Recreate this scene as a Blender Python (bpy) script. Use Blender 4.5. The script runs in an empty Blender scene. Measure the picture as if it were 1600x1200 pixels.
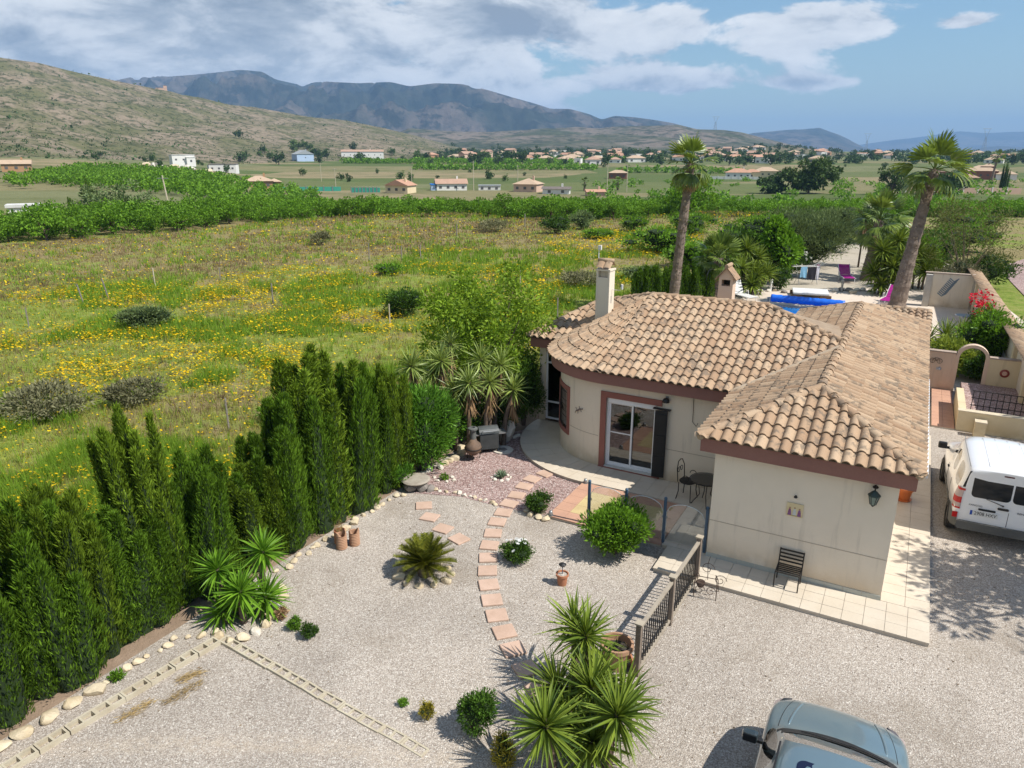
import bpy, bmesh, math, random
import numpy as np
from mathutils import Vector, Matrix

R = math.radians
random.seed(11)
rng = np.random.default_rng(11)
sc = bpy.context.scene
col = sc.collection

# ------------------------------------------------------------ camera
CAM_H = 7.8
cam_d = bpy.data.cameras.new('camera')
cam_d.sensor_width = 36.0
cam_d.lens = 36.0 * 1130 / 1600
cam_d.clip_start = 0.1
cam_d.clip_end = 60000
cam = bpy.data.objects.new('camera', cam_d)
col.objects.link(cam)
cam.location = (0, 0, CAM_H)
cam.rotation_euler = (R(90) - math.atan(362 / 1130), 0, 0)
sc.camera = cam

# ------------------------------------------------------------ world / sky
SUN_EL = R(52)
SUN_AZ = math.atan2(0.907, -0.42)          # clockwise from +Y
world = bpy.data.worlds.new('World')
sc.world = world
world.use_nodes = True


class NB:
    """tiny node builder"""
    def __init__(s, tree):
        s.t = tree
        s.n = tree.nodes
        s.l = tree.links

    def new(s, typ, **kw):
        n = s.n.new(typ)
        for k, v in kw.items():
            setattr(n, k, v)
        return n

    def put(s, sock, v):
        if v is None:
            return
        if hasattr(v, 'is_output') or isinstance(v, bpy.types.NodeSocket):
            s.l.new(v, sock)
        else:
            if isinstance(v, (tuple, list)) and sock.type == 'RGBA' and len(v) == 3:
                v = (*v, 1)
            sock.default_value = v

    def math(s, op, a, b=None, c=None, clamp=False):
        n = s.new('ShaderNodeMath', operation=op, use_clamp=clamp)
        s.put(n.inputs[0], a)
        s.put(n.inputs[1], b)
        s.put(n.inputs[2], c)
        return n.outputs[0]

    def vmath(s, op, a, b=None):
        n = s.new('ShaderNodeVectorMath', operation=op)
        s.put(n.inputs[0], a)
        s.put(n.inputs[1], b)
        return n.outputs[0]

    def noise(s, vec, scale, detail=4, rough=.55, dist=0.):
        n = s.new('ShaderNodeTexNoise')
        s.put(n.inputs['Vector'], vec)
        s.put(n.inputs['Scale'], scale)
        n.inputs['Detail'].default_value = detail
        n.inputs['Roughness'].default_value = rough
        n.inputs['Distortion'].default_value = dist
        return n.outputs[0]

    def voro(s, vec, scale, out='Distance', feature='F1', rnd=1.0):
        n = s.new('ShaderNodeTexVoronoi', feature=feature)
        s.put(n.inputs['Vector'], vec)
        n.inputs['Scale'].default_value = scale
        n.inputs['Randomness'].default_value = rnd
        return n.outputs[out]

    def ramp(s, fac, stops, interp='LINEAR'):
        n = s.new('ShaderNodeValToRGB')
        n.color_ramp.interpolation = interp
        el = n.color_ramp.elements
        while len(el) > 1:
            el.remove(el[0])
        for i, (p, c) in enumerate(stops):
            e = el[0] if i == 0 else el.new(p)
            e.position = p
            e.color = (*c, 1) if len(c) == 3 else c
        s.put(n.inputs[0], fac)
        return n.outputs[0]

    def step(s, v, a, b):
        n = s.new('ShaderNodeMapRange', interpolation_type='SMOOTHSTEP', clamp=True)
        s.put(n.inputs[0], v)
        n.inputs[1].default_value = a
        n.inputs[2].default_value = b
        n.inputs[3].default_value = 0
        n.inputs[4].default_value = 1
        return n.outputs[0]

    def mix(s, f, a, b, blend='MIX'):
        n = s.new('ShaderNodeMix', data_type='RGBA', blend_type=blend)
        s.put(n.inputs[0], f)
        s.put(n.inputs[6], a)
        s.put(n.inputs[7], b)
        return n.outputs[2]

    def sep(s, v):
        n = s.new('ShaderNodeSeparateXYZ')
        s.put(n.inputs[0], v)
        return n.outputs

    def comb(s, x, y, z):
        n = s.new('ShaderNodeCombineXYZ')
        s.put(n.inputs[0], x)
        s.put(n.inputs[1], y)
        s.put(n.inputs[2], z)
        return n.outputs[0]


wn = NB(world.node_tree)
wn.n.clear()
sky = wn.new('ShaderNodeTexSky', sky_type='NISHITA', sun_disc=False)
sky.sun_elevation = SUN_EL
sky.sun_rotation = SUN_AZ
sky.altitude = 250
sky.air_density = 1.35
sky.dust_density = 0.3
sky.ozone_density = 4.5
gen = wn.new('ShaderNodeTexCoord').outputs['Generated']
gx, gy, gz = wn.sep(gen)
hor = wn.math('SQRT', wn.math('ADD', wn.math('MULTIPLY', gx, gx), wn.math('MULTIPLY', gy, gy)))
hor = wn.math('MAXIMUM', hor, 0.05)
el = wn.math('DIVIDE', gz, hor)
sx_ = wn.math('DIVIDE', gx, hor)
sy_ = wn.math('DIVIDE', gy, hor)
cv = wn.comb(sx_, sy_, wn.math('MULTIPLY', el, 2.5))
cv2 = wn.comb(sx_, sy_, wn.math('MULTIPLY', wn.math('ADD', el, 0.016), 2.5))
n1 = wn.noise(cv, 6.5, 10, .60, .25)
n1b = wn.noise(cv2, 6.5, 10, .60, .25)
big = wn.noise(cv, 2.0, 3, .5)
# heavier cloud towards one side of the sky (west), clearing to the other
lean = wn.math('MULTIPLY', wn.math('SUBTRACT', wn.step(sx_, .34, -.10), .46), .40)


def cum(q, e, wq, we, amp):
    """a separate cumulus at bearing q (x/y) and elevation e"""
    s = q / math.sqrt(1 + q * q)
    dx = wn.math('DIVIDE', wn.math('SUBTRACT', sx_, s), wq)
    de = wn.math('DIVIDE', wn.math('SUBTRACT', el, e), we)
    d2 = wn.math('ADD', wn.math('MULTIPLY', dx, dx), wn.math('MULTIPLY', de, de))
    g = wn.math('MULTIPLY', wn.math('EXPONENT', wn.math('MULTIPLY', d2, -1.)), amp)
    return wn.math('MULTIPLY', g, wn.math('GREATER_THAN', gy, 0.))


cums = [cum(.39, .145, .095, .030, .40), cum(.22, .085, .11, .018, .30), cum(.375, .079, .05, .009, .25),
        cum(.573, .136, .03, .009, .27), cum(.17, .150, .16, .03, .20), cum(.52, .05, .05, .006, .14), cum(.30, .12, .03, .008, .1)]
acc = lean
for c_ in cums:
    acc = wn.math('ADD', acc, c_)
dens = wn.math('ADD', wn.math('ADD', n1, wn.math('MULTIPLY', wn.math('SUBTRACT', big, .5), .35)), acc)
densb = wn.math('ADD', wn.math('ADD', n1b, wn.math('MULTIPLY', wn.math('SUBTRACT', big, .5), .35)), acc)
# fair-weather cumulus, thinned overhead out of view to cut ambient light and deepen contrast
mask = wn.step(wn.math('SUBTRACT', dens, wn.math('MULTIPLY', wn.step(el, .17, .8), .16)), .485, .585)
mask = wn.math('MULTIPLY', mask, wn.step(el, .012, .06))
topl = wn.math('ADD', wn.math('MULTIPLY', wn.math('SUBTRACT', dens, densb), 3.0), .62)
thick = wn.step(dens, .60, .90)
lit = wn.math('SUBTRACT', topl, wn.math('MULTIPLY', thick, .54), clamp=True)
ccol = wn.ramp(lit, [(0, (.24, .28, .335)), (.30, (.38, .42, .465)), (.60, (.64, .66, .68)), (1, (.76, .77, .775))])
skyc = wn.vmath('SCALE', sky.outputs[0])
skyc.node.inputs[3].default_value = 0.088
skyc = wn.vmath('MULTIPLY', skyc, (.92, 1.0, 1.04))
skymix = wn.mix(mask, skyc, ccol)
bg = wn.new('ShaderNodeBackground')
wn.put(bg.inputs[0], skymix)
bg.inputs[1].default_value = 1.0
wo = wn.new('ShaderNodeOutputWorld')
wn.l.new(bg.outputs[0], wo.inputs[0])

# ------------------------------------------------------------ sun
sd = bpy.data.lights.new('sun', 'SUN')
sd.energy = 5.0
sd.angle = R(0.5)
sd.color = (1.0, .955, .88)
sun = bpy.data.objects.new('sun', sd)
col.objects.link(sun)
tosun = Vector((0.907 * math.cos(SUN_EL), -0.42 * math.cos(SUN_EL), math.sin(SUN_EL)))
sun.rotation_euler = tosun.to_track_quat('Z', 'Y').to_euler()
sun.location = (40, -20, 60)

vs = sc.view_settings
vs.view_transform = 'Standard'
vs.look = 'None'
vs.exposure = 0.40
vs.gamma = 1.0
vs.use_curve_mapping = False
cy = sc.cycles
cy.use_denoising = True
cy.denoiser = 'OPENIMAGEDENOISE'
cy.max_bounces = 6
cy.diffuse_bounces = 3
cy.glossy_bounces = 3
cy.transmission_bounces = 4
cy.transparent_max_bounces = 6
cy.volume_bounces = 0
cy.caustics_reflective = False
cy.caustics_refractive = False
cy.sample_clamp_indirect = 6

# ============================================================ helpers
def mesh_np(name, V, *faces):
    """V (n,3); faces: arrays (m,k)"""
    me = bpy.data.meshes.new(name)
    V = np.asarray(V, dtype=np.float32)
    me.vertices.add(len(V))
    me.vertices.foreach_set('co', V.ravel())
    faces = [np.asarray(f, dtype=np.int32) for f in faces if len(f)]
    nl = sum(f.size for f in faces)
    npoly = sum(len(f) for f in faces)
    me.loops.add(nl)
    me.polygons.add(npoly)
    me.loops.foreach_set('vertex_index', np.concatenate([f.ravel() for f in faces]))
    tot = np.concatenate([np.full(len(f), f.shape[1], np.int32) for f in faces])
    st = np.concatenate([[0], np.cumsum(tot)[:-1]]).astype(np.int32)
    me.polygons.foreach_set('loop_start', st)
    me.update(calc_edges=True)
    return me


def link(name, data, m=None, parent=None, loc=(0, 0, 0), rot=(0, 0, 0), scale=None):
    o = bpy.data.objects.new(name, data)
    col.objects.link(o)
    if m is not None and data is not None and len(data.materials) == 0:
        data.materials.append(m)
    if parent is not None:
        o.parent = parent
    o.location = loc
    o.rotation_euler = rot
    if scale is not None:
        o.scale = scale if isinstance(scale, (tuple, list)) else (scale,) * 3
    return o


def tag(o, label, cat, group=None):
    o['label'] = label
    o['category'] = cat
    o['kind'] = 'thing'
    if group:
        o['group'] = group
    return o


def thing(name, label, cat, loc=(0, 0, 0), rz=0, group=None):
    o = link(name, None, loc=loc, rot=(0, 0, rz))
    o.empty_display_size = .1
    return tag(o, label, cat, group)


def struct(o):
    o['kind'] = 'structure'
    return o


def stuff(o):
    o['kind'] = 'stuff'
    return o


def smooth(me, on=True):
    me.polygons.foreach_set('use_smooth', [on] * len(me.polygons))
    return me


class MB:
    """collects simple solids into one mesh"""
    def __init__(s):
        s.v = []
        s.f = []

    def add(s, V, F):
        o = len(s.v)
        s.v.extend([tuple(p) for p in V])
        s.f.extend([tuple(i + o for i in f) for f in F])
        return s

    def box(s, c, d, rz=0, M=None):
        hx, hy, hz = d[0] / 2, d[1] / 2, d[2] / 2
        P = [Vector((x * hx, y * hy, z * hz)) for z in (-1, 1) for y in (-1, 1) for x in (-1, 1)]
        if M is not None:
            P = [M @ p for p in P]
        elif rz:
            q = Matrix.Rotation(rz, 3, 'Z')
            P = [q @ p for p in P]
        c = Vector(c)
        return s.add([p + c for p in P], [(0, 2, 3, 1), (4, 5, 7, 6), (0, 1, 5, 4), (2, 6, 7, 3), (0, 4, 6, 2), (1, 3, 7, 5)])

    def span(s, x0, x1, y0, y1, z0, z1):
        return s.box(((x0 + x1) / 2, (y0 + y1) / 2, (z0 + z1) / 2), (abs(x1 - x0), abs(y1 - y0), abs(z1 - z0)))

    def tube(s, pts, r, n=8, caps=True):
        pts = [Vector(p) for p in pts]
        rs = r if isinstance(r, (list, tuple)) else [r] * len(pts)
        rings = []
        up = None
        for i, p in enumerate(pts):
            d = (pts[min(i + 1, len(pts) - 1)] - pts[max(i - 1, 0)])
            if d.length < 1e-9:
                d = Vector((0, 0, 1))
            d.normalize()
            if up is None or abs(up.dot(d)) > .98:
                up = Vector((0, 0, 1)) if abs(d.z) < .9 else Vector((1, 0, 0))
            x = d.cross(up).normalized()
            y = x.cross(d).normalized()
            up = y
            rings.append([p + (x * math.cos(2 * math.pi * k / n) + y * math.sin(2 * math.pi * k / n)) * rs[i] for k in range(n)])
        V = [q for rg in rings for q in rg]
        F = []
        for i in range(len(rings) - 1):
            for k in range(n):
                a, b = i * n + k, i * n + (k + 1) % n
                F.append((a, b, b + n, a + n))
        if caps:
            F.append(tuple(range(n - 1, -1, -1)))
            F.append(tuple((len(rings) - 1) * n + k for k in range(n)))
        return s.add(V, F)

    def lathe(s, prof, n=16, c=(0, 0, 0)):
        V = []
        for r, z in prof:
            for k in range(n):
                t = 2 * math.pi * k / n
                V.append((c[0] + r * math.cos(t), c[1] + r * math.sin(t), c[2] + z))
        F = []
        for i in range(len(prof) - 1):
            for k in range(n):
                a, b = i * n + k, i * n + (k + 1) % n
                F.append((a, b, b + n, a + n))
        F.append(tuple(range(n - 1, -1, -1)))
        m = len(prof) - 1
        F.append(tuple(m * n + k for k in range(n)))
        return s.add(V, F)

    def prism(s, poly, z0, z1):
        n = len(poly)
        V = [(x, y, z0) for x, y in poly] + [(x, y, z1) for x, y in poly]
        F = [tuple(range(n - 1, -1, -1)), tuple(range(n, 2 * n))]
        F += [(i, (i + 1) % n, n + (i + 1) % n, n + i) for i in range(n)]
        return s.add(V, F)

    def mesh(s, name):
        me = bpy.data.meshes.new(name)
        me.from_pydata(s.v, [], s.f)
        me.update()
        return me

    def build(s, name, m, parent=None, sm=False, bevel=0, **kw):
        me = s.mesh(name)
        if bevel:
            b = bmesh.new()
            b.from_mesh(me)
            bmesh.ops.recalc_face_normals(b, faces=b.faces)
            bmesh.ops.bevel(b, geom=[e for e in b.edges if len(e.link_faces) == 2 and e.calc_face_angle(0) > .5],
                            offset=bevel, segments=2, profile=.6, affect='EDGES', clamp_overlap=True)
            b.to_mesh(me)
            b.free()
        if sm:
            smooth(me)
            if sm == 'auto':
                auto(me)
        return link(name, me, m, parent, **kw)


def auto(me, ang=.6):
    """sharp edges above the angle"""
    b = bmesh.new()
    b.from_mesh(me)
    bmesh.ops.recalc_face_normals(b, faces=b.faces)
    for e in b.edges:
        if len(e.link_faces) == 2 and e.calc_face_angle(0) > ang:
            e.smooth = False
    for f in b.faces:
        f.smooth = True
    b.to_mesh(me)
    b.free()
    return me


# ---- lattice noise for shaping
def _h(ix, iy, s):
    h = (ix.astype(np.int64) * 374761393 + iy.astype(np.int64) * 668265263 + s * 982451653) & 0x7fffffff
    h = ((h ^ (h >> 13)) * 1274126177) & 0x7fffffff
    h = h ^ (h >> 16)
    return (h & 0xffff) / 65535.0


def vn(x, y, s=0):
    x = np.asarray(x, float)
    y = np.asarray(y, float)
    ix = np.floor(x)
    iy = np.floor(y)
    fx = x - ix
    fy = y - iy
    fx = fx * fx * (3 - 2 * fx)
    fy = fy * fy * (3 - 2 * fy)
    a = _h(ix, iy, s)
    b = _h(ix + 1, iy, s)
    c = _h(ix, iy + 1, s)
    d = _h(ix + 1, iy + 1, s)
    return (a * (1 - fx) + b * fx) * (1 - fy) + (c * (1 - fx) + d * fx) * fy


def fbm(x, y, s=0, o=4, ridged=False):
    t = 0
    a = .5
    tot = 0
    for i in range(o):
        n = vn(x * 2 ** i, y * 2 ** i, s + i * 17)
        if ridged:
            n = 1 - np.abs(2 * n - 1)
        t = t + n * a
        tot += a
        a *= .5
    return t / tot


def ss(a, b, x):
    t = np.clip((np.asarray(x, float) - a) / (b - a), 0, 1)
    return t * t * (3 - 2 * t)


# ============================================================ materials
def newmat(name):
    m = bpy.data.materials.new(name)
    m.use_nodes = True
    nb = NB(m.node_tree)
    b = nb.n['Principled BSDF']
    return m, nb, b


def bump(nb, bsdf, h, dist=.01, strength=1.):
    n = nb.new('ShaderNodeBump')
    n.inputs['Strength'].default_value = strength
    n.inputs['Distance'].default_value = dist
    nb.put(n.inputs['Height'], h)
    nb.l.new(n.outputs[0], bsdf.inputs['Normal'])


def coords(nb, world=False):
    if world:
        return nb.new('ShaderNodeNewGeometry').outputs['Position']
    return nb.new('ShaderNodeTexCoord').outputs['Object']


def pmat(name, c1, c2=None, scale=6, rough=.8, bumpd=0, bscale=None, detail=5, world=False, spec=.4, metal=0, fine=.12, coat=0):
    """colour from c1 to c2 by noise, a fine grain, an optional relief"""
    m, nb, b = newmat(name)
    P = coords(nb, world)
    c2 = c2 or tuple(x * .82 for x in c1)
    n = nb.noise(P, scale, detail, .6)
    c = nb.ramp(n, [(.3, c1), (.7, c2)])
    if fine:
        g = nb.noise(P, scale * 14, 3, .6)
        f = nb.math('ADD', nb.math('MULTIPLY', nb.math('SUBTRACT', g, .5), fine * 2), 1.)
        v = nb.vmath('SCALE', c)
        nb.put(v.node.inputs[3], f)
        c = v
    nb.put(b.inputs['Base Color'], c)
    b.inputs['Roughness'].default_value = rough
    b.inputs['Metallic'].default_value = metal
    b.inputs['Specular IOR Level'].default_value = spec
    if coat:
        b.inputs['Coat Weight'].default_value = coat
        b.inputs['Coat Roughness'].default_value = .04
    if bumpd:
        bump(nb, b, nb.noise(P, bscale or scale * 8, 4, .6), bumpd)
    return m


def fmat(name, dark, light, trans=.30, rough=.6, spec=.12, tip=None):
    """leaves: every leaf its own tone"""
    m, nb, b = newmat(name)
    g = nb.new('ShaderNodeNewGeometry')
    oi = nb.new('ShaderNodeObjectInfo')
    r = nb.math('FRACT', nb.math('ADD', g.outputs['Random Per Island'], oi.outputs['Random']))
    big = nb.noise(g.outputs['Position'], 1.3, 2)
    r2 = nb.math('ADD', nb.math('MULTIPLY', r, .75), nb.math('MULTIPLY', nb.math('SUBTRACT', big, .35), .55), clamp=True)
    st = [(0, dark), (.8, light)]
    if tip:
        st += [(.97, light), (1, tip)]
    c = nb.ramp(r2, st)
    v = nb.vmath('SCALE', c)
    nb.put(v.node.inputs[3], nb.math('ADD', nb.math('MULTIPLY', oi.outputs['Random'], .36), .84))
    c = v
    nb.put(b.inputs['Base Color'], c)
    b.inputs['Roughness'].default_value = rough
    b.inputs['Specular IOR Level'].default_value = spec
    t = nb.new('ShaderNodeBsdfTranslucent')
    tc = nb.mix(.5, c, (light[0] * 1.3, light[1] * 1.25, light[2] * .7), 'MIX')
    nb.put(t.inputs[0], tc)
    mx = nb.new('ShaderNodeMixShader')
    mx.inputs[0].default_value = trans
    nb.l.new(b.outputs[0], mx.inputs[1])
    nb.l.new(t.outputs[0], mx.inputs[2])
    nb.l.new(mx.outputs[0], nb.n['Material Output'].inputs[0])
    return m


def gravel_mat(name, stops, size, litter, tone, brown=.0):
    m, nb, b = newmat(name)
    P = coords(nb, True)
    cell = nb.sep(nb.voro(P, 1 / size, 'Color'))[0]
    dist = nb.voro(P, 1 / size, 'Distance')
    c = nb.ramp(cell, stops)
    big = nb.noise(P, .55, 5, .62)
    wide = nb.noise(P, .22, 4, .6, .6)
    c = nb.mix(nb.math('MULTIPLY', nb.step(big, .5, .72), brown), c, litter)
    fl = nb.noise(P, 7., 5, .7)
    c = nb.mix(nb.math('MULTIPLY', nb.step(fl, .60, .74), .5), c, litter)
    wv = nb.vmath('SCALE', c)
    nb.put(wv.node.inputs[3], nb.math('ADD', nb.math('MULTIPLY', nb.math('SUBTRACT', wide, .5), .9), .98))
    c = wv
    # faint wheel tracks curving over the yard
    px_, py_, pz_ = nb.sep(P)
    for cx_, cy_, rr_ in ((-4., -9., 15.6), (-4., -9., 17.0), (18., 2., 9.6), (18., 2., 11.0)):
        dx_ = nb.math('SUBTRACT', px_, cx_)
        dy_ = nb.math('SUBTRACT', py_, cy_)
        dd_ = nb.math('SQRT', nb.math('ADD', nb.math('MULTIPLY', dx_, dx_), nb.math('MULTIPLY', dy_, dy_)))
        off = nb.math('ABSOLUTE', nb.math('SUBTRACT', nb.math('ADD', dd_, nb.math('MULTIPLY', wide, .5)), rr_ + .25))
        band = nb.math('MULTIPLY', nb.step(off, .26, .05), nb.step(fl, .35, .6))
        c = nb.mix(nb.math('MULTIPLY', band, .38), c, tuple(x * .92 for x in litter) if rr_ < 13 else tuple(min(1, x * 2.1) for x in litter))
    gap = nb.step(dist, .5, .85)
    c = nb.mix(nb.math('MULTIPLY', gap, .45), c, tone)
    nb.put(b.inputs['Base Color'], c)
    b.inputs['Roughness'].default_value = .9
    b.inputs['Specular IOR Level'].default_value = .25
    h = nb.math('ADD', nb.math('MULTIPLY', dist, -1), nb.math('MULTIPLY', cell, .6))
    bump(nb, b, h, size * .75, .9)
    return m


M = {}
M['gravel'] = gravel_mat('gravel', [(0, (.27, .225, .185)), (.25, (.385, .33, .275)), (.6, (.47, .41, .345)), (.85, (.55, .49, .425)), (1, (.65, .60, .53))],
                         .018, (.27, .22, .165), (.22, .19, .16), .5)
M['pink_gravel'] = gravel_mat('pink_gravel', [(0, (.19, .12, .105)), (.3, (.34, .225, .20)), (.7, (.46, .33, .30)), (1, (.60, .49, .45))],
                              .034, (.24, .18, .14), (.15, .10, .085), .1)
M['soil'] = pmat('soil', (.30, .215, .15), (.22, .155, .105), 3, .95, .02, 30, world=True, fine=.25)


def wall_mat(name, base, stain):
    m, nb, b = newmat(name)
    P = coords(nb, True)
    n = nb.noise(P, 1.1, 6, .62)
    c = nb.ramp(n, [(.3, base), (.7, tuple(x * .92 for x in base))])
    z = nb.sep(P)[2]
    drip = nb.noise(nb.vmath('MULTIPLY', P, (5, 5, .5)), 1.4, 4, .6)
    low = nb.math('MULTIPLY', nb.step(nb.math('ADD', z, nb.math('MULTIPLY', n, .5)), .95, .25), nb.step(n, .35, .62))
    c = nb.mix(nb.math('MULTIPLY', low, .75), c, stain)
    c = nb.mix(nb.math('MULTIPLY', nb.step(drip, .54, .72), .32), c, tuple(x * .55 for x in base))
    nb.put(b.inputs['Base Color'], c)
    b.inputs['Roughness'].default_value = .92
    b.inputs['Specular IOR Level'].default_value = .2
    bump(nb, b, nb.noise(P, 60, 4, .65), .004)
    return m


M['wall'] = wall_mat('cream_render', (.76, .665, .53), (.50, .37, .22))
M['pink_wall'] = wall_mat('pink_render', (.66, .50, .38), (.46, .31, .22))
M['yellow_wall'] = wall_mat('yellow_render', (.66, .55, .36), (.44, .32, .17))
M['fascia'] = pmat('terracotta_paint', (.275, .135, .105), (.235, .112, .09), 2.5, .85, world=True, bumpd=.002, bscale=40)
M['surround'] = pmat('terracotta_surround', (.29, .115, .088), (.25, .10, .075), 2.5, .85, world=True)
M['white_pvc'] = pmat('white_pvc', (.76, .77, .78), (.70, .71, .72), 3, .35, fine=.03)
M['black'] = pmat('black_paint', (.012, .012, .013), (.02, .02, .02), 4, .5, fine=.1)
M['iron'] = pmat('black_iron', (.020, .019, .018), (.035, .028, .022), 9, .55, metal=.3)
M['rust'] = pmat('rusty_iron', (.075, .045, .03), (.045, .032, .026), 12, .8)
M['steel_blue'] = pmat('blue_post_paint', (.045, .085, .135), (.06, .105, .16), 6, .5)
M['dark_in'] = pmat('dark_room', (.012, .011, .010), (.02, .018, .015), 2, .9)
M['tile_beige'] = pmat('beige_floor_tile', (.60, .53, .43), (.52, .445, .345), 1.6, .55, world=True, fine=.08)
M['tile_grout'] = pmat('grout', (.53, .465, .375), None, 4, .9, world=True)
M['tile_terra'] = pmat('terracotta_paver', (.52, .30, .20), (.43, .25, .175), 2.2, .75, .003, 30, world=True)
M['tile_yellow'] = pmat('yellow_paver', (.54, .43, .21), (.47, .355, .18), 2.2, .75, .003, 30, world=True)
M['step_stone'] = pmat('stepping_slab', (.54, .38, .29), (.44, .30, .22), 3.0, .85, .004, 22, world=True)
M['terracotta'] = pmat('terracotta_pot', (.42, .17, .085), (.35, .15, .08), 6, .75)
M['old_terra'] = pmat('aged_terracotta', (.40, .24, .15), (.32, .175, .10), 7, .85, .003, 30)
M['skirt'] = pmat('skirting_tile', (.40, .42, .38), (.46, .45, .38), 5, .5, world=True)
M['rock'] = pmat('limestone_rock', (.62, .53, .38), (.46, .36, .22), 3.2, .9, .02, 14, world=True, fine=.15)
M['rock_w'] = pmat('white_rock', (.68, .64, .56), (.52, .46, .36), 4, .9, .02, 14, world=True, fine=.15)
M['rock_g'] = pmat('grey_rock', (.26, .23, .20), (.18, .16, .14), 4, .9, .02, 14, world=True, fine=.15)
M['block'] = pmat('concrete_block', (.50, .45, .34), (.40, .34, .24), 3.5, .92, .006, 30, world=True, fine=.15)
M['bark'] = pmat('bark', (.16, .115, .08), (.09, .065, .05), 9, .95, .02, 18)
M['palm_bark'] = pmat('palm_bark', (.22, .175, .14), (.12, .09, .07), 7, .95, .03, 12)
M['grey_metal'] = pmat('grey_metal', (.33, .34, .34), (.26, .27, .27), 6, .4, metal=.6)
M['white'] = pmat('white_plastic', (.74, .73, .70), (.66, .65, .62), 5, .45)
M['wood_dark'] = pmat('weathered_wood_rail', (.24, .19, .145), (.17, .13, .10), 8, .8)


def glass_mat(name, tint, dark, gl=.10):
    """window pane: mirrors the yard, lets a dim view through"""
    m, nb, b = newmat(name)
    fr = nb.new('ShaderNodeFresnel')
    fr.inputs[0].default_value = 1.55
    g = nb.new('ShaderNodeBsdfGlossy')
    g.inputs['Roughness'].default_value = .015
    g.inputs['Color'].default_value = (.95, .97, 1, 1)
    t = nb.new('ShaderNodeBsdfTransparent')
    t.inputs[0].default_value = (*tint, 1)
    mx = nb.new('ShaderNodeMixShader')
    nb.put(mx.inputs[0], nb.math('ADD', nb.math('MULTIPLY', fr.outputs[0], 1.15), gl, clamp=True))
    nb.l.new(t.outputs[0], mx.inputs[1])
    nb.l.new(g.outputs[0], mx.inputs[2])
    nb.l.new(mx.outputs[0], nb.n['Material Output'].inputs[0])
    return m


M['glass'] = glass_mat('window_glass', (.35, .37, .37), 0, .045)
M['clear_glass'] = glass_mat('clear_panel_glass', (.95, .97, .97), 0, .02)
M['car_glass'] = glass_mat('car_glass', (.16, .19, .19), 0, .05)

# ============================================================ terrain
def zt(x, y):
    """ground height: flat by the house, a shallow dip beyond the orchard, then a slow rise"""
    x = np.asarray(x, float)
    y = np.asarray(y, float)
    q = x / np.maximum(y, 1.)
    dip = -4.2 * ss(84, 152, y) * (1 - ss(330, 640, y)) * ss(-.46, -.28, q)
    rise = 8.0 * ss(520, 1300, y) + 4 * ss(1300, 4000, y)
    left = 6 * ss(150, 420, y) * ss(-.3, -.7, q)
    d = np.hypot(x, y)
    und = (fbm(x / 60., y / 60., 5, 3) - .5) * 1.2 * ss(90, 260, d)
    return dip + rise + left + und


def ground_mat():
    m, nb, b = newmat('meadow_and_plain')
    P = coords(nb, True)
    x, y, z = nb.sep(P)
    # meadow by the house
    n1 = nb.noise(P, .16, 5, .6)
    n2 = nb.noise(P, 1.3, 5, .65)
    n3 = nb.noise(P, 9., 3, .7)
    g = nb.ramp(n2, [(.30, (.10, .16, .022)), (.48, (.175, .225, .042)), (.64, (.245, .245, .075)), (.8, (.31, .265, .12))])
    dry = nb.ramp(n2, [(.3, (.20, .145, .08)), (.55, (.25, .185, .105)), (.8, (.17, .15, .06))])
    band = nb.step(nb.math('ADD', n1, nb.math('MULTIPLY', nb.step(y, 44, 54), .10)), .50, .62)
    mead = nb.mix(nb.math('MULTIPLY', band, .8), g, dry)
    f = nb.math('ADD', nb.math('MULTIPLY', nb.math('SUBTRACT', n3, .5), .9), 1.)
    v = nb.vmath('SCALE', mead)
    nb.put(v.node.inputs[3], f)
    mead = v
    # parcels of the plain
    d = nb.math('SQRT', nb.math('ADD', nb.math('MULTIPLY', x, x), nb.math('MULTIPLY', y, y)))
    pv = nb.vmath('MULTIPLY', P, (.0085, .016, 0))
    cell = nb.sep(nb.voro(pv, 1., 'Color'))
    par = nb.ramp(cell[0], [(0, (.19, .17, .085)), (.22, (.115, .135, .05)), (.42, (.24, .195, .11)), (.6, (.085, .115, .035)), (.8, (.16, .165, .08)), (1, (.25, .205, .125))], 'CONSTANT')
    pn = nb.noise(P, .05, 6, .65)
    par = nb.mix(nb.math('MULTIPLY', nb.step(pn, .42, .66), .7), par, (.105, .12, .045))
    pn2 = nb.noise(P, .6, 4, .7)
    v2 = nb.vmath('SCALE', par)
    nb.put(v2.node.inputs[3], nb.math('ADD', nb.math('MULTIPLY', pn2, .7), .65))
    c = nb.mix(nb.step(d, 105, 140), mead, v2)
    nb.put(b.inputs['Base Color'], c)
    b.inputs['Roughness'].default_value = .95
    b.inputs['Specular IOR Level'].default_value = .1
    bump(nb, b, nb.noise(P, 4., 5, .7), .12, .8)
    return m


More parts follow.
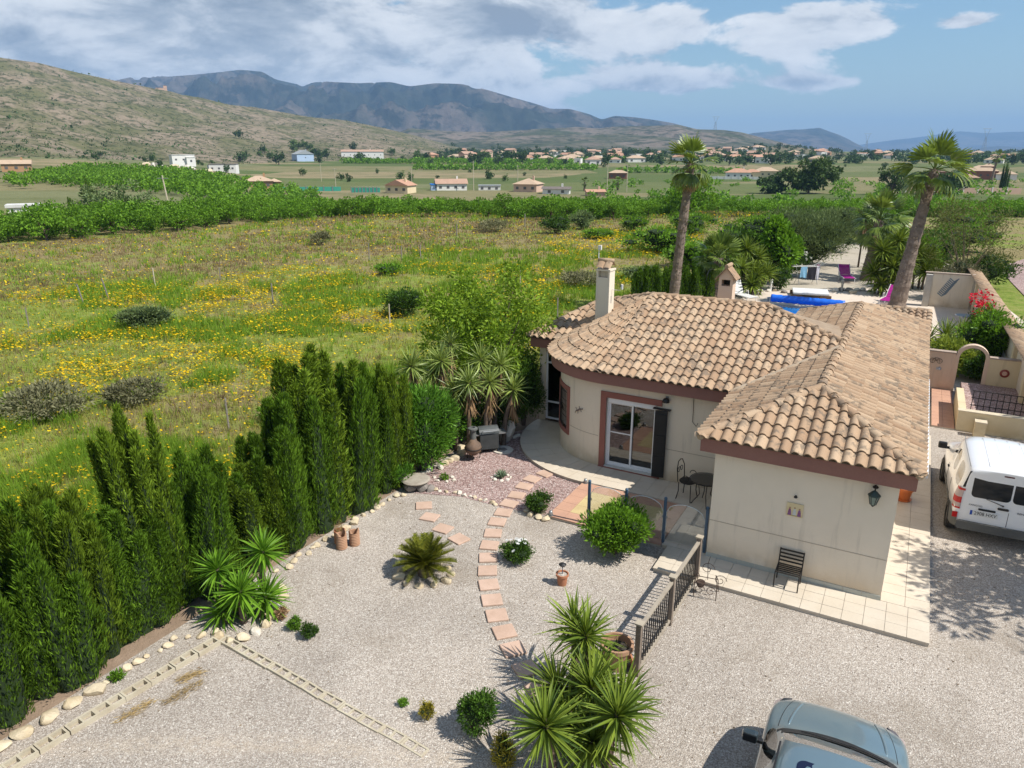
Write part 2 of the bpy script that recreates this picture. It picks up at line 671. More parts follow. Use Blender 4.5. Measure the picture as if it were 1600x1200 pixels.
def ground():
    na = 216
    rr = np.concatenate([[0.0], np.linspace(4, 130, 64), np.geomspace(134, 16000, 120)])
    a = np.linspace(0, 2 * np.pi, na, endpoint=False)
    A, RR = np.meshgrid(a, rr[1:])
    X = RR * np.cos(A)
    Y = RR * np.sin(A)
    Z = zt(X, Y) - .03
    V = np.concatenate([[[0, 0, -.03]], np.stack([X, Y, Z], -1).reshape(-1, 3)])
    nr = len(rr) - 1
    i, j = np.meshgrid(np.arange(nr - 1), np.arange(na), indexing='ij')
    j2 = (j + 1) % na
    F = np.stack([1 + i * na + j, 1 + (i + 1) * na + j, 1 + (i + 1) * na + j2, 1 + i * na + j2], -1).reshape(-1, 4)
    k = np.arange(na)
    T = np.stack([np.zeros(na, int), 1 + k, 1 + (k + 1) % na], -1)
    me = smooth(mesh_np('ground', V, F, T))
    return struct(link('ground', me, ground_mat()))


ground()


def flat_sheet(name, poly, z, m):
    me = bpy.data.meshes.new(name)
    me.from_pydata([(x, y, z) for x, y in poly], [], [tuple(range(len(poly)))])
    me.update()
    return struct(link(name, me, m))


# soil bed below the hedge, gravel yard, pink gravel bed, drive
flat_sheet('soil_bed', [(-12, 1.5), (-9.2, 6.3), (-8.1, 8.3), (-3.2, 16.6), (-2.0, 19.6), (1.5, 23), (2.4, 20.5), (0.5, 17), (-2.6, 15.9), (-4.7, 12.1), (-6.9, 8.0), (-9.5, 3.0)], -.018, M['soil'])
flat_sheet('gravel_yard', [(-9.6, 3.6), (-8.3, 5.9), (-7.05, 8.2), (-6.2, 9.75), (-4.75, 12.45), (-2.75, 15.95), (-2.2, 17.2), (-1.2, 18.9), (1.2, 20.5), (10, 26), (17, 25.5), (24, 20), (22, 6), (15, -2), (2, -5), (-9, -3)], 0, M['gravel'])
flat_sheet('pink_gravel_bed', [(-2.6, 16.45), (-2.35, 15.75), (-1.2, 15.55), (-.22, 15.0), (.55, 14.7), (1.2, 14.5), (2.4, 15.5), (2.0, 19), (1.2, 20.4), (-.2, 19.6), (-1.2, 18.6), (-1.9, 17.4)], .006, M['pink_gravel'])
flat_sheet('pool_terrace', [(8.5, 34.0), (11, 42.2), (22.5, 43.5), (27, 40), (22, 27), (13.0, 27.0)], .01, pmat('pale_terrace', (.62, .53, .44), (.55, .46, .37), 1.5, .8, world=True))
flat_sheet('sand_drive', [(14.5, 42.4), (21.0, 43.3), (27, 41), (31.5, 50), (34, 63), (29, 70), (25.5, 62), (20.5, 53), (17.0, 47)], .02, pmat('sandy_drive', (.44, .39, .31), (.36, .31, .24), .7, .95, .02, 20, world=True, fine=.2))
flat_sheet('gravel_track', [(23.2, 28.6), (34.5, 51.5), (44, 60), (52, 52), (34, 26)], .012, M['pink_gravel'])


# ---- hills and mountains: height fields with the skyline seen from the yard
def relief_mat(name, rock, scrub, dark, s, k=1.):
    m, nb, b = newmat(name)
    P = coords(nb, True)
    n = nb.noise(P, s, 8, .68)
    n2 = nb.noise(P, s * 7, 5, .7)
    c = nb.mix(nb.step(n, .40, .60), rock, scrub)
    c = nb.mix(nb.math('MULTIPLY', nb.step(n2, .48, .58), .8 * k), c, dark)
    n3 = nb.noise(P, s * 26, 3, .7)
    v = nb.vmath('SCALE', c)
    nb.put(v.node.inputs[3], nb.math('ADD', nb.math('MULTIPLY', n3, .9), .55))
    nb.put(b.inputs['Base Color'], v)
    b.inputs['Roughness'].default_value = .95
    b.inputs['Specular IOR Level'].default_value = .05
    bump(nb, b, n2, 2.5 / (s * 100), .7)
    return m


def ridge(name, prof, D, Db, m, amp=.25, nq=420, nj=90, wl=300., seed=3, back=.5, jag=.0, curve=1.25):
    qs = np.linspace(prof[0][0], prof[-1][0], nq)
    zc = np.interp(qs, [p[0] for p in prof], [p[1] for p in prof])
    ker = np.array([1, 2, 3, 2, 1.])
    ker /= ker.sum()
    zs = np.convolve(np.pad(zc, 2, mode='edge'), ker, 'valid')
    t = np.concatenate([np.linspace(0, 1, nj), 1 + np.linspace(.04, back, 14)])
    Q, T = np.meshgrid(qs, t, indexing='ij')
    Dc = D(Q) if callable(D) else np.full_like(Q, D)
    Bs = Db(Q) if callable(Db) else np.full_like(Q, Db)
    Y = Bs + (Dc - Bs) * T
    X = Q * Y
    z0 = zt(X, Y) - 2
    ZC = np.repeat(zs[:, None], len(t), 1)
    shp = np.where(T <= 1, np.clip(T, 0, 1) ** curve * (1 - .0 * T), np.clip(1 - ((T - 1) / back) ** 1.3, 0, 1))
    n = fbm(X / wl, Y / wl, seed, 5, True) - .62
    edge = np.clip(T, 0, 1) * np.clip(1.25 - T, 0, 1)
    H = (ZC - z0) * shp + n * ZC * amp * edge * 3.0
    H += jag * ZC * (fbm(X / (wl * .22), Y / (wl * .22), seed + 5, 4) - .5) * np.clip(T, 0, 1)
    # nothing in front may rise over the skyline of its own bearing
    Z = z0 + np.maximum(H, -.5)
    lim = CAM_H + (ZC - CAM_H) * Y / Dc
    Z = np.where((T < 1) & (ZC > 9), np.minimum(Z, np.maximum(lim, z0)), Z)
    Z = np.where(T >= 1, np.minimum(Z, ZC * (1.0 - .25 * (T - 1))), Z)
    nt = len(t)
    V = np.stack([X, Y, Z], -1).reshape(-1, 3)
    i, j = np.meshgrid(np.arange(nq - 1), np.arange(nt - 1), indexing='ij')
    F = np.stack([i * nt + j, (i + 1) * nt + j, (i + 1) * nt + j + 1, i * nt + j + 1], -1).reshape(-1, 4)
    me = smooth(mesh_np(name, V, F))
    o = struct(link(name, me, m))
    return o, (X, Y, Z, T)


hill_m = relief_mat('scrub_hill', (.225, .18, .13), (.12, .118, .058), (.05, .058, .026), .016)
mid_m = relief_mat('mid_hill', (.17, .14, .11), (.065, .075, .04), (.03, .042, .022), .004)
mtn_m = relief_mat('mountain', (.125, .10, .08), (.030, .036, .024), (.014, .019, .013), .0016)  # albedo darkened to stand for the cloud shadow lying on the range
far_m = relief_mat('far_mountain', (.14, .12, .10), (.05, .05, .04), (.03, .035, .03), .0012)

hill_left = ridge('hillside', [(-1.30, 95), (-1.05, 112), (-0.8821, 119.9), (-0.7660, 122.1), (-0.6495, 116.6), (-0.6020, 115.5), (-0.5552, 108.4), (-0.5079, 102.0), (-0.4521, 94.3), (-0.3958, 87.4), (-0.3311, 76.1), (-0.2740, 66.9), (-0.2163, 60.9), (-0.1669, 49.6), (-0.1256, 37.3), (-0.0840, 21.8), (-0.0505, 10.2), (-.02, 4)],
                  lambda q: 950 + (q + .65) * 900, lambda q: 330 + np.clip(q + .65, 0, 1) * 640, hill_m, .20, 360, 96, 120., 3, .5, .05, 1.45)
ridge('mountain', [(-.9, 240), (-0.75, 290), (-0.6114, 326.9), (-0.5590, 406.7), (-0.5163, 454.3), (-0.4657, 505.4), (-0.4417, 485.8), (-0.4087, 497.6), (-0.3673, 517.2), (-0.3467, 528.9), (-0.3184, 517.2), (-0.3029, 470.0), (-0.2708, 434.5), (-0.2458, 458.2), (-0.1968, 446.4), (-0.1557, 454.3), (-0.1314, 426.6), (-0.0984, 446.4), (-0.0656, 442.4), (-0.0329, 406.7), (0.0, 359.0), (0.0331, 314.9), (0.0497, 286.7), (0.0745, 286.7), (0.0996, 254.4), (0.1165, 217.9), (0.1329, 242.3), (0.1579, 234.1), (0.1830, 217.9), (0.2082, 197.5), (0.2507, 144.4), (0.2932, 103.2), (0.3362, 49.4), (.38, 10)],
      5200, 2900, mtn_m, .75, 560, 100, 430., 8, .4, .06, 1.05)
ridge('hill', [(-0.26, 8), (-0.2020, 18.9), (-0.1676, 50.0), (-0.1335, 77.3), (-0.0836, 68.2), (-0.0334, 66.4), (0.0167, 71.8), (0.0584, 79.1), (0.1084, 80.9), (0.1668, 82.7), (0.2167, 86.3), (0.2422, 73.6), (0.2756, 71.8), (0.3010, 64.6), (0.3267, 50.0), (0.3525, 37.2), (0.3871, 18.9), (0.4212, 11.5)],
      2300, 1350, mid_m, .34, 420, 80, 260., 21, .5, .06)
ridge('mountain', [(0.23, 15), (0.2690, 59.8), (0.2932, 127.1), (0.3136, 163.1), (0.3426, 178.5), (0.3756, 204.1), (0.4004, 214.3), (0.4265, 163.1), (0.4446, 101.3), (0.4626, 49.4), (0.4886, 18.2)],
      6500, 5000, mtn_m, .22, 220, 60, 500., 31, .4, .05)
ridge('mountain', [(0.38, 10), (0.4043, 25.4), (0.4455, 95.9), (0.5031, 183.5), (0.5442, 235.8), (0.5850, 296.7), (0.6189, 270.6), (0.6520, 288.0), (0.7020, 296.7), (0.7959, 209.7), (0.9240, 122.2), (1.1, 60)],
      11000, 8800, far_m, .2, 240, 50, 900., 41, .3, .03)
ridge('mountain', [(0.50, 6), (0.5394, 9.), (0.5896, 19.8), (0.6224, 55.9), (0.6389, 67.8), (0.6728, 55.9), (0.7405, 43.9), (0.8423, 19.8), (.95, 8)],
      7500, 6300, far_m, .2, 200, 40, 500., 47, .3, .05)
hill_vill = ridge('hill', [(0.19, 0.), (0.2196, 1.4), (0.2530, 6.0), (0.2946, 12.4), (0.3279, 16.1), (0.3616, 16.1), (0.4041, 11.5), (0.4469, 6.0), (0.4898, 1.4)],
                  1150, 760, hill_m, .1, 140, 40, 120., 51, .7, .05, 1.0)

# ============================================================ the house
# local frame: x to the right along the front wall, y to the back
HQ = (6.659, 11.268)
HRZ = R(-29)
house = thing('house', 'cream rendered single-storey villa with barrel tiled hip roofs and rounded corner', 'house', (HQ[0], HQ[1], 0), HRZ)


def hw(x, y):
    c, s = math.cos(HRZ), math.sin(HRZ)
    return (HQ[0] + x * c - y * s, HQ[1] + x * s + y * c)


BC = (-6.62, 5.0)          # centre of the rounded corner
BR = 1.95
WT = 2.40                  # wall top


def arcp(r, th):
    """point on the rounded corner, th from the front direction towards the left"""
    return (BC[0] - r * math.sin(th), BC[1] - r * math.cos(th))


w = MB()
w.span(-3.15, 0, 0, .25, 0, WT)                     # front wing
w.span(-.25, 0, .25, 12.5, 0, WT)
w.span(-3.15, -2.9, .25, 12.5, 0, WT)
w.span(-2.9, -.25, 12.25, 12.5, 0, WT)
w.span(-5.28, -3.15, 3.05, 3.30, 0, WT)             # main front wall with the door opening
w.span(-6.60, -5.28, 3.05, 3.30, 1.98, WT)
w.span(-6.60, -5.28, 3.05, 3.30, 0, .12)
w.span(-6.62, -6.60, 3.05, 3.30, 0, WT)
N_ = 36
W0, W1 = R(39), R(61)
ths = sorted(set([i * R(90) / N_ for i in range(N_ + 1)] + [W0, W1]))
for t0, t1 in zip(ths[:-1], ths[1:]):
    q = [arcp(BR, t0), arcp(BR, t1), arcp(BR - .25, t1), arcp(BR - .25, t0)][::-1]
    if t0 >= W0 - 1e-6 and t1 <= W1 + 1e-6:
        w.prism(q, 0, .72)
        w.prism(q, 1.82, WT)
    else:
        w.prism(q, 0, WT)
w.span(-8.57, -8.32, 5.0, 5.65, 0, WT)
w.span(-8.92, -8.57, 5.40, 5.65, 0, WT)             # left wing with the tall pane
w.span(-9.66, -9.46, 5.40, 5.65, 0, WT)
w.span(-9.46, -8.92, 5.40, 5.65, 2.36, WT)
w.span(-9.66, -9.41, 5.65, 9.6, 0, WT)
w.span(-9.41, -3.15, 9.35, 9.6, 0, WT)
wall = w.build('wall', M['wall'], house)
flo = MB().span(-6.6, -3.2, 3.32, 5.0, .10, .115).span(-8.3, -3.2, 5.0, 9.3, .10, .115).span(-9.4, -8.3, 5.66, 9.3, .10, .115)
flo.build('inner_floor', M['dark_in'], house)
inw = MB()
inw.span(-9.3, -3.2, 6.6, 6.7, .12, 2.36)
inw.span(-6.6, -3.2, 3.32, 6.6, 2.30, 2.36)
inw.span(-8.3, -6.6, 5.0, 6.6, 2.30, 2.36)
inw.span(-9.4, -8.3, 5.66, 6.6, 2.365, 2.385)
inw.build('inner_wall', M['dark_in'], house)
# scored line and skirting
scm = pmat('score', (.47, .39, .30), None, 5, .9)
MB().span(-3.153, .003, -.004, 0, .886, .900).build('scored_line', scm, wall)
MB().span(-5.15, -3.16, 3.046, 3.05, .886, .900).build('scored_line', scm, wall)
ta = [t for t in ths if R(4) < t <= W0 + 1e-6]
MB().prism([arcp(BR + .004, t) for t in ta][::-1] + [arcp(BR - .01, t) for t in ta], .886, .900).build('scored_line', scm, wall)
for i in range(10):
    MB().span(-3.16 + i * .3165, -3.16 + (i + 1) * .3165 - .006, -.014, 0, .08, .17).build('skirting_tile', M['skirt'], house)

# ---- roof surfaces
EZ = 2.68
KA = .405
tile_m, tn, tb = newmat('roof_tile')
Pt = coords(tn, True)
oi = tn.new('ShaderNodeObjectInfo').outputs['Random']
ri = tn.new('ShaderNodeNewGeometry').outputs['Random Per Island']
rr_ = tn.math('FRACT', tn.math('ADD', oi, ri))
base = tn.ramp(rr_, [(0, (.32, .21, .132)), (.3, (.375, .258, .165)), (.55, (.405, .285, .185)), (.8, (.45, .33, .22)), (1, (.35, .24, .155))])
ln = tn.noise(Pt, 5.2, 6, .66, .3)
ln2 = tn.noise(Pt, 1.0, 4, .6)
lich = tn.step(tn.math('ADD', ln, tn.math('MULTIPLY', tn.math('SUBTRACT', ln2, .5), .35)), .50, .63)
cc = tn.mix(tn.math('MULTIPLY', lich, .66), base, (.135, .112, .088))
fn = tn.noise(Pt, 60, 3, .7)
cs = tn.vmath('SCALE', cc)
tn.put(cs.node.inputs[3], tn.math('ADD', tn.math('MULTIPLY', fn, .5), .75))
tn.put(tb.inputs['Base Color'], cs)
tb.inputs['Roughness'].default_value = .9
tb.inputs['Specular IOR Level'].default_value = .2
bump(tn, tb, tn.noise(Pt, 45, 4, .65), .004)
M['roof_tile'] = tile_m
M['ridge_tile'] = tile_m
TW, TL = .208, .335        # cover width, exposed length


def tile_VF():
    """one barrel tile: barrel and pan, a lip at its lower end; x across, y up the slope, z off the slope"""
    xs = [0, .018, .045, .075, .105, .132, .150, .178, .208]
    hs = [.0, .031, .052, .059, .052, .031, .003, -.006, .0]
    V = []
    for y, dz, sc_ in ((0, .040, 1.), (.42, .002, .93)):
        for x, h in zip(xs, hs):
            V.append((x - .104, y - .04, h * sc_ + dz))
    n = len(xs)
    for x, h in zip(xs, hs):
        V.append((x - .104, -.04, h + .040 - .022))
    F = [(i, i + 1, n + i + 1, n + i) for i in range(n - 1)] + [(2 * n + i, 2 * n + i + 1, i + 1, i) for i in range(n - 1)]
    return np.array(V), np.array(F)


TV, TF = tile_VF()
tile_me = mesh_np('tile', TV, TF)
tile_me.materials.append(tile_m)
smooth(tile_me)
auto(tile_me, .7)
roof = MB()


def deck(P, dz=-.012):
    roof.add([(p[0], p[1], p[2] + dz) for p in P], [tuple(range(len(P)))])


placed = []          # (matrix, size weight, clip planes)


def inside(poly, s, t):
    c = False
    n = len(poly)
    for i in range(n):
        x0, y0 = poly[i]
        x1, y1 = poly[(i + 1) % n]
        if (y0 > t) != (y1 > t) and s < (x1 - x0) * (t - y0) / (y1 - y0) + x0:
            c = not c
    return c


def tile_poly(P, prio, keep=None, up=None, s0=0.0):
    """cover a planar polygon with tiles, cut at its edges"""
    P = [Vector(p) for p in P]
    nrm = Vector((0, 0, 0))
    for i in range(len(P)):
        a, b = P[i], P[(i + 1) % len(P)]
        nrm += Vector(((a.y - b.y) * (a.z + b.z), (a.z - b.z) * (a.x + b.x), (a.x - b.x) * (a.y + b.y)))
    nrm.normalize()
    if nrm.z < 0:
        nrm = -nrm
    g = (Vector((0, 0, 1)) - nrm * nrm.z).normalized()
    e = g.cross(nrm).normalized()
    O = min(P, key=lambda p: p.z)
    pl = [((p - O).dot(e), (p - O).dot(g)) for p in P]
    smin, smax = min(p[0] for p in pl), max(p[0] for p in pl)
    tmax = max(p[1] for p in pl)
    ns, nt = int((smax - smin) / TW) + 2, int(tmax / TL) + 2
    for j in range(nt):
        for i in range(-1, ns):
            s = smin + s0 + (i + .5) * TW
            t = j * TL
            pts = [(s + dx, t + dy) for dx in (-.1, 0, .1) for dy in (.0, .17, .33)]
            k = sum(inside(pl, *p) for p in pts)
            if k == 0:
                continue
            c = O + e * s + g * t
            if keep and not keep(c + g * .16):
                continue
            jit = Matrix.Rotation(random.uniform(-.009, .009), 4, nrm)
            Mx = Matrix((e, g, nrm)).transposed().to_4x4()
            Mx = jit @ Mx
            Mx.translation = c + nrm * random.uniform(0, .006)
            cuts = None
            if k < len(pts):
                cuts = [(O + e * pl[q][0] + g * pl[q][1], O + e * pl[(q + 1) % len(pl)][0] + g * pl[(q + 1) % len(pl)][1]) for q in range(len(pl))
                        if not (abs(pl[q][1]) < .02 and abs(pl[(q + 1) % len(pl)][1]) < .02)]
                cen = sum(P, Vector()) / len(P)
            placed.append((Mx, prio - t * .01, cuts, (cen.copy() if cuts else None)))


AX0, AX1, AY0, AY1 = -3.45, .28, -.25, 12.75
AM = (AX0 + AX1) / 2
AH = (AX1 - AX0) / 2
ZA = EZ + KA * AH
a_fl, a_fr, a_bl, a_br = (AX0, AY0, EZ), (AX1, AY0, EZ), (AX0, AY1, EZ), (AX1, AY1, EZ)
r0, r1 = (AM, AY0 + AH, ZA), (AM, AY1 - AH, ZA)
KB = .362
BY0, BYR = 2.72, 6.36
ZB = EZ + KB * (BYR - BY0)
b_l = (-6.62, BYR, ZB)
b_r = (-3.5, BYR, ZB)
tipy = 5.12
tip = (AM, tipy, EZ + KB * (tipy - BY0))


def zmain(x, y):
    """height of the main front slope and of its rear one"""
    zf = EZ + KB * (y - BY0)
    zr = ZB - .25 * (-3.5 - x) * -1 * 0 - .30 * (y - BYR) + .40 * (-3.5 - x) * (1 if x > -3.5 else 0)
    return min(zf, zr)


def keepA(c):
    if c.y > BY0 - .05 and c.x < AM + .03:
        return c.z > zmain(c.x, c.y) - .02
    return True


tile_poly([a_fl, a_fr, r0], 10)
tile_poly([a_fl, r0, r1, a_bl], 6, keepA)
tile_poly([a_fr, a_br, r1, r0], 4)
deck([a_fl, a_fr, r0])
deck([a_fl, r0, r1, a_bl])
deck([a_fr, a_br, r1, r0])
deck([a_bl, r1, a_br])
# main front slope; its right edge is the valley with the front wing
vx = AX0
vb = (vx, BY0, EZ)
vt = (AM, BY0 + (ZA - EZ) / KB, ZA)
mainP = [(-6.62, BY0, EZ), vb, vt, tip, b_r, b_l]
tile_poly(mainP, 8)
deck(mainP)
deck([b_l, b_r, tip, (AM, 7.6, ZA - .1), (-3.5, 9.9, EZ), (-6.62, 9.9, EZ)])
# fan over the rounded corner
ER = 2.27
apex = Vector(b_l)
nc = int(ER * R(88) / TW)
fan = []
for i in range(nc):
    t0, t1 = i * R(90) / nc, (i + 1) * R(90) / nc
    e0, e1 = Vector((*arcp(ER, t0), EZ)), Vector((*arcp(ER, t1), EZ))
    deck([tuple(e0), tuple(e1), tuple(apex)])
    mid = (e0 + e1) / 2
    L = (apex - mid).length
    g = (apex - mid).normalized()
    e = (e0 - e1).normalized()
    nrm = e.cross(g).normalized()
    if nrm.z < 0:
        nrm = -nrm
    e = g.cross(nrm).normalized()
    for j in range(int(L / TL) + 1):
        wd = (1 - (j * TL + .1) / L)
        if wd < .06:
            continue
        step_ = 1 if wd > .26 else 2
        if i % step_:
            continue
        cc_ = mid + g * (j * TL)
        off = (step_ - 1) * .5 * TW * wd
        Mx = Matrix((e, g, nrm)).transposed().to_4x4() @ Matrix.Diagonal((max(wd * step_ * (e0 - e1).length / TW, .16), 1, 1, 1))
        Mx.translation = cc_ - e * off
        placed.append((Mx, 7 - j * .01, None, None))
# left wing
cA, cB, cT = (-8.72, 5.1, EZ), (-9.95, 5.1, EZ), (-8.6, 7.25, EZ + .78)
tile_poly([cB, cA, cT], 5)
tile_poly([cA, b_l, cT], 5)
deck([cB, cA, cT], -.02)
deck([cA, b_l, cT], -.02)
deck([cB, cT, (-9.95, 9.9, EZ)])
deck([cT, b_l, (-6.62, 9.9, EZ), (-9.95, 9.9, EZ)])
roof_o = roof.build('roof', pmat('roof_mortar', (.33, .25, .17), (.25, .18, .12), 4, .95, world=True), house)

# tiles: the largest 300 in view one by one, the others as one mesh
placed.sort(key=lambda p: -p[1])
single, rest = placed[:300], placed[300:]


def cut_tile(Mx, cuts, cen):
    b = bmesh.new()
    b.from_mesh(tile_me)
    bmesh.ops.transform(b, matrix=Mx, verts=b.verts)
    for p, q in cuts:
        d = (q - p)
        n = Vector((d.y, -d.x, 0)).normalized()
        if (cen - p).dot(n) > 0:
            n = -n
        bmesh.ops.bisect_plane(b, geom=b.verts[:] + b.edges[:] + b.faces[:], plane_co=p + n * .015, plane_no=n, clear_outer=True)
    return b


def arr(b):
    b.verts.ensure_lookup_table()
    b.verts.index_update()
    V = np.array([v.co[:] for v in b.verts]) if len(b.verts) else np.zeros((0, 3))
    F = []
    for f in b.faces:
        ix = [v.index for v in f.verts]
        for k in range(1, len(ix) - 1):
            F.append((ix[0], ix[k], ix[k + 1]))
    return V, F


for Mx, pr, cuts, cen in single:
    if cuts:
        b = cut_tile(Mx, cuts, cen)
        if len(b.faces) == 0:
            b.free()
            continue
        me = bpy.data.meshes.new('tile')
        b.to_mesh(me)
        b.free()
        link('tile', me, tile_m, roof_o)
    else:
        o = link('tile', tile_me, None, roof_o)
        o.matrix_local = Mx
Vs, Qs, Ts, off = [], [], [], 0
for Mx, pr, cuts, cen in rest:
    if cuts:
        b = cut_tile(Mx, cuts, cen)
        V, F = arr(b)
        b.free()
        if not len(F):
            continue
        Ts.append(np.array(F) + off)
    else:
        A = np.array(Mx)
        V = TV @ A[:3, :3].T + A[:3, 3]
        Qs.append(TF + off)
    Vs.append(V)
    off += len(V)
me = mesh_np('tile_field', np.concatenate(Vs), np.concatenate(Qs), np.concatenate(Ts))
auto(me, .7)
stuff(link('tile_field', me, tile_m, roof_o))


# ridge and hip caps
def caps(p0, p1, r=.095, L=.36, lift=.03, first=0):
    p0, p1 = Vector(p0), Vector(p1)
    d = p1 - p0
    n = max(1, round(d.length / L))
    st = d / n
    dn = d.normalized()
    side = dn.cross(Vector((0, 0, 1))).normalized()
    upv = side.cross(dn).normalized()
    K = 8
    for i in range(n):
        a, bq = p0 + st * i, p0 + st * (i + 1) + dn * .05
        V, F = [], []
        for q, rad, dz in ((a, r * 1.08, lift + .02), (bq, r * .92, lift)):
            for k in range(K + 1):
                t = math.pi * k / K
                V.append(q + side * math.cos(t) * rad + upv * (math.sin(t) * rad * .82 + dz - .03) + side * random.uniform(-.003, .003))
        for k in range(K + 1):
            t = math.pi * k / K
            rad = r * 1.08 - .018
            V.append(a + side * math.cos(t) * rad + upv * (math.sin(t) * rad * .82 + lift - .01))
        F = [(k, k + 1, K + 2 + k, K + 1 + k) for k in range(K)] + [(2 * K + 2 + k, 2 * K + 3 + k, k + 1, k) for k in range(K)]
        V[0:0] = []
        me = bpy.data.meshes.new('ridge_tile')
        me.from_pydata([tuple(v) for v in V], [], F)
        me.update()
        auto(me, .7)
        link('ridge_tile', me, M['ridge_tile'], roof_o)


caps(a_fl, r0)
caps(a_fr, r0)
caps(r0, r1)
caps(a_br, r1)
caps(a_bl, r1)
caps(b_r, b_l)
caps(tip, b_r)
caps((*arcp(ER, 0.04), EZ), b_l, lift=.04)
caps((*arcp(ER, R(34)), EZ), tuple(apex * .86 + Vector((*arcp(ER, R(34)), EZ)) * .14), r=.075, lift=.03)
caps(cB, cT)
caps(cT, b_l)
# mortar fillets along the hips and the valley gutter
vg = MB()
vg.tube([Vector(vb) + Vector((0, 0, .03)), Vector(vt) + Vector((0, 0, .035))], .075, 6)
for p0, p1 in ((a_fl, r0), (a_fr, r0), (r0, r1), (tip, b_r), (b_r, b_l)):
    vg.tube([p0, p1], .075, 6)
vg.build('valley_mortar', pmat('mortar', (.42, .34, .25), (.33, .25, .17), 6, .95, .01, 20, world=True), roof_o)

# fascia band below the eaves
fa = MB()
f_in = .045
fp = [(AX1 - f_in, AY0 + f_in), (AX1 - f_in, AY1 - f_in), (AX0 + f_in, AY1 - f_in), (AX0 + f_in, AY0 + f_in)]
fa.prism(fp, 2.385, 2.655)
arc = [arcp(ER - f_in, t) for t in np.linspace(0, R(90), 25)]
mp = [(AX0 + f_in - .001, BY0 + f_in + .002), (AX0 + f_in - .001, 9.7), (-9.8, 9.7), (-9.85, 5.15), (arc[-1][0] - .02, 5.15)] + arc[::-1]
fa.prism(mp[::-1], 2.385, 2.654)
fascia = fa.build('fascia', M['fascia'], house)
gut = MB().span(AX1 + .01, AX1 + .09, AY0 + .2, 6.0, 2.60, 2.68)
gut.build('gutter', M['white_pvc'], house)

# ---- openings
def frame_rect(x0, x1, z0, z1, y0, y1, t):
    f = MB()
    f.span(x0, x0 + t, y0, y1, z0, z1)
    f.span(x1 - t, x1, y0, y1, z0, z1)
    f.span(x0 + t, x1 - t, y0, y1, z1 - t, z1)
    f.span(x0 + t, x1 - t, y0, y1, z0, z0 + t)
    return f


su = MB()
su.span(-6.74, -6.59, 3.015, 3.06, .10, 2.12)
su.span(-6.59, -5.16, 3.015, 3.06, 1.97, 2.12)
su.span(-6.74, -5.12, 2.985, 3.06, .03, .115)
su.build('door_surround', M['surround'], house)
door = frame_rect(-6.595, -5.285, .125, 1.975, 3.12, 3.20, .055).build('sliding_door', M['white_pvc'], house, bevel=.006)
MB().span(-6.55, -5.33, 3.075, 3.118, 1.84, 1.97).build('shutter_box', M['white_pvc'], door, bevel=.008)
frame_rect(-6.54, -5.91, .18, 1.84, 3.135, 3.165, .045).build('sash', M['white_pvc'], door)
frame_rect(-5.955, -5.34, .18, 1.84, 3.168, 3.195, .045).build('sash', M['white_pvc'], door)
MB().span(-6.495, -5.955, 3.14, 3.16, 1.02, 1.05).build('glazing_bar', M['white_pvc'], door)
MB().span(-6.50, -5.95, 3.148, 3.152, .22, 1.80).build('pane', M['glass'], door)
MB().span(-5.915, -5.38, 3.18, 3.184, .22, 1.80).build('pane', M['glass'], door)
MB().span(-5.93, -5.33, 3.32, 3.33, .15, 1.85).build('blind', pmat('linen_blind', (.72, .56, .38), (.66, .50, .33), 4, .9), door)
MB().span(-6.58, -5.3, 2.99, 3.118, .118, .135).build('door_sill', pmat('sill_stone', (.62, .60, .55), None, 5, .7), door)
sh = MB()
sh.span(-.30, 0, -.035, 0, 0, 1.74)
for k in range(3):
    sh.span(-.27, -.03, -.05, -.035, .1 + k * .55, .55 + k * .55)
sho = sh.build('shutter', M['black'], house, bevel=.006, loc=(-4.99, 2.97, .16), rot=(0, 0, R(10)))
MB().span(-5.36, -4.93, 2.94, 3.04, 1.905, 1.93).build('shutter_rail', M['black'], house)

# curved grille window in the rounded corner
g = MB()
for t0, t1 in zip(ths[:-1], ths[1:]):
    if t0 >= W0 - 1e-6 and t1 <= W1 + 1e-6:
        g.prism([arcp(BR - .16, t0), arcp(BR - .16, t1), arcp(BR - .165, t1), arcp(BR - .165, t0)][::-1], .72, 1.82)
win = g.build('window', M['glass'], house)
f = MB()
for ta, tb_, za, zb in ((W0 - R(3.2), W0, .60, 1.94), (W1, W1 + R(3.2), .60, 1.94)):
    f.prism([arcp(BR + .035, ta), arcp(BR + .035, tb_), arcp(BR - .05, tb_), arcp(BR - .05, ta)][::-1], za, zb)
tt = np.linspace(W0, W1, 9)
for t0, t1 in zip(tt[:-1], tt[1:]):
    for za, zb in ((.60, .72), (1.82, 1.94)):
        f.prism([arcp(BR + .035, t0), arcp(BR + .035, t1), arcp(BR - .05, t1), arcp(BR - .05, t0)][::-1], za, zb)
f.build('window_surround', M['surround'], win)
gr = MB()
for t in np.linspace(W0 + R(1.2), W1 - R(1.2), 8):
    x, y = arcp(BR + .01, t)
    gr.tube([(x, y, .74), (x, y, 1.80)], .009, 5)
for z in (.80, 1.05, 1.5, 1.74):
    gr.tube([(*arcp(BR + .01, t), z) for t in np.linspace(W0, W1, 8)], .008, 5)
for i, t in enumerate(np.linspace(W0 + R(2.6), W1 - R(2.6), 7)):
    x, y = arcp(BR + .015, t)
    for k in range(12):
        a0, a1 = k * .55, (k + 1) * .55
        gr.tube([(x + .02 * math.cos(a0), y + .02 * math.cos(a0) * .5, 1.27 + .09 * math.sin(a0)), (x + .02 * math.cos(a1), y + .02 * math.cos(a1) * .5, 1.27 + .09 * math.sin(a1))], .005, 4)
gr.build('window_grille', M['iron'], win)

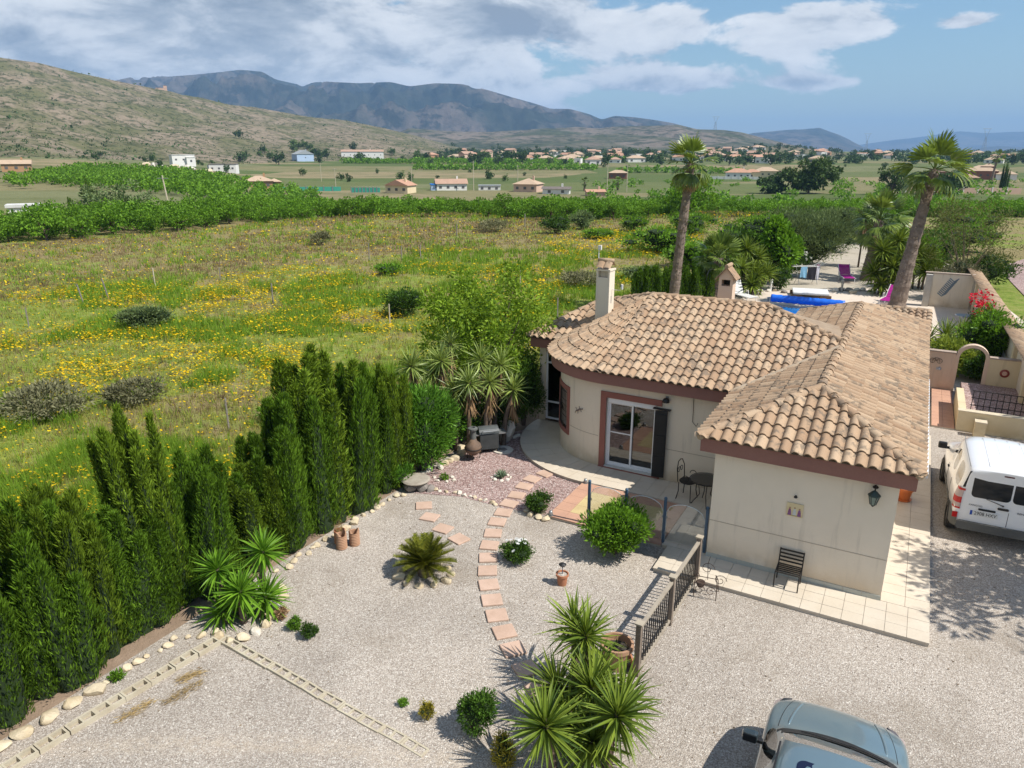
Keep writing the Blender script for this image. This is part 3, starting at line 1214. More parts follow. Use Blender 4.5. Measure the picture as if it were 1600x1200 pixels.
# tall narrow pane in the left wing
pf = frame_rect(-9.46, -8.92, .12, 2.36, 5.44, 5.50, .055)
pf.span(-9.405, -8.975, 5.44, 5.50, 1.86, 1.91)
pf.span(-9.405, -8.975, 5.44, 5.50, .64, .69)
po = pf.build('tall_window', M['white_pvc'], house)
for z0, z1 in ((.175, .64), (.69, 1.86), (1.91, 2.305)):
    MB().span(-9.405, -8.975, 5.47, 5.474, z0, z1).build('pane', M['glass'], po)

# chimneys
def tile_cap(c, wx, zb, parent):
    """little tiled saddle roof of a chimney"""
    m_ = MB()
    for s in (-1, 1):
        for k in range(2):
            pts = []
            for j in range(7):
                t = math.pi * j / 6
                pts.append((math.cos(t) * wx * .25, math.sin(t) * .05))
            cx = c[0] + (k - .5) * wx * .5
            V, F = [], []
            for yy, zz in ((0, zb + .22), (s * .25, zb + .03)):
                for px_, pz in pts:
                    V.append((cx + px_, c[1] + yy, zz + pz))
            F = [(j, j + 1, 8 + j, 7 + j) for j in range(6)]
            m_.add(V, F)
    m_.tube([(c[0] - wx * .52, c[1], zb + .235), (c[0] + wx * .52, c[1], zb + .235)], .06, 8)
    return m_.build('cap_tiles', M['roof_tile'], parent, sm=True)


ch = MB()
cx, cy_ = -7.9, 5.95
ch.span(cx - .20, cx + .20, cy_ - .20, cy_ + .20, 2.85, 4.47)
for dx in (-.17, .17):
    ch.span(cx + dx - .03, cx + dx + .03, cy_ - .2, cy_ + .2, 4.47, 4.66)
ch.span(cx - .14, cx + .14, cy_ - .06, cy_ + .06, 4.47, 4.64)
cho = ch.build('chimney', M['wall'], house, bevel=.008)
MB().span(cx - .22, cx + .22, cy_ - .22, cy_ + .22, 4.655, 4.70).build('chimney_slab', M['wall'], cho)
tile_cap((cx, cy_), .44, 4.69, cho)
MB().box((cx, cy_, 3.03), (.62, .62, .20), M=Matrix.Rotation(.3, 3, 'X') @ Matrix.Rotation(-.1, 3, 'Y')).build('flashing', pmat('lead_mortar', (.36, .28, .20), (.45, .36, .26), 6, .9), cho)
an = MB()
an.tube([(cx - .22, cy_ - .02, 4.3), (cx - .22, cy_ - .02, 5.25)], .012, 6)
an.box((cx - .19, cy_ - .02, 5.27), (.09, .06, .12))
an.tube([(cx + .2, cy_, 4.12), (cx + .46, cy_, 4.12)], .008, 5)
an.box((cx + .50, cy_, 4.22), (.05, .05, .14))
an.build('antenna', M['white'], cho)
c2 = MB()
cx, cy_ = -4.95, 7.9
c2.span(cx - .20, cx + .20, cy_ - .20, cy_ + .20, 3.3, 4.18)
for dx in (-.16, .16):
    c2.span(cx + dx - .04, cx + dx + .04, cy_ - .2, cy_ + .2, 4.18, 4.36)
c2.span(cx - .20, cx + .20, cy_ - .20, cy_ + .20, 4.36, 4.44)
c2.add([(cx - .20, cy_ - .2, 4.44), (cx + .20, cy_ - .2, 4.44), (cx, cy_ - .2, 4.70), (cx - .20, cy_ + .2, 4.44), (cx + .20, cy_ + .2, 4.44), (cx, cy_ + .2, 4.70)],
       [(0, 1, 2), (5, 4, 3), (0, 2, 5, 3), (1, 4, 5, 2), (0, 3, 4, 1)])
c2o = c2.build('chimney', M['pink_wall'], house)
MB().span(cx - .12, cx + .12, cy_ + .1, cy_ + .15, 4.18, 4.36).build('flue_screen', M['iron'], c2o)
k = MB()
for s in (-1, 1):
    k.add([(cx, cy_ - .27, 4.74), (cx, cy_ + .27, 4.74), (cx + s * .30, cy_ + .27, 4.38), (cx + s * .30, cy_ - .27, 4.38),
           (cx, cy_ - .27, 4.70), (cx, cy_ + .27, 4.70), (cx + s * .29, cy_ + .27, 4.35), (cx + s * .29, cy_ - .27, 4.35)],
          [(0, 1, 2, 3), (4, 7, 6, 5), (3, 2, 6, 7), (0, 3, 7, 4), (1, 5, 6, 2)])
k.tube([(cx, cy_ - .28, 4.74), (cx, cy_ + .28, 4.74)], .06, 8)
k.build('cap_tiles', M['roof_tile'], c2o)

# low tiled roof of the back porch
bp = [(-1.55, 13.0, 2.2), (.35, 13.0, 2.2), (.35, 15.4, 2.55), (-1.55, 15.4, 2.55)]
pr_ = MB()
pr_.add([(x, y, z) for x, y, z in bp] + [(x, y, z - .1) for x, y, z in bp], [(0, 1, 2, 3), (7, 6, 5, 4), (0, 4, 5, 1), (1, 5, 6, 2), (2, 6, 7, 3), (3, 7, 4, 0)])
porch = pr_.build('porch_roof', M['fascia'], house)
pp = MB()
for i in range(9):
    for j in range(7):
        A = Matrix.Rotation(math.atan(.35 / 2.4), 4, 'X')
        A.translation = Vector((-1.43 + i * .21, 13.02 + j * .34, 2.21 + j * .34 * .146))
        pp.add([(A @ Vector(v)) for v in TV], [tuple(f) for f in TF])
pp.build('porch_tiles', tile_m, porch)
caps((-1.55, 15.4, 2.57), (.35, 15.4, 2.57))
caps((.35, 13.0, 2.22), (.35, 15.4, 2.57))
MB().span(-1.4, .2, 15.0, 15.25, 0, 2.45).build('porch_wall', M['wall'], house)

# ---- floor of the house terrace: base and tiles
terr = MB()
terr.span(-3.94, .78, -.94, -.001, .0, .055)
terr.span(.001, .78, .001, 9.6, .0, .055)
terr.span(-4.06, -3.151, .001, 3.04, .0, .055)
tb_o = terr.build('terrace', M['tile_grout'], None, loc=(HQ[0], HQ[1], 0), rot=(0, 0, HRZ))
struct(tb_o)


def floor_tiles(x0, x1, y0, y1, nx, ny, z, m, parent, th=.025, gap=.006):
    dx, dy = (x1 - x0) / nx, (y1 - y0) / ny
    me = MB().box((0, 0, 0), (dx - gap, dy - gap, th)).mesh('tile')
    me.materials.append(m if not isinstance(m, list) else m[0])
    if isinstance(m, list):
        mes = []
        for mm in m:
            q = MB().box((0, 0, 0), (dx - gap, dy - gap, th)).mesh('tile')
            q.materials.append(mm)
            mes.append(q)
    for i in range(nx):
        for j in range(ny):
            d = me
            if isinstance(m, list):
                d = mes[1] if (0 < i < nx - 1 and 0 < j < ny - 1) else mes[0]
            link('tile', d, None, parent, loc=(x0 + (i + .5) * dx, y0 + (j + .5) * dy, z + random.uniform(-.0015, .0015)))


floor_tiles(-3.95, .79, -.95, -.002, 14, 3, .068, M['tile_beige'], tb_o)
floor_tiles(.004, .79, .004, 9.6, 2, 28, .068, M['tile_beige'], tb_o)
floor_tiles(-4.07, -3.154, .004, 3.03, 3, 9, .068, M['tile_beige'], tb_o)
# curved walk round the corner
cw = MB()
WO = 3.05
t = np.linspace(R(-8), R(97), 41)
cw.prism([(-4.06, 3.04), (-4.06, 1.95)] + [arcp(WO, a) for a in t] + [(-9.66, 5.39), (-8.58, 5.39)] + [arcp(BR + .002, a) for a in np.linspace(R(90), 0, 25)] + [(-6.6, 3.04)], 0, .07)
walk = cw.build('curved_walk', M['tile_grout'], None, loc=(HQ[0], HQ[1], 0), rot=(0, 0, HRZ))
struct(walk)
tl = MB()
for i in range(10):
    a0, a1 = R(i * 9.6), R((i + 1) * 9.6)
    for rr0, rr1 in ((BR + .01, BR + .37), (BR + .375, BR + .735), (BR + .74, WO + .015)):
        g_ = .006
        q = [arcp(rr1, a0 + g_ / 2), arcp(rr1, (a0 + a1) / 2), arcp(rr1, a1 - g_ / 2), arcp(rr0, a1 - g_ / 2), arcp(rr0, (a0 + a1) / 2), arcp(rr0, a0 + g_ / 2)]
        if max(p[1] for p in q) > 5.38 and min(p[0] for p in q) > -8.6:
            continue
        if a0 >= R(90) and rr0 < BR + .6:
            continue
        MB().prism(q[::-1], .072, .082).build('tile', M['tile_beige'], walk)
floor_tiles(-6.60, -4.07, 1.97, 3.0, 7, 3, .077, M['tile_beige'], walk, .012)
# patio of red and yellow pavers
pa = MB().span(-6.68, -4.08, .0, 1.93, 0, .052)
patio = pa.build('patio', M['tile_grout'], None, loc=(HQ[0], HQ[1], 0), rot=(0, 0, HRZ))
struct(patio)
floor_tiles(-6.70, -4.09, -.02, 1.94, 7, 5, .062, [M['tile_terra'], M['tile_yellow']], patio, .022)

# ============================================================ things in the yard
ORD = ['first', 'second', 'third', 'fourth', 'fifth', 'sixth', 'seventh', 'eighth', 'ninth', 'tenth', 'eleventh', 'twelfth', 'thirteenth', 'fourteenth', 'fifteenth',
       'sixteenth', 'seventeenth', 'eighteenth', 'nineteenth', 'twentieth', 'twenty-first', 'twenty-second', 'twenty-third', 'twenty-fourth', 'twenty-fifth', 'twenty-sixth']


def rock_me(seed, sub=2):
    r = random.Random(seed)
    b = bmesh.new()
    bmesh.ops.create_icosphere(b, subdivisions=sub, radius=1)
    pl = [(Vector((r.gauss(0, 1), r.gauss(0, 1), r.gauss(0, 1))).normalized(), r.uniform(.55, .9)) for _ in range(9)]
    for v in b.verts:
        for n, d in pl:
            k = v.co.dot(n)
            if k > d:
                v.co -= n * (k - d) * .9
        v.co *= 1 + r.uniform(-.03, .03)
    me = bpy.data.meshes.new('rock')
    b.to_mesh(me)
    b.free()
    return me


rocks = {}
for key in ('rock', 'rock_w', 'rock_g'):
    rocks[key] = []
    for k in range(5):
        me = rock_me(k * 7 + len(key))
        me.materials.append(M[key])
        auto(me, .5)
        rocks[key].append(me)


def rock(x, y, s, key, label, group, flat=.7, name='edging_rock', z=0):
    o = link(name, random.choice(rocks[key]), None, None, (x, y, z + s * flat * .42), (random.uniform(-.15, .15), random.uniform(-.15, .15), random.uniform(0, 6.3)),
             (s * random.uniform(.85, 1.25), s * random.uniform(.75, 1.0), s * flat))
    return tag(o, label, 'rock', group)


def along(pts, step, jit=.0):
    out = []
    for (x0, y0), (x1, y1) in zip(pts[:-1], pts[1:]):
        d = math.hypot(x1 - x0, y1 - y0)
        n = max(1, round(d / step))
        for i in range(n):
            t = i / n
            out.append((x0 + (x1 - x0) * t + random.gauss(0, jit), y0 + (y1 - y0) * t + random.gauss(0, jit)))
    return out


for i, (x, y) in enumerate([(-7.03, 7.93), (-6.89, 8.18), (-6.70, 8.50), (-6.52, 8.78), (-6.30, 9.02)]):
    rock(x, y, [.15, .17, .17, .15, .17][i], 'rock', ORD[i] + ' large flat pale rock from the lower left picture edge', 'large rocks at the lower left hedge corner', .55)
for i, (x, y) in enumerate(along([(-6.22, 9.2), (-6.0, 9.66), (-5.59, 10.26), (-5.10, 10.51)], .18, .03)):
    rock(x, y, random.uniform(.05, .095), 'rock', ORD[i]+' small cream rock from the left in the row below the lower hedge', 'small rocks below the lower left hedge', .7)
for x, y in [(-5.05, 10.45), (-4.92, 10.30), (-4.72, 10.22), (-4.52, 10.28), (-4.36, 10.45), (-4.26, 10.66), (-4.22, 10.9), (-4.25, 11.15), (-4.2, 11.45), (-4.3, 11.7)]:
    rock(x, y, random.uniform(.08, .13), random.choice(['rock_w', 'rock', 'rock']), 'pale rock in the ring round the spiky yucca by the hedge', 'rocks round the yucca by the hedge')
for i, (x, y) in enumerate(along([(-4.61, 12.29), (-4.26, 12.83), (-3.91, 13.51), (-3.53, 14.26), (-3.21, 14.79), (-2.76, 15.50), (-2.46, 15.77)], .19, .04)):
    rock(x, y, random.uniform(.06, .125), random.choice(['rock_w', 'rock', 'rock', 'rock', 'rock']), ORD[i]+' cream rock from the left in the row between tall hedge and gravel', 'rocks between the tall hedge and the gravel')
for i, (x, y) in enumerate(along([(-2.15, 15.95), (-1.72, 15.85), (-1.23, 15.70), (-.76, 15.40), (-.22, 15.08)], .15, .02)):
    rock(x, y, random.uniform(.05, .09), random.choice(['rock_w', 'rock', 'rock']), ORD[i]+' small pale rock from the left in the line dividing pink and grey gravel', 'rocks dividing pink and grey gravel')
for i, (x, y) in enumerate(along([(-2.4, 16.5), (-1.9, 17.15), (-1.5, 17.75), (-1.25, 18.25)], .28, .05)):
    rock(x, y, random.uniform(.09, .15), random.choice(['rock_w', 'rock', 'rock']), ORD[i]+' cream rock from the front at the foot of the oleander', 'rocks at the foot of the oleander')
for x, y in along([(-.5, 19.1), (0, 19.3), (.6, 19.5)], .2, .05):
    rock(x, y, random.uniform(.06, .11), 'rock_w', 'small white rock in the shade below the tall yuccas', 'white rocks in the shade below the tall yuccas')
for k in range(11):
    a = k * 2 * math.pi / 11
    rock(-1.68 + .50 * math.cos(a), 12.2 + .40 * math.sin(a), random.uniform(.08, .13), 'rock', 'yellowish rock in the ring round the cycad', 'rocks round the cycad', .8)
for k in range(8):
    a = k * 2 * math.pi / 8
    rock(-.27 + .23 * math.cos(a), 16.6 + .19 * math.sin(a), random.uniform(.045, .075), 'rock_w', 'small white rock in the ring round the agave', 'rocks round the agave')
for x, y in [(-1.95, 16.6), (-1.85, 16.4), (-1.62, 16.35), (-1.45, 16.45), (-1.5, 16.62)]:
    rock(x, y, .06, 'rock_w', 'small white rock round the seedling on pink gravel', 'rocks round the seedling')
for x, y in [(.42, 14.62), (.60, 14.50), (.80, 14.52), (.35, 14.8), (.75, 14.4)]:
    rock(x, y, .10, 'rock', 'rough rock in front of the dark round shrub by the patio', 'rocks by the patio shrub')
rock(-1.35, 18.2, .22, 'rock', 'big angular cream rock beside the clay chimenea', None, .9)
rock(-.15, 19.15, .30, 'rock_w', 'tall upright pale boulder in the shade behind the barbecue', None, 1.5)
# old millstone on dark stones
ms = thing('millstone_table', 'round flat grey stone slab lying on dark boulders by the oleander', 'stone slab', (-2.33, 16.0, 0))
MB().lathe([(.0, .22), (.33, .22), (.35, .25), (.31, .28), (0, .29)], 18).build('slab', pmat('mill', (.36, .32, .26), (.26, .22, .17), 5, .9, .01, 20), ms, bevel=0)
for x, y, s in ((-.12, -.12, .2), (.16, -.1, .19), (.03, .18, .2)):
    link('boulder', random.choice(rocks['rock_g']), None, ms, (x, y, .10), (0, 0, x * 9), (s, s * .9, .14))
rock(-1.98, 15.88, .13, 'rock_g', 'dark grey boulder just right of the round stone slab', None, .9)
# round mosaic stepping ring
mr = thing('stone_ring', 'flat round pale stone ring lying on the gravel behind the chimenea', 'paving ring', (-.25, 18.35, .008))
MB().lathe([(.0, 0), (.28, 0), (.28, .03), (.0, .03)], 20).build('disc', M['rock_w'], mr)
MB().lathe([(.0, .03), (.13, .03), (.11, .045), (0, .045)], 5).build('star', M['rock_g'], mr)

# stepping slabs
slab_me = MB()
slab_me.box((0, 0, 0), (.37, .34, .04))
smo = slab_me.mesh('slab')
b = bmesh.new()
b.from_mesh(smo)
bmesh.ops.bevel(b, geom=b.edges[:], offset=.008, segments=1, affect='EDGES')
b.to_mesh(smo)
b.free()
smo.materials.append(M['step_stone'])
P1 = [(0.85, 16.82), (0.50, 16.50), (0.30, 16.08), (0.11, 15.60), (-0.07, 15.17), (-0.20, 14.74), (-0.33, 14.30), (-0.41, 13.80), (-0.47, 13.30), (-0.48, 12.82), (-0.48, 12.34), (-0.44, 11.86), (-0.37, 11.37), (-0.27, 10.91), (-0.13, 10.45), (0.02, 10.0), (0.22, 9.52), (0.42, 9.08), (.66, 8.66)]
for i, (x, y) in enumerate(P1):
    x2, y2 = P1[min(i + 1, len(P1) - 1)]
    x1, y1 = P1[max(i - 1, 0)]
    a = math.atan2(y2 - y1, x2 - x1) + math.pi / 2
    lb = ORD[i] + ' square terracotta slab of the curved stepping path, counted from the house'
    tag(link('stepping_slab', smo, None, None, (x, y, .018), (random.uniform(-.015, .015), random.uniform(-.015, .015), a + random.uniform(-.08, .08))), lb, 'paving slab', 'stepping slabs of the curved path')
for i, (x, y, a) in enumerate(((-2.04, 15.08, .12), (-1.84, 14.52, -.35), (-1.50, 14.00, -.5), (-1.12, 13.56, -.8))):
    tag(link('stepping_slab', smo, None, None, (x, y, .016), (0, 0, a)), ORD[i] + ' square terracotta slab of the short row behind the cycad, from the left', 'paving slab', 'stepping slabs behind the cycad')

# hollow blocks laid as an edging
def block_me(L, Wd, H, nh):
    m_ = MB()
    t = .028
    m_.span(-L / 2, L / 2, -Wd / 2, -Wd / 2 + t, 0, H)
    m_.span(-L / 2, L / 2, Wd / 2 - t, Wd / 2, 0, H)
    iw = (L - t) / nh
    for k in range(nh + 1):
        x = -L / 2 + k * iw
        m_.span(x, x + t, -Wd / 2 + t, Wd / 2 - t, 0, H - .002)
    m_.span(-L / 2 + t, L / 2 - t, -Wd / 2 + t, Wd / 2 - t, 0, .012)
    me = m_.mesh('block')
    me.materials.append(M['block'])
    return me


bl1 = block_me(.39, .19, .15, 2)
bl2 = block_me(.39, .17, .15, 2)


def block_row(p0, p1, me, label, group, z, skip=()):
    d = Vector((p1[0] - p0[0], p1[1] - p0[1], 0))
    n = int(d.length / .40)
    a = math.atan2(d.y, d.x)
    for i in range(n):
        if i in skip:
            continue
        c = Vector((p0[0], p0[1], 0)) + d.normalized() * (i + .5) * .40
        tag(link('hollow_block', me, None, None, (c.x + random.gauss(0, .006), c.y + random.gauss(0, .006), z(i) if callable(z) else z), (0, random.uniform(-.02, .02), a + random.gauss(0, .015))), ORD[i] + ' ' + label, 'block', group)


block_row((-4.93, 10.20), (-7.0, 7.1), bl1, 'hollow concrete block from the corner in the row parallel to the hedge', 'hollow blocks parallel to the hedge', -.07)
block_row((-4.85, 10.26), (-.85, 7.62), bl2, 'half-buried hollow block from the corner in the row crossing the gravel', 'hollow blocks crossing the gravel', lambda i: -.10 - .0035 * i)
# dry weeds pulled out on the gravel
straw_m = fmat('straw', (.22, .15, .06), (.40, .29, .13), .1)


# ---- railing
rl = thing('railing', 'low brown metal railing with dark balusters standing on the gravel', 'railing')
RP = [Vector((1.95, 9.40, 0)), Vector((2.73, 10.68, 0)), Vector((3.51, 12.0, 0))]
for i, p in enumerate(RP):
    post = MB().box((0, 0, .47), (.085, .085, .94)).build('post', M['wood_dark'], rl, bevel=.006, loc=p, rot=(0, 0, R(59)))
    MB().box((0, 0, .955), (.125, .125, .03)).build('post_cap', pmat('post_cap', (.42, .36, .27), None, 6, .8), post, bevel=.006)
for p, q in zip(RP[:-1], RP[1:]):
    d = (q - p)
    u_ = d.normalized()
    a = math.atan2(d.y, d.x)
    L = d.length - .09
    c = (p + q) / 2
    for z, h in ((.86, .05), (.10, .045)):
        MB().box((0, 0, 0), (L, .06, h)).build('rail', pmat('rail_paint', (.36, .31, .24), (.28, .235, .18), 5, .7) if z > .5 and p is RP[0] else (bpy.data.materials['rail_paint']), rl, bevel=.005, loc=(c.x, c.y, z), rot=(0, 0, a))
    nb_ = 13
    for k in range(nb_):
        t = (k + 1) / (nb_ + 1)
        x = p + u_ * (.045 + L * t)
        MB().box((0, 0, 0), (.018, .018, .735)).build('baluster', M['iron'], rl, loc=(x.x, x.y, .4785))

# ---- glass wind screens between blue posts
gs = thing('glass_screen', 'clear glass wind screen panels between blue posts along the patio edge', 'glass screen', (HQ[0], HQ[1], 0), HRZ)
GX = [-5.76, -4.92, -4.08, -3.22]
for i, x in enumerate(GX):
    po_ = MB().box((x, .10, .55), (.055, .055, 1.0 if i else 1.02)).build('post', M['steel_blue'], gs, bevel=.008)
    MB().lathe([(.0, 0), (.03, 0), (.038, .02), (.03, .05), (0, .06)], 8, (x, .10, 1.05)).build('knob', M['steel_blue'], po_, sm=True)
    MB().box((x, .10, .065), (.12, .12, .012)).build('foot_plate', M['grey_metal'], po_)
    if 0 < i:
        x0 = GX[i - 1] + .035
        x1 = x - .035
        poly = [(x0, .14), (x1, .14)]
        for t in np.linspace(0, 1, 13):
            a = t * math.pi
            px_ = x1 - (x1 - x0) * t
            poly.append((px_, .78 + .24 * math.sin(a) ** .45))
        g_ = MB()
        n = len(poly)
        g_.add([(px_, .096, z) for px_, z in poly] + [(px_, .104, z) for px_, z in poly],
               [tuple(range(n)), tuple(range(2 * n - 1, n - 1, -1))] + [(k, n + k, n + (k + 1) % n, (k + 1) % n) for k in range(n)])
        gp = g_.build('glass_panel', M['clear_glass'], gs)
        ed = MB().tube([(px_, .10, z) for px_, z in poly[1:]] + [(poly[0][0], .10, poly[0][1])], .006, 5)
        ed.build('glass_edge', pmat('glass_edge', (.62, .68, .66), None, 4, .2) if i == 1 else bpy.data.materials['glass_edge'], gp)
        for z in (.3, .66):
            for xx in (GX[i - 1] + .04, x - .04):
                MB().box((xx, .10, z), (.03, .03, .05)).build('clamp', M['grey_metal'], gp)
for x, y in ((-6.64, .03), (-6.62, 1.93)):
    o = thing('post_stub', 'short grey metal post foot at the %s corner of the patio' % ('near left' if y < 1 else 'far left'), 'post foot', (*hw(x, y), .07), HRZ)
    MB().lathe([(0, 0), (.045, 0), (.05, .05), (.035, .11), (0, .12)], 10).build('cap', M['grey_metal'], o, sm=True)
    MB().lathe([(0, -.01), (.065, -.01), (.065, .008), (0, .008)], 12).build('base', M['grey_metal'], o)

# ---- metal garden chair by the front wall
def slat_chair(name, label, loc, rz):
    o = thing(name, label, 'chair', loc, rz)
    for s in (-1, 1):
        MB().tube([(s * .21, .16, 0), (s * .21, .19, .30), (s * .21, .26, .60)], .013, 6).build('leg', M['iron'], o)
        MB().tube([(s * .21, -.19, 0), (s * .21, -.19, .26), (s * .21, -.17, .30), (s * .21, .19, .31)], .013, 6).build('leg', M['iron'], o)
    for k in range(6):
        MB().box((0, -.16 + k * .066, .318), (.42, .034, .012)).build('seat_slat', M['iron'], o)
    for k in range(4):
        t = k / 3
        MB().box((0, .20 + .055 * t, .38 + .20 * t), (.42, .012, .030)).build('back_slat', M['iron'], o)
    return o


slat_chair('garden_chair', 'small black metal slatted chair standing against the front wall', (*hw(-1.56, -.30), .081), HRZ)

# scrolled iron plant stand lying by the railing
ps = thing('plant_stand', 'rusty scrolled iron plant stand on the gravel beside the railing', 'plant stand', (3.57, 11.55, 0), R(-20))


def scroll(c, r, turns, ax, n=20, th0=0):
    pts = []
    for k in range(n):
        t = k / (n - 1)
        a = th0 + t * turns * 2 * math.pi
        rad = r * (1 - .75 * t)
        pts.append(Vector(c) + Vector(ax[0]) * rad * math.cos(a) + Vector(ax[1]) * rad * math.sin(a))
    return pts


X_, Y_, Z_ = (1, 0, 0), (0, 1, 0), (0, 0, 1)
fr_ = MB()
for s in (-1, 1):
    fr_.tube([(s * .2, -.12, 0), (s * .2, -.1, .3), (s * .16, .0, .45), (s * .2, .12, .3), (s * .22, .2, 0)], .008, 5)
    fr_.tube([(-.2, s * .12, .3), (.2, s * .12, .3)], .007, 5)
fr_.build('frame', M['rust'], ps)
for s in (-1, 1):
    MB().tube(scroll((s * .24, .0, .36), .12, 1.3, (X_, Z_)), .006, 5).build('scroll', M['rust'], ps)
    MB().tube(scroll((s * .1, -.14, .18), .10, 1.3, (X_, Z_)), .006, 5).build('scroll', M['rust'], ps)
MB().tube(scroll((0, .1, .5), .13, 1.2, (X_, Z_)), .006, 5).build('scroll', M['rust'], ps)
MB().tube([(.02, .05, .3), (.0, .06, .62), (.03, .06, .78)], .006, 5).build('spike', M['rust'], ps)
MB().lathe([(0, 0), (.06, .02), (.09, .1), (.08, .12), (0, .1)], 10, (-.1, .05, .12)).build('basket', M['rust'], ps)

# wall lantern
ln_ = thing('wall_lantern', 'black and green iron lantern under the right eave of the front wall', 'lantern', (*hw(-.37, 0), 2.02), HRZ)
MB().lathe([(0, 0), (.045, 0), (.05, .02), (.02, .04), (0, .05)], 10, (0, -.02, .22)).build('wall_plate', M['iron'], ln_)
MB().tube([(0, 0, .24), (0, -.06, .29), (0, -.13, .27), (0, -.13, .21)], .012, 6).build('arm', M['iron'], ln_)
MB().lathe([(0, .12), (.105, .115), (.10, .14), (.05, .19), (.025, .21), (0, .22)], 6, (0, -.13, 0)).build('hood', pmat('verdigris', (.02, .035, .032), (.04, .065, .055), 10, .5), ln_)
MB().lathe([(0, -.06), (.045, -.05), (.085, .112), (0, .113)], 6, (0, -.13, 0)).build('lantern_glass', pmat('lantern_glass', (.20, .26, .22), (.14, .18, .16), 8, .15), ln_)
cg = MB()
for k in range(6):
    a = k * math.pi / 3
    cg.tube([(.047 * math.cos(a), -.13 + .047 * math.sin(a), -.055), (.088 * math.cos(a), -.13 + .088 * math.sin(a), .113)], .006, 4)
cg.lathe([(0, -.10), (.012, -.09), (.045, -.055), (0, -.05)], 6, (0, -.13, 0))
cg.build('cage', M['iron'], ln_)

# ceramic plaque with three little figures, generic
pq = thing('ceramic_plaque', 'small cream ceramic wall plaque painted with three small robed figures', 'plaque', (*hw(-1.62, 0), 1.36), HRZ)
MB().span(-.145, .145, -.022, -.002, 0, .265).build('panel', pmat('plaque_glaze', (.66, .56, .34), (.60, .47, .26), 9, .35, fine=.08), pq, bevel=.004)
fig = [(-.085, (.30, .05, .06), (.14, .12, .33)), (0., (.62, .62, .55), (.45, .48, .50)), (.085, (.28, .05, .08), (.16, .14, .38))]
for i, (fx, c1, c2) in enumerate(fig):
    zb = .03 if i == 1 else .02
    rb = MB().lathe([(0, 0), (.034, 0), (.026, .07), (.016, .125), (0, .13)], 8)
    rb.v = [(x + fx, y * .12 - .025, z + zb) for x, y, z in rb.v]
    rb.build('robe', pmat('robe%d' % i, c1, c2, 30, .4), pq)
    hd = MB().lathe([(0, -.016), (.012, -.011), (.016, 0), (.012, .011), (0, .016)], 8)
    hd.v = [(x + fx, y * .2 - .026, z + zb + .145) for x, y, z in hd.v]
    hd.build('head', pmat('skin%d' % i, (.45, .27, .15), (.28, .15, .07), 40, .4), pq)
MB().span(-.12, .12, -.0235, -.022, .012, .03).build('ground_band', pmat('pq_green', (.30, .30, .12), (.40, .30, .12), 20, .4), pq)
wl = thing('spot_lamp', 'tiny black half-round lamp just above the ceramic plaque', 'lamp', (*hw(-1.63, 0), 1.755), HRZ)
MB().span(-.014, .014, -.03, -.002, 0, .03).build('bracket', M['iron'], wl)
MB().lathe([(0, -.015), (.032, -.012), (.030, .012), (0, .02)], 10, (0, -.045, .012)).build('shade', M['black'], wl, sm=True)
# lamp and cable on the patio wall
wl = thing('wall_lamp', 'black dome lamp on the wall above the folded door shutter', 'lamp', (*hw(-5.05, 3.05), 2.12), HRZ)
MB().lathe([(0, 0), (.085, 0), (.085, .04), (.06, .09), (0, .11)], 12, (0, -.10, 0)).build('dome', M['black'], wl, sm=True)
MB().span(-.03, .03, -.04, -.002, .0, .12).build('bracket', M['grey_metal'], wl)
MB().lathe([(0, -.03), (.035, -.02), (.045, 0), (0, 0)], 10, (0, -.10, -.001)).build('bulb', M['white'], wl, sm=True)
tag(MB().tube([(*hw(-4.42, 3.03), 2.38), (*hw(-4.40, 3.02), 2.0), (*hw(-4.40, 3.02), 1.72), (*hw(-4.30, 3.01), 1.62), (*hw(-4.26, 2.98), 1.72)], .007, 5).build('hanging_cable', M['black']),
    'thin dark cable hanging down the patio wall with a hooked end', 'cable')
# gecko ornament on the rounded wall
th = R(24)
gx_, gy_ = arcp(BR + .012, th)
gk = thing('gecko_ornament', 'grey metal gecko ornament fixed on the rounded wall left of the door', 'ornament', (*hw(gx_, gy_), 1.42), HRZ - th)
MB().tube([(-.13, 0, -.10), (-.09, 0, -.03), (-.02, 0, .0), (.05, 0, .05), (.11, 0, .07)], [.006, .014, .024, .022, .012], 6).build('body', pmat('gecko', (.26, .21, .17), (.18, .13, .12), 12, .6), gk, sm=True)
MB().tube([(.10, 0, .065), (.14, 0, .08), (.165, 0, .08)], [.014, .02, .006], 6).build('head', bpy.data.materials['gecko'], gk, sm=True)
for a_, b_, c_, d_ in ((.06, .05, .10, -.02), (.03, .04, .02, .12), (-.04, -.01, -.02, -.09), (-.06, -.02, -.11, .06)):
    MB().tube([(a_, 0, b_), ((a_ + c_) / 2 + .01, 0, (b_ + d_) / 2), (c_, 0, d_)], [.008, .007, .009], 5).build('foot', bpy.data.materials['gecko'], gk)

# patio table and wrought iron chair
tb2 = thing('patio_table', 'round glass-topped black iron table in the shaded patio corner', 'table', (*hw(-3.78, 2.22), .081), HRZ)
MB().lathe([(0, .62), (.36, .62), (.36, .63), (0, .63)], 24).build('table_top', M['clear_glass'], tb2)
MB().tube([(.36 * math.cos(a), .36 * math.sin(a), .615) for a in np.linspace(0, 2 * math.pi, 25)], .013, 6).build('rim', M['iron'], tb2)
for k in range(4):
    a = k * math.pi / 2 + .4
    c_, s_ = math.cos(a), math.sin(a)
    MB().tube([(.30 * c_, .30 * s_, 0), (.12 * c_, .12 * s_, .25), (.16 * c_, .16 * s_, .5), (.33 * c_, .33 * s_, .61)], .01, 5).build('leg', M['iron'], tb2)
ic = thing('iron_chair', 'ornate black wrought iron chair beside the round patio table', 'chair', (*hw(-4.22, 2.32), .081), HRZ + R(80))
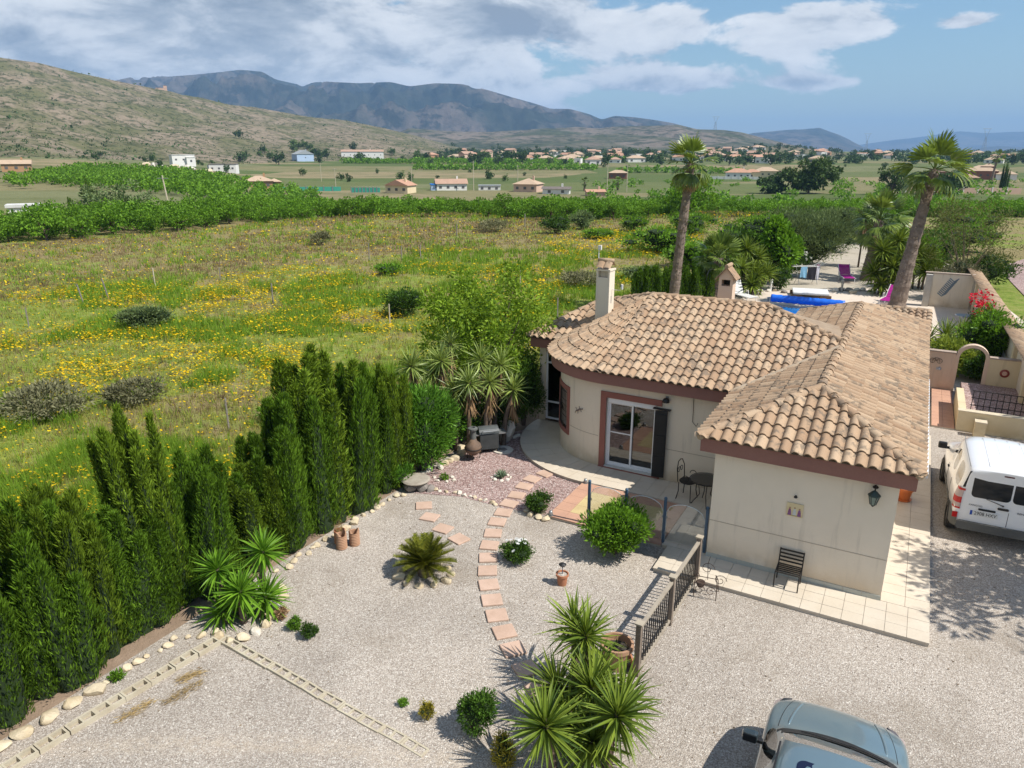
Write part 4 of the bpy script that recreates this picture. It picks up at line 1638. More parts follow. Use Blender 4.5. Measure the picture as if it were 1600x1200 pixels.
MB().lathe([(0, .42), (.19, .42), (.20, .435), (.19, .45), (0, .45)], 14).build('seat', M['iron'], ic)
for sx in (-1, 1):
    for sy in (-1, 1):
        MB().tube([(sx * .19, sy * .18, 0), (sx * .15, sy * .15, .2), (sx * .16, sy * .15, .42)], .011, 5).build('leg', M['iron'], ic)
    MB().tube(scroll((sx * .2, -.05, .56), .1, .9, (Y_, Z_)), .009, 5).build('arm', M['iron'], ic)
bk = MB().tube([(-.17, .17, .43), (-.18, .2, .75), (-.1, .22, .90), (0, .22, .93), (.1, .22, .90), (.18, .2, .75), (.17, .17, .43)], .012, 6)
bk.tube(scroll((-.06, .21, .68), .09, 1.1, (X_, Z_)), .008, 5)
bk.tube(scroll((.06, .21, .68), .09, 1.1, ((-1, 0, 0), Z_)), .008, 5)
bk.build('backrest', M['iron'], ic)

# ---- pots
def pot_prof(r, h, lip=.02):
    return [(0, 0), (r * .72, 0), (r * .92, h * .8), (r * .94, h * .8), (r + lip, h * .82), (r + lip, h), (r - .01, h), (r * .86, h * .84), (0, h * .8)]


sp = thing('solar_pot', 'small terracotta pot of gravel with a dark solar lamp stuck in it', 'pot', (.95, 11.9, 0))
MB().lathe(pot_prof(.115, .24, .01), 18).build('pot', M['terracotta'], sp, sm='auto')
MB().lathe([(0, .195), (.098, .197), (.09, .215), (.04, .228), (0, .23)], 14).build('gravel_fill', M['gravel'], sp)
MB().tube([(.0, 0, .2), (.0, 0, .40)], .008, 6).build('stem', M['steel_blue'], sp)
MB().lathe([(0, .40), (.05, .40), (.075, .43), (.03, .46), (0, .465)], 10).build('lamp_head', M['black'], sp)
pp_ = thing('large_planter', 'large weathered terracotta planter half hidden behind the big yucca', 'planter', (1.66, 9.62, 0))
pl_ = MB().lathe([(0, 0), (.17, 0), (.235, .36), (.265, .37), (.265, .44), (.225, .44), (.21, .33), (0, .31)], 24).build('pot', M['old_terra'], pp_, sm='auto')
MB().lathe([(0, .33), (.20, .335), (.1, .355), (0, .35)], 14).build('soil', pmat('pot_soil', (.035, .03, .026), (.06, .05, .04), 20, .95, .02, 40), pp_)
for k in range(9):
    a = k * .7
    MB().tube([(.05 * math.cos(a), .05 * math.sin(a), .34), (.15 * math.cos(a), .13 * math.sin(a), .40 + .05 * (k % 3)), (.19 * math.cos(a + .3), .17 * math.sin(a + .3), .36)], [.006, .005, .002], 4).build('withered_stem', straw_m if k % 3 else M['rust'], pp_)
sa = MB().lathe([(0, 0), (.17, 0), (.20, .04), (.185, .04), (.165, .015), (0, .015)], 20)
tag(sa.build('saucer', M['terracotta'], None, sm='auto', loc=(1.88, 9.60, .12), rot=(R(8), R(68), R(10))), 'orange terracotta saucer leaning against the large planter', 'saucer')
op = thing('orange_pot', 'empty orange plastic flowerpot on the side walk under the right eave', 'pot', (*hw(.22, 4.70), .081), HRZ)
MB().lathe([(0, 0), (.13, 0), (.18, .26), (.205, .26), (.205, .32), (.185, .32), (.12, .03), (0, .03)], 20).build('pot', pmat('orange_plastic', (.60, .16, .04), (.52, .14, .04), 5, .5), op, sm='auto')
MB().lathe([(0, -.0), (.17, 0), (.185, .03), (.16, .03), (0, .012)], 20).build('saucer', bpy.data.materials['orange_plastic'], op, loc=(0, 0, -.001))
# ribbed clay chimney pots by the hedge
for i, (dx, dy, r_, h_) in enumerate(((.10, -.08, .105, .34), (.34, .06, .10, .33), (.02, .14, .12, .30))):
    prof = [(r_ - .02, 0)]
    for k in range(9):
        z = h_ * k / 9
        prof += [(r_, z + .004), (r_ + (.012 if i < 2 else 0), z + h_ / 18), (r_, z + h_ / 9 - .004)]
    prof += [(r_ - .015, h_), (r_ - .02, .04)]
    nm = ['tall ribbed terracotta pipe pot with a broken rim in the pot cluster', 'shorter ribbed terracotta pipe pot on the right of the pot cluster', 'reddish terracotta pot holding dried straw behind the ribbed pots'][i]
    o = thing('clay_pot', nm, 'pot', (-3.62 + dx, 13.30 + dy, 0))
    m_ = MB().lathe(prof, 18)
    if i < 2:
        m_.v = [(x, y, z + (.05 * math.sin(math.atan2(y, x) * 2 + i) if z > h_ * .97 else 0)) for x, y, z in m_.v]
    m_.build('pot', [M['old_terra'], M['old_terra'], M['terracotta']][i], o, sm='auto')
    if i == 2:
        V, F = [], []
        q = MB()
        for k in range(34):
            a = random.uniform(0, 6.3)
            rr1 = random.uniform(.02, .16)
            p0 = Vector((.05 * math.cos(a), .05 * math.sin(a), h_ - .06))
            p1 = Vector((rr1 * math.cos(a), rr1 * math.sin(a), h_ + random.uniform(.1, .28)))
            s_ = Vector((-math.sin(a), math.cos(a), 0)) * .006
            q.add([p0 - s_, p0 + s_, p1], [(0, 1, 2)])
        stuff(q.build('dried_straw', straw_m, o))

# chimenea
cm = thing('chimenea', 'bulbous brown clay chimenea with tall neck on an iron tripod', 'chimenea', (-1.03, 17.75, 0))
clay = pmat('sooty_clay', (.20, .125, .08), (.095, .07, .055), 5, .8)
MB().lathe([(0, .14), (.10, .15), (.20, .24), (.23, .34), (.20, .45), (.11, .53), (.085, .60), (0, .6)], 20).build('belly', clay, cm, sm=True)
MB().lathe([(.085, .59), (.08, .8), (.085, .83), (.13, .86), (.13, .90), (.09, .92), (.06, .92), (.06, .6)], 16).build('neck', pmat('grey_clay', (.13, .14, .13), (.09, .09, .085), 6, .8), cm, sm='auto')
MB().lathe([(.232, .325), (.238, .34), (.232, .355)], 20).build('band', M['iron'], cm)
for k in range(3):
    a = k * 2.1 + .5
    MB().tube([(.16 * math.cos(a), .16 * math.sin(a), .22), (.2 * math.cos(a), .2 * math.sin(a), .1), (.18 * math.cos(a), .18 * math.sin(a), 0)], .012, 5).build('leg', M['iron'], cm)
# barbecue
bq_ = thing('barbecue', 'black and grey lidded barbecue standing behind the chimenea', 'barbecue', (-.66, 18.35, 0), R(15))
MB().span(-.26, .26, -.2, .2, .12, .55).build('cabinet', pmat('bbq_grey', (.055, .06, .06), (.03, .035, .035), 5, .5), bq_, bevel=.015)
lid = MB()
sec = [(.2 * math.cos(t), .17 * math.sin(t)) for t in np.linspace(0, math.pi, 9)]
for s in (0,):
    n = len(sec)
    lid.add([(-.27, y, .56 + z) for y, z in sec] + [(.27, y, .56 + z) for y, z in sec],
            [(k, k + 1, n + k + 1, n + k) for k in range(n - 1)] + [tuple(range(n)), tuple(range(2 * n - 1, n - 1, -1))])
lid.build('lid', pmat('bbq_lid', (.10, .11, .11), (.06, .065, .065), 6, .35), bq_)
MB().tube([(-.18, -.2, .66), (-.18, -.25, .66), (.18, -.25, .66), (.18, -.2, .66)], .012, 6).build('handle', M['grey_metal'], bq_)
for sx in (-1, 1):
    MB().box((sx * .38, 0, .54), (.22, .34, .025)).build('side_shelf', M['grey_metal'], bq_)
    for sy in (-1, 1):
        MB().box((sx * .22, sy * .16, .06), (.03, .03, .12)).build('leg', M['iron'], bq_)

# ============================================================ walls right of the house
def walls_root(name, label):
    return thing(name, label, 'wall', (HQ[0], HQ[1], 0), HRZ)


aw = walls_root('arch_wall', 'pinkish rendered garden wall with a round arched gateway')
AWY = 14.72
x0_, xl, xr, x1_ = .45, 1.44, 2.20, 3.30
MB().span(x0_, xl - .10, AWY, AWY + .2, 0, 1.34).build('wall_panel', M['pink_wall'], aw)
MB().span(xr + .10, x1_, AWY, AWY + .2, 0, 1.30).build('wall_panel', M['yellow_wall'], aw)
ar = MB()
cxa, ra, hb_ = (xl + xr) / 2, (xr - xl) / 2, 1.22
ar.span(xl - .10, xl, AWY - .02, AWY + .22, 0, hb_)
ar.span(xr, xr + .10, AWY - .02, AWY + .22, 0, hb_)
n = 18
for k in range(n):
    a0, a1 = math.pi * k / n, math.pi * (k + 1) / n
    V = []
    for y in (AWY - .02, AWY + .22):
        for r_, a in ((ra, a0), (ra, a1), (ra + .10, a1), (ra + .10, a0)):
            V.append((cxa + r_ * math.cos(a), y, hb_ + r_ * math.sin(a)))
    ar.add(V, [(0, 1, 2, 3), (7, 6, 5, 4), (0, 4, 5, 1), (2, 6, 7, 3)])
ar.build('arch', M['pink_wall'], aw)
cpm = pmat('mossy_coping', (.44, .34, .27), (.30, .24, .19), 5, .9, world=True)
MB().span(x0_, xl - .10, AWY - .02, AWY + .22, 1.34, 1.38).build('coping', cpm, aw)
MB().span(xr + .10, x1_, AWY - .02, AWY + .22, 1.30, 1.34).build('coping', cpm, aw)

lw = walls_root('long_wall', 'long cream boundary wall with sloping tiled coping right of the arch')
P0, P1_ = Vector((3.42, 11.0, 0)), Vector((2.55, 33.8, 0))
d = P1_ - P0
a = math.atan2(d.y, d.x)
MB().box((d.length / 2, 0, .80), (d.length, .22, 1.6)).build('wall_panel', M['wall'], lw, loc=P0, rot=(0, 0, a))
for k in range(8):
    MB().box((2.2 + k * 2.7, .16, .84), (.34, .14, 1.68)).build('pilaster', M['yellow_wall'], lw, loc=P0, rot=(0, 0, a))
ct = MB()
nt_ = 80
st_ = d.length / nt_
me_c = MB()
pts = [(-st_ / 2 * .98, 0), (-st_ * .3, .035), (0, .05), (st_ * .3, .035), (st_ / 2 * .98, 0)]
V = [(x, .36, z + .04) for x, z in pts] + [(x, -.36, z - .16) for x, z in pts] + [(x, .36, z + .015) for x, z in pts]
me_c.add(V, [(k + 1, k, 5 + k, 6 + k) for k in range(4)] + [(10 + k, k, k + 1, 11 + k) for k in range(4)])
mec = me_c.mesh('coping_tile')
mec.materials.append(M['roof_tile'])
smooth(mec)
ca, sa_ = math.cos(a), math.sin(a)
for k in range(nt_):
    t = (k + .5) * st_
    link('coping_tile', mec, None, lw, (P0.x + ca * t, P0.y + sa_ * t, 1.74 + random.uniform(0, .008)), (0, 0, a))
MB().box((d.length / 2, 0, 1.63), (d.length, .30, .06)).build('coping_bed', cpm, lw, loc=P0, rot=(0, 0, a))

fw_ = walls_root('end_wall', 'pale rendered end wall with a blue painted plant, closing the garden court')
MB().span(.60, 2.45, 30.9, 31.1, 0, 1.75).build('wall_panel', M['wall'], fw_)
MB().span(.30, .60, 30.6, 31.15, 0, 1.70).build('pillar', pmat('grey_render', (.52, .49, .43), (.42, .39, .33), 2, .9), fw_)
MB().span(.25, 2.5, 30.85, 31.15, 1.75, 1.80).build('coping', cpm, fw_)
lf = MB()
for k in range(11):
    t = k / 10
    bx_, bz = 1.15 + .45 * t, .55 + .8 * t
    for s in (-1, 1):
        lf.add([(bx_, 30.89, bz), (bx_ + s * .22, 30.89, bz + .16), (bx_ + s * .20, 30.89, bz + .22), (bx_, 30.89, bz + .06)], [(0, 1, 2, 3)])
lf.build('painted_leaves', pmat('blue_grey_paint', (.20, .26, .30), None, 5, .8), fw_)

pw = walls_root('planter_wall', 'low yellow rendered retaining wall with a black iron railing behind the white van')
MB().span(1.42, 4.6, 10.66, 10.86, 0, .60).build('wall_panel', M['yellow_wall'], pw)
MB().span(1.42, 1.62, 10.86, 13.2, 0, .60).build('wall_panel', M['yellow_wall'], pw)
MB().span(1.62, 4.6, 10.86, 14.70, 0, .40).build('bed', M['pink_gravel'], pw)
MB().span(1.40, 4.6, 10.64, 10.88, .60, .63).build('coping', pmat('pale_coping', (.62, .54, .40), (.5, .42, .3), 5, .9), pw)
rr2 = [(1.78, 11.6), (4.4, 11.6)]
for k in range(18):
    x = 1.78 + k * .155
    MB().tube([(x, 11.62, .40), (x, 11.62, 1.0)], .012, 5).build('railing_bar', M['iron'], pw)
for z in (.55, .78, 1.0):
    MB().tube([(1.74, 11.62, z), (4.5, 11.62, z)], .014, 5).build('rail', M['iron'], pw)
MB().span(1.85, 2.13, 10.30, 10.56, 0, .42).build('meter_post', M['yellow_wall'], pw)
MB().span(1.84, 2.14, 10.29, 10.57, .42, .46).build('post_coping', bpy.data.materials['pale_coping'], pw)
lnd = struct(MB().span(.80, 1.40, 10.62, 14.70, 0, .04).build('landing', M['tile_grout'], None, loc=(HQ[0], HQ[1], 0), rot=(0, 0, HRZ)))
floor_tiles(.80, 1.40, 10.62, 14.70, 2, 12, .05, [M['tile_terra'], M['tile_terra']], lnd, .02)
# wall ornaments
o = thing('wall_plate', 'round red and cream ceramic plate on the wall right of the arch', 'plate', (*hw(2.78, AWY), .86), HRZ)
pl_ = MB().lathe([(0, 0), (.13, 0), (.14, .015), (.08, .03), (0, .03)], 20)
pl_.v = [(x, -z - .003, y) for x, y, z in pl_.v]
pl_.build('rim', pmat('plate_red', (.26, .045, .035), None, 8, .3), o)
pl_ = MB().lathe([(0, 0), (.075, 0), (.06, .012), (0, .012)], 16)
pl_.v = [(x, -z - .034, y) for x, y, z in pl_.v]
pl_.build('centre', pmat('plate_cream', (.62, .46, .34), (.5, .25, .2), 30, .3), o)
o = thing('bicycle_ornament', 'small black wire bicycle ornament on the wall left of the arch', 'ornament', (*hw(.78, AWY), 1.03), HRZ)
for dx in (-.10, .11):
    q = MB().tube([(dx + .08 * math.cos(t), -.02, .08 * math.sin(t)) for t in np.linspace(0, 2 * math.pi, 15)], .006, 4)
    q.tube([(dx - .08, -.02, 0), (dx + .08, -.02, 0)], .003, 4)
    q.tube([(dx, -.02, -.08), (dx, -.02, .08)], .003, 4)
    q.build('wheel', M['iron'], o)
MB().tube([(-.10, -.02, 0), (-.04, -.02, .10), (.07, -.02, .10), (.11, -.02, 0), (.02, -.02, .0), (-.04, -.02, .10)], .006, 4).build('frame', M['iron'], o)
o = thing('wall_fish', 'small pale blue ornament on the pink wall below the wire bicycle', 'ornament', (*hw(.92, AWY), .76), HRZ)
MB().lathe([(0, -.06), (.05, -.03), (.055, .02), (.03, .05), (0, .06)], 10, (0, -.02, 0)).build('body', pmat('fish_blue', (.33, .38, .46), (.5, .5, .5), 10, .4), o, sm=True)
MB().span(-.09, -.05, -.03, -.01, -.04, .04).build('tail', bpy.data.materials['fish_blue'], o)

# ============================================================ plants
def unit(v):
    return v / np.maximum(np.linalg.norm(v, axis=-1, keepdims=True), 1e-9)


def rdir(n, r=rng):
    return unit(r.normal(size=(n, 3)))


class LB:
    """leaf buffer: kite-shaped leaves"""
    def __init__(s):
        s.V, s.F, s.n = [], [], 0

    def kites(s, P, D, L, W, bend=.0, r=rng):
        n = len(P)
        D = unit(D)
        S = unit(np.cross(D, rdir(n, r)))
        L = np.broadcast_to(np.asarray(L, float).reshape(-1, 1), (n, 1)) if np.ndim(L) <= 1 else L
        W = np.broadcast_to(np.asarray(W, float).reshape(-1, 1), (n, 1))
        Nn = np.cross(S, D)
        mid = P + D * L * .45 + Nn * L * bend
        tip = P + D * L - Nn * L * bend * .5
        V = np.stack([P, mid + S * W / 2, tip, mid - S * W / 2], 1).reshape(-1, 3)
        F = (np.arange(n)[:, None] * 4 + np.arange(4)[None]) + s.n
        s.V.append(V)
        s.F.append(F)
        s.n += len(V)
        return s

    def raw(s, V, F):
        s.V.append(np.asarray(V))
        s.F.append(np.asarray(F) + s.n)
        s.n += len(V)

    def mesh(s, name):
        return mesh_np(name, np.concatenate(s.V), np.concatenate(s.F))


F_cyp = fmat('cypress_leaf', (.016, .038, .004), (.135, .245, .018), .20, .6)
F_cyp2 = fmat('cypress_leaf_yellow', (.022, .044, .004), (.18, .27, .021), .20, .6)
F_ole = fmat('oleander_leaf', (0.028, 0.08, 0.01), (0.16, 0.34, 0.038), .28, .4)
F_shr = fmat('bright_shrub_leaf', (0.035, 0.09, 0.009), (0.2, 0.38, 0.032), .32, .4)
F_drk = fmat('dark_shrub_leaf', (0.016, 0.042, 0.007), (0.085, 0.165, 0.022), .2, .45)
F_alm = fmat('almond_leaf', (.035, .095, .008), (.175, .33, .026), .32, .5)
F_tree = fmat('tree_leaf', (.06, .12, .012), (.27, .40, .035), .35, .5)
F_pine = fmat('pine_leaf', (0.02, 0.045, 0.012), (0.09, 0.14, 0.035), .15, .6)
F_oliv = fmat('olive_leaf', (0.06, 0.1, 0.035), (0.2, 0.26, 0.1), .2, .5)
F_yuc = fmat('yucca_leaf', (.035, .075, .008), (.22, .29, .035), .22, .5, .25, (.34, .30, .08))
F_yucp = fmat('pale_yucca_leaf', (.10, .15, .035), (.31, .385, .09), .22, .4, .45, (.42, .36, .16))
F_yel = fmat('yellow_bush_leaf', (0.132, 0.120, 0.014), (0.360, 0.300, 0.036), .25, .5)
F_cycad = fmat('cycad_leaf', (.045, .062, .007), (.19, .195, .025), .2, .4)
F_palm = fmat('palm_leaf', (0.04, 0.08, 0.012), (0.2, 0.27, 0.045), .28, .4, .45)
F_dead = fmat('dead_leaf', (0.184, 0.109, 0.057), (0.414, 0.270, 0.149), .12, .8)
F_grey = fmat('grey_bush_leaf', (.09, .09, .045), (.23, .225, .12), .15, .7)
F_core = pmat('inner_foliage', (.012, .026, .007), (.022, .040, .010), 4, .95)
F_red = fmat('red_petal', (0.420, 0.012, 0.030), (0.620, 0.030, 0.060), .3)
F_wht = fmat('white_petal', (0.660, 0.660, 0.620), (0.800, 0.800, 0.800), .3)


# ---- cypress hedge: every cypress a cluster of upright sprays
def cypress_mesh(h, wd, seed, dens=1.0, spires=15):
    r = np.random.default_rng(seed)
    lb = LB()
    core = MB()
    for k in range(spires):
        a = r.uniform(0, 2 * np.pi)
        rad = 0 if k == 0 else wd * .5 * r.uniform(.35, .95)
        cx, cy = rad * np.cos(a), rad * np.sin(a)
        hh = h if k == 0 else h * (1 - .40 * (rad / (wd * .5)) * r.uniform(.1, 1.3))
        rb = wd * r.uniform(.14, .24)
        lean = np.array([cx, cy]) * .22 + r.normal(0, .08, 2)
        n = int(2200 * dens * hh * rb / .35)
        z = hh * (1 - r.uniform(0, 1, n) ** .62 * 1.0)
        z = hh * r.uniform(0, 1, n) ** .85
        t = z / hh
        prof = np.clip(1.0 - t, 0, 1) ** .52 * (.80 + .20 * np.minimum(1, t * 6)) + .05
        th = r.uniform(0, 2 * np.pi, n)
        lob = 1 + .22 * np.sin(th * 5 + k) + .16 * np.sin(th * 3 + z * 5) + .10 * np.sin(z * 13 + th * 2)
        rr0 = rb * prof * lob * (r.uniform(.78, 1.08, n) + (r.uniform(0, 1, n) > .965) * r.uniform(0, .45, n))
        P = np.stack([cx + lean[0] * t + rr0 * np.cos(th), cy + lean[1] * t + rr0 * np.sin(th), z], 1)
        D = np.stack([np.cos(th) * .42, np.sin(th) * .42, np.full(n, 1.25)], 1) + r.normal(0, .34, (n, 3))
        lb.kites(P, D, r.uniform(.06, .15, n), r.uniform(.011, .024, n) * (1 if dens > .9 else 1.8), .0, r)
        zz = np.linspace(0, hh * .93, 7)
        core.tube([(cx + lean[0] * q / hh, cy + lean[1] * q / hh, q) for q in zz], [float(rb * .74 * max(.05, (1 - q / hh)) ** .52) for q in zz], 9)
    return lb.mesh('foliage'), core.mesh('inner_foliage')


hd = [(-8.35, 7.2, 3.0, 1.84), (-7.95, 8.35, 2.85, 1.65), (-7.35, 9.62, 2.9, 1.47), (-7.10, 10.02, 2.95, 1.35), (-6.86, 10.47, 2.2, 1.40), (-6.52, 11.0, 2.1, 1.29), (-6.27, 11.41, 3.75, 0.91), (-5.95, 11.92, 2.65, 1.28), (-5.62, 12.45, 2.15, 1.41),
      (-5.30, 12.95, 2.0, 1.41), (-5.02, 13.40, 2.35, 1.41), (-4.63, 14.03, 3.05, 1.54), (-4.22, 14.69, 3.85, 1.33), (-3.83, 15.32, 3.3, 1.40), (-3.40, 16.0, 2.75, 1.33), (-3.02, 16.55, 2.95, 1.14)]
hl = ['leftmost cypress of the hedge, cut by the frame edge', 'second cypress of the hedge at the left frame edge', 'third hedge cypress from the left, broad with a soft top', 'fourth hedge cypress from the left, with a pointed tip',
      'fifth hedge cypress from the left, low and wide', 'sixth hedge cypress, low, left of the tall leaning spire', 'tall narrow cypress spire leaning left above the lower hedge', 'cypress just right of the tall leaning spire',
      'low cypress behind the spiky yucca at the hedge', 'lowest cypress in the dip of the hedge middle', 'cypress right of the dip in the hedge middle', 'broad cypress on the left of the tall hedge group',
      'tallest cypress of the tall hedge group, with a sharp tip', 'cypress with feathery top in the tall hedge group', 'cypress second from the oleander at the hedge end', 'last slim cypress of the hedge beside the oleander']
hedge_protos = [cypress_mesh(2.6, 1.35, 100 + k, 1.0) for k in range(6)] + [cypress_mesh(3.6, .85, 120, 1.0)]
for k, (me, co) in enumerate(hedge_protos):
    me.materials.append(F_cyp if k % 3 else F_cyp2)
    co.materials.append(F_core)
for i, (x, y, h, wd) in enumerate(hd):
    pk = 6 if i in (6, 12) else i % 6
    me, co = hedge_protos[pk]
    h0, w0 = (3.6, .85) if pk == 6 else (2.6, 1.35)
    o = thing('cypress_tree', hl[i], 'tree', (x, y, 0), random.uniform(0, 6), 'cypresses of the hedge')
    o.scale = (wd / w0, wd / w0 * random.uniform(.85, 1.1), h / h0)
    if i == 6:
        o.rotation_euler = (0, R(-5), 0)
    else:
        o.rotation_euler = (random.uniform(-.04, .04), random.uniform(-.06, .03), random.uniform(0, 6))
    link('crown', me, None, o)
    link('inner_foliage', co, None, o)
    tk = MB().tube([(0, 0, -.05), (0, 0, h0 * .5)], [.07, .03], 7).build('trunk', M['bark'], o)


# ---- leafy shrubs
def shrub_mesh(rx, ry, h, n, leaf, seed, lumps=14, upd=.35, asp=.42, fill=.5):
    """rounded, uneven crown made of leaf clumps"""
    r = np.random.default_rng(seed)
    lb = LB()
    C = rdir(lumps, r)
    C[:, 2] = np.where(r.uniform(0, 1, lumps) < .7, np.abs(C[:, 2]), -np.abs(C[:, 2]) * .8)
    C = unit(C) * r.uniform(.45, .82, (lumps, 1))
    S = r.uniform(.30, .52, lumps)
    k = r.integers(0, lumps, n)
    d = rdir(n, r)
    rad = r.uniform(0, 1, n) ** fill
    P = C[k] + d * (S[k] * rad)[:, None]
    ins = r.uniform(0, 1, n) < .28
    P = np.where(ins[:, None], d * r.uniform(.5, .78, (n, 1)), P)
    P = P * np.array([rx, ry, h * .5]) + np.array([0, 0, h * .5])
    P[:, 2] = np.maximum(P[:, 2], .01)
    D = d + np.array([0, 0, upd]) + r.normal(0, .35, (n, 3))
    lb.kites(P, D, leaf * r.uniform(.7, 1.3, n), leaf * asp * r.uniform(.7, 1.2, n), .06, r)
    b = bmesh.new()
    for c, s in zip(C, S):
        M4 = Matrix.Translation((c[0] * rx, c[1] * ry, h * .5 + c[2] * h * .5)) @ Matrix.Diagonal((s * rx * .5, s * ry * .5, s * h * .25, 1))
        bmesh.ops.create_icosphere(b, subdivisions=1, radius=1, matrix=M4)
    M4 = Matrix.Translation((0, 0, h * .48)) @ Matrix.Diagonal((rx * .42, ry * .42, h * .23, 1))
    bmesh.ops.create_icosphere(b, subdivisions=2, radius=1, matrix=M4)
    cm_ = bpy.data.meshes.new('inner_foliage')
    b.to_mesh(cm_)
    b.free()
    return lb.mesh('foliage'), cm_


def shrub(name, label, x, y, rx, h, n, leaf, m, seed, ry=None, group=None, cat='shrub', core=True, z=0, **kw):
    me, co = shrub_mesh(rx, ry or rx, h, n, leaf, seed, **kw)
    o = thing(name, label, cat, (x, y, z), random.uniform(0, 6), group)
    link('foliage', me, m, o)
    if core:
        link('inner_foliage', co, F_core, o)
    q = MB()
    for k in range(4):
        a = k * 1.7
        q.tube([(0, 0, -.03), (rx * .2 * math.cos(a), rx * .2 * math.sin(a), h * .3), (rx * .45 * math.cos(a), rx * .45 * math.sin(a), h * .6)], [.025 * h + .004, .015 * h + .003, .004], 5)
    q.build('stem', M['bark'], o)
    return o


shrub('round_shrub', 'large bright green round shrub in front of the glass screens', 2.10, 13.0, .64, 1.12, 8500, .085, F_shr, 1, cat='shrub', upd=.5)
shrub('low_shrub', 'small dark green rounded shrub at the left edge of the patio', .58, 14.85, .36, .46, 2600, .055, F_drk, 2)
shrub('daisy_bush', 'low dark bush dotted with white flowers beside the stepping path', .09, 12.72, .33, .42, 3000, .05, F_drk, 3)
dz = bpy.data.objects['daisy_bush']
for k in range(13):
    a, r_ = random.uniform(0, 6.3), random.uniform(.05, .27)
    fl_ = MB()
    for p in range(7):
        t0 = p * 2 * math.pi / 7
        fl_.add([(0, 0, 0), (.035 * math.cos(t0 - .35), .035 * math.sin(t0 - .35), .006), (.042 * math.cos(t0), .042 * math.sin(t0), .004), (.035 * math.cos(t0 + .35), .035 * math.sin(t0 + .35), .006)], [(0, 1, 2, 3)])
    fl_.build('flower', F_wht, dz, loc=(r_ * math.cos(a), r_ * math.sin(a), .475 - r_ * .40), rot=(random.uniform(-.5, .5), random.uniform(-.5, .5), 0))
shrub('ball_shrub', 'small green ball shrub on the gravel, the left of the pair', -3.73, 10.55, .13, .22, 900, .04, F_shr, 4, group='pair of ball shrubs')
shrub('ball_shrub', 'small green ball shrub on the gravel, the right larger one of the pair', -3.42, 10.33, .15, .27, 1100, .04, F_drk, 5, group='pair of ball shrubs')
shrub('dark_bush', 'dark green irregular bush in the shadow of the big yucca', -.52, 8.18, .36, .72, 4500, .05, F_drk, 6, ry=.30, lumps=9)
shrub('yellow_bush', 'little yellow-green bush on the gravel left of the dark bush', -1.22, 8.46, .11, .30, 900, .035, F_yel, 7)
shrub('tiny_shrub', 'tiny green sprout on the gravel near the yellow bush', -1.61, 8.75, .08, .12, 350, .035, F_shr, 8)
shrub('golden_bush', 'olive and gold bush at the bottom edge left of the big yucca', -.12, 7.62, .22, .50, 1800, .04, F_yel, 9)
shrub('oleander_bush', 'big glossy bright green oleander between hedge and yuccas', -2.40, 17.15, 1.15, 2.2, 15000, .15, F_ole, 10, upd=.7, asp=.24, lumps=18)
shrub('oleander_bush', 'lower green oleander shoots at the foot of the hedge end', -2.75, 16.15, .42, .62, 1500, .13, F_ole, 11, upd=.9, asp=.24)
shrub('shade_bush', 'dark evergreen bush in the shade left of the curved walk', .35, 20.35, .62, 2.3, 7000, .09, F_drk, 12, upd=.4, asp=.3)
shrub('shade_bush', 'dark leafy bush behind the clay chimenea under the yuccas', -1.2, 19.2, .75, 1.5, 5000, .10, F_drk, 13, upd=.6, asp=.28)
shrub('shade_bush', 'dark green bush hiding the trunks of the tall pale yuccas', -.35, 19.55, .95, 1.75, 6000, .10, F_drk, 17, upd=.6, asp=.28)
shrub('shade_bush', 'mid green bush between oleander and yucca trunks', -1.75, 18.7, .8, 1.6, 5000, .10, F_ole, 18, upd=.6, asp=.28)
shrub('dry_tuft', 'small dry brown tuft on the gravel right of the spiky yucca', -4.05, 10.85, .11, .19, 500, .05, F_dead, 14, core=False)
shrub('seedling', 'tiny green seedling among white rocks on pink gravel', -1.68, 16.5, .10, .16, 200, .06, F_shr, 15, core=False)
shrub('weed', 'small green weed among the rocks below the hedge', -6.12, 9.3, .10, .16, 260, .06, F_shr, 16, core=False)
# agave-like prickly plant
ag = thing('agave', 'small grey-green agave in a ring of white rocks', 'succulent', (-.27, 16.6, 0))
agm = fmat('agave_leaf', (.12, .17, .10), (.20, .26, .16), .1, .5)
for k in range(26):
    a = k * 2.4
    e_ = R(80 - k * 2.3)
    q = MB().tube([(0, 0, .02), (.10 * math.cos(e_), 0, .10 * math.sin(e_) + .02), (.20 * math.cos(e_ * .93), 0, .20 * math.sin(e_) + .03)], [.02, .026, .003], 5)
    q.build('leaf', agm, ag, rot=(0, 0, a))
# pulled weeds drying on the gravel
for i, (x, y, a, L_) in enumerate(((-4.96, 9.0, .9, .55), (-5.02, 9.35, .6, .38), (-5.5, 8.62, .9, .5))):
    lb = LB()
    n = 190
    t = rng.uniform(-1, 1, n)
    P = np.stack([t * L_ * .5, rng.normal(0, .06, n) * (1 - t * t * .5), rng.uniform(.0, .04, n)], 1)
    D = np.stack([np.ones(n) * rng.choice([-1, 1], n), rng.normal(0, .45, n), rng.uniform(-.05, .25, n)], 1)
    lb.kites(P, D, rng.uniform(.06, .14, n), .008)
    tag(link('dry_weed', lb.mesh('dry_weed'), straw_m, None, (x, y, .004), (0, 0, a)), ['longest strip of dried straw weeds beside the hollow blocks', 'short wisp of dried weeds nearest the block corner', 'lower clump of dried weeds beside the hollow blocks'][i], 'dry weeds')


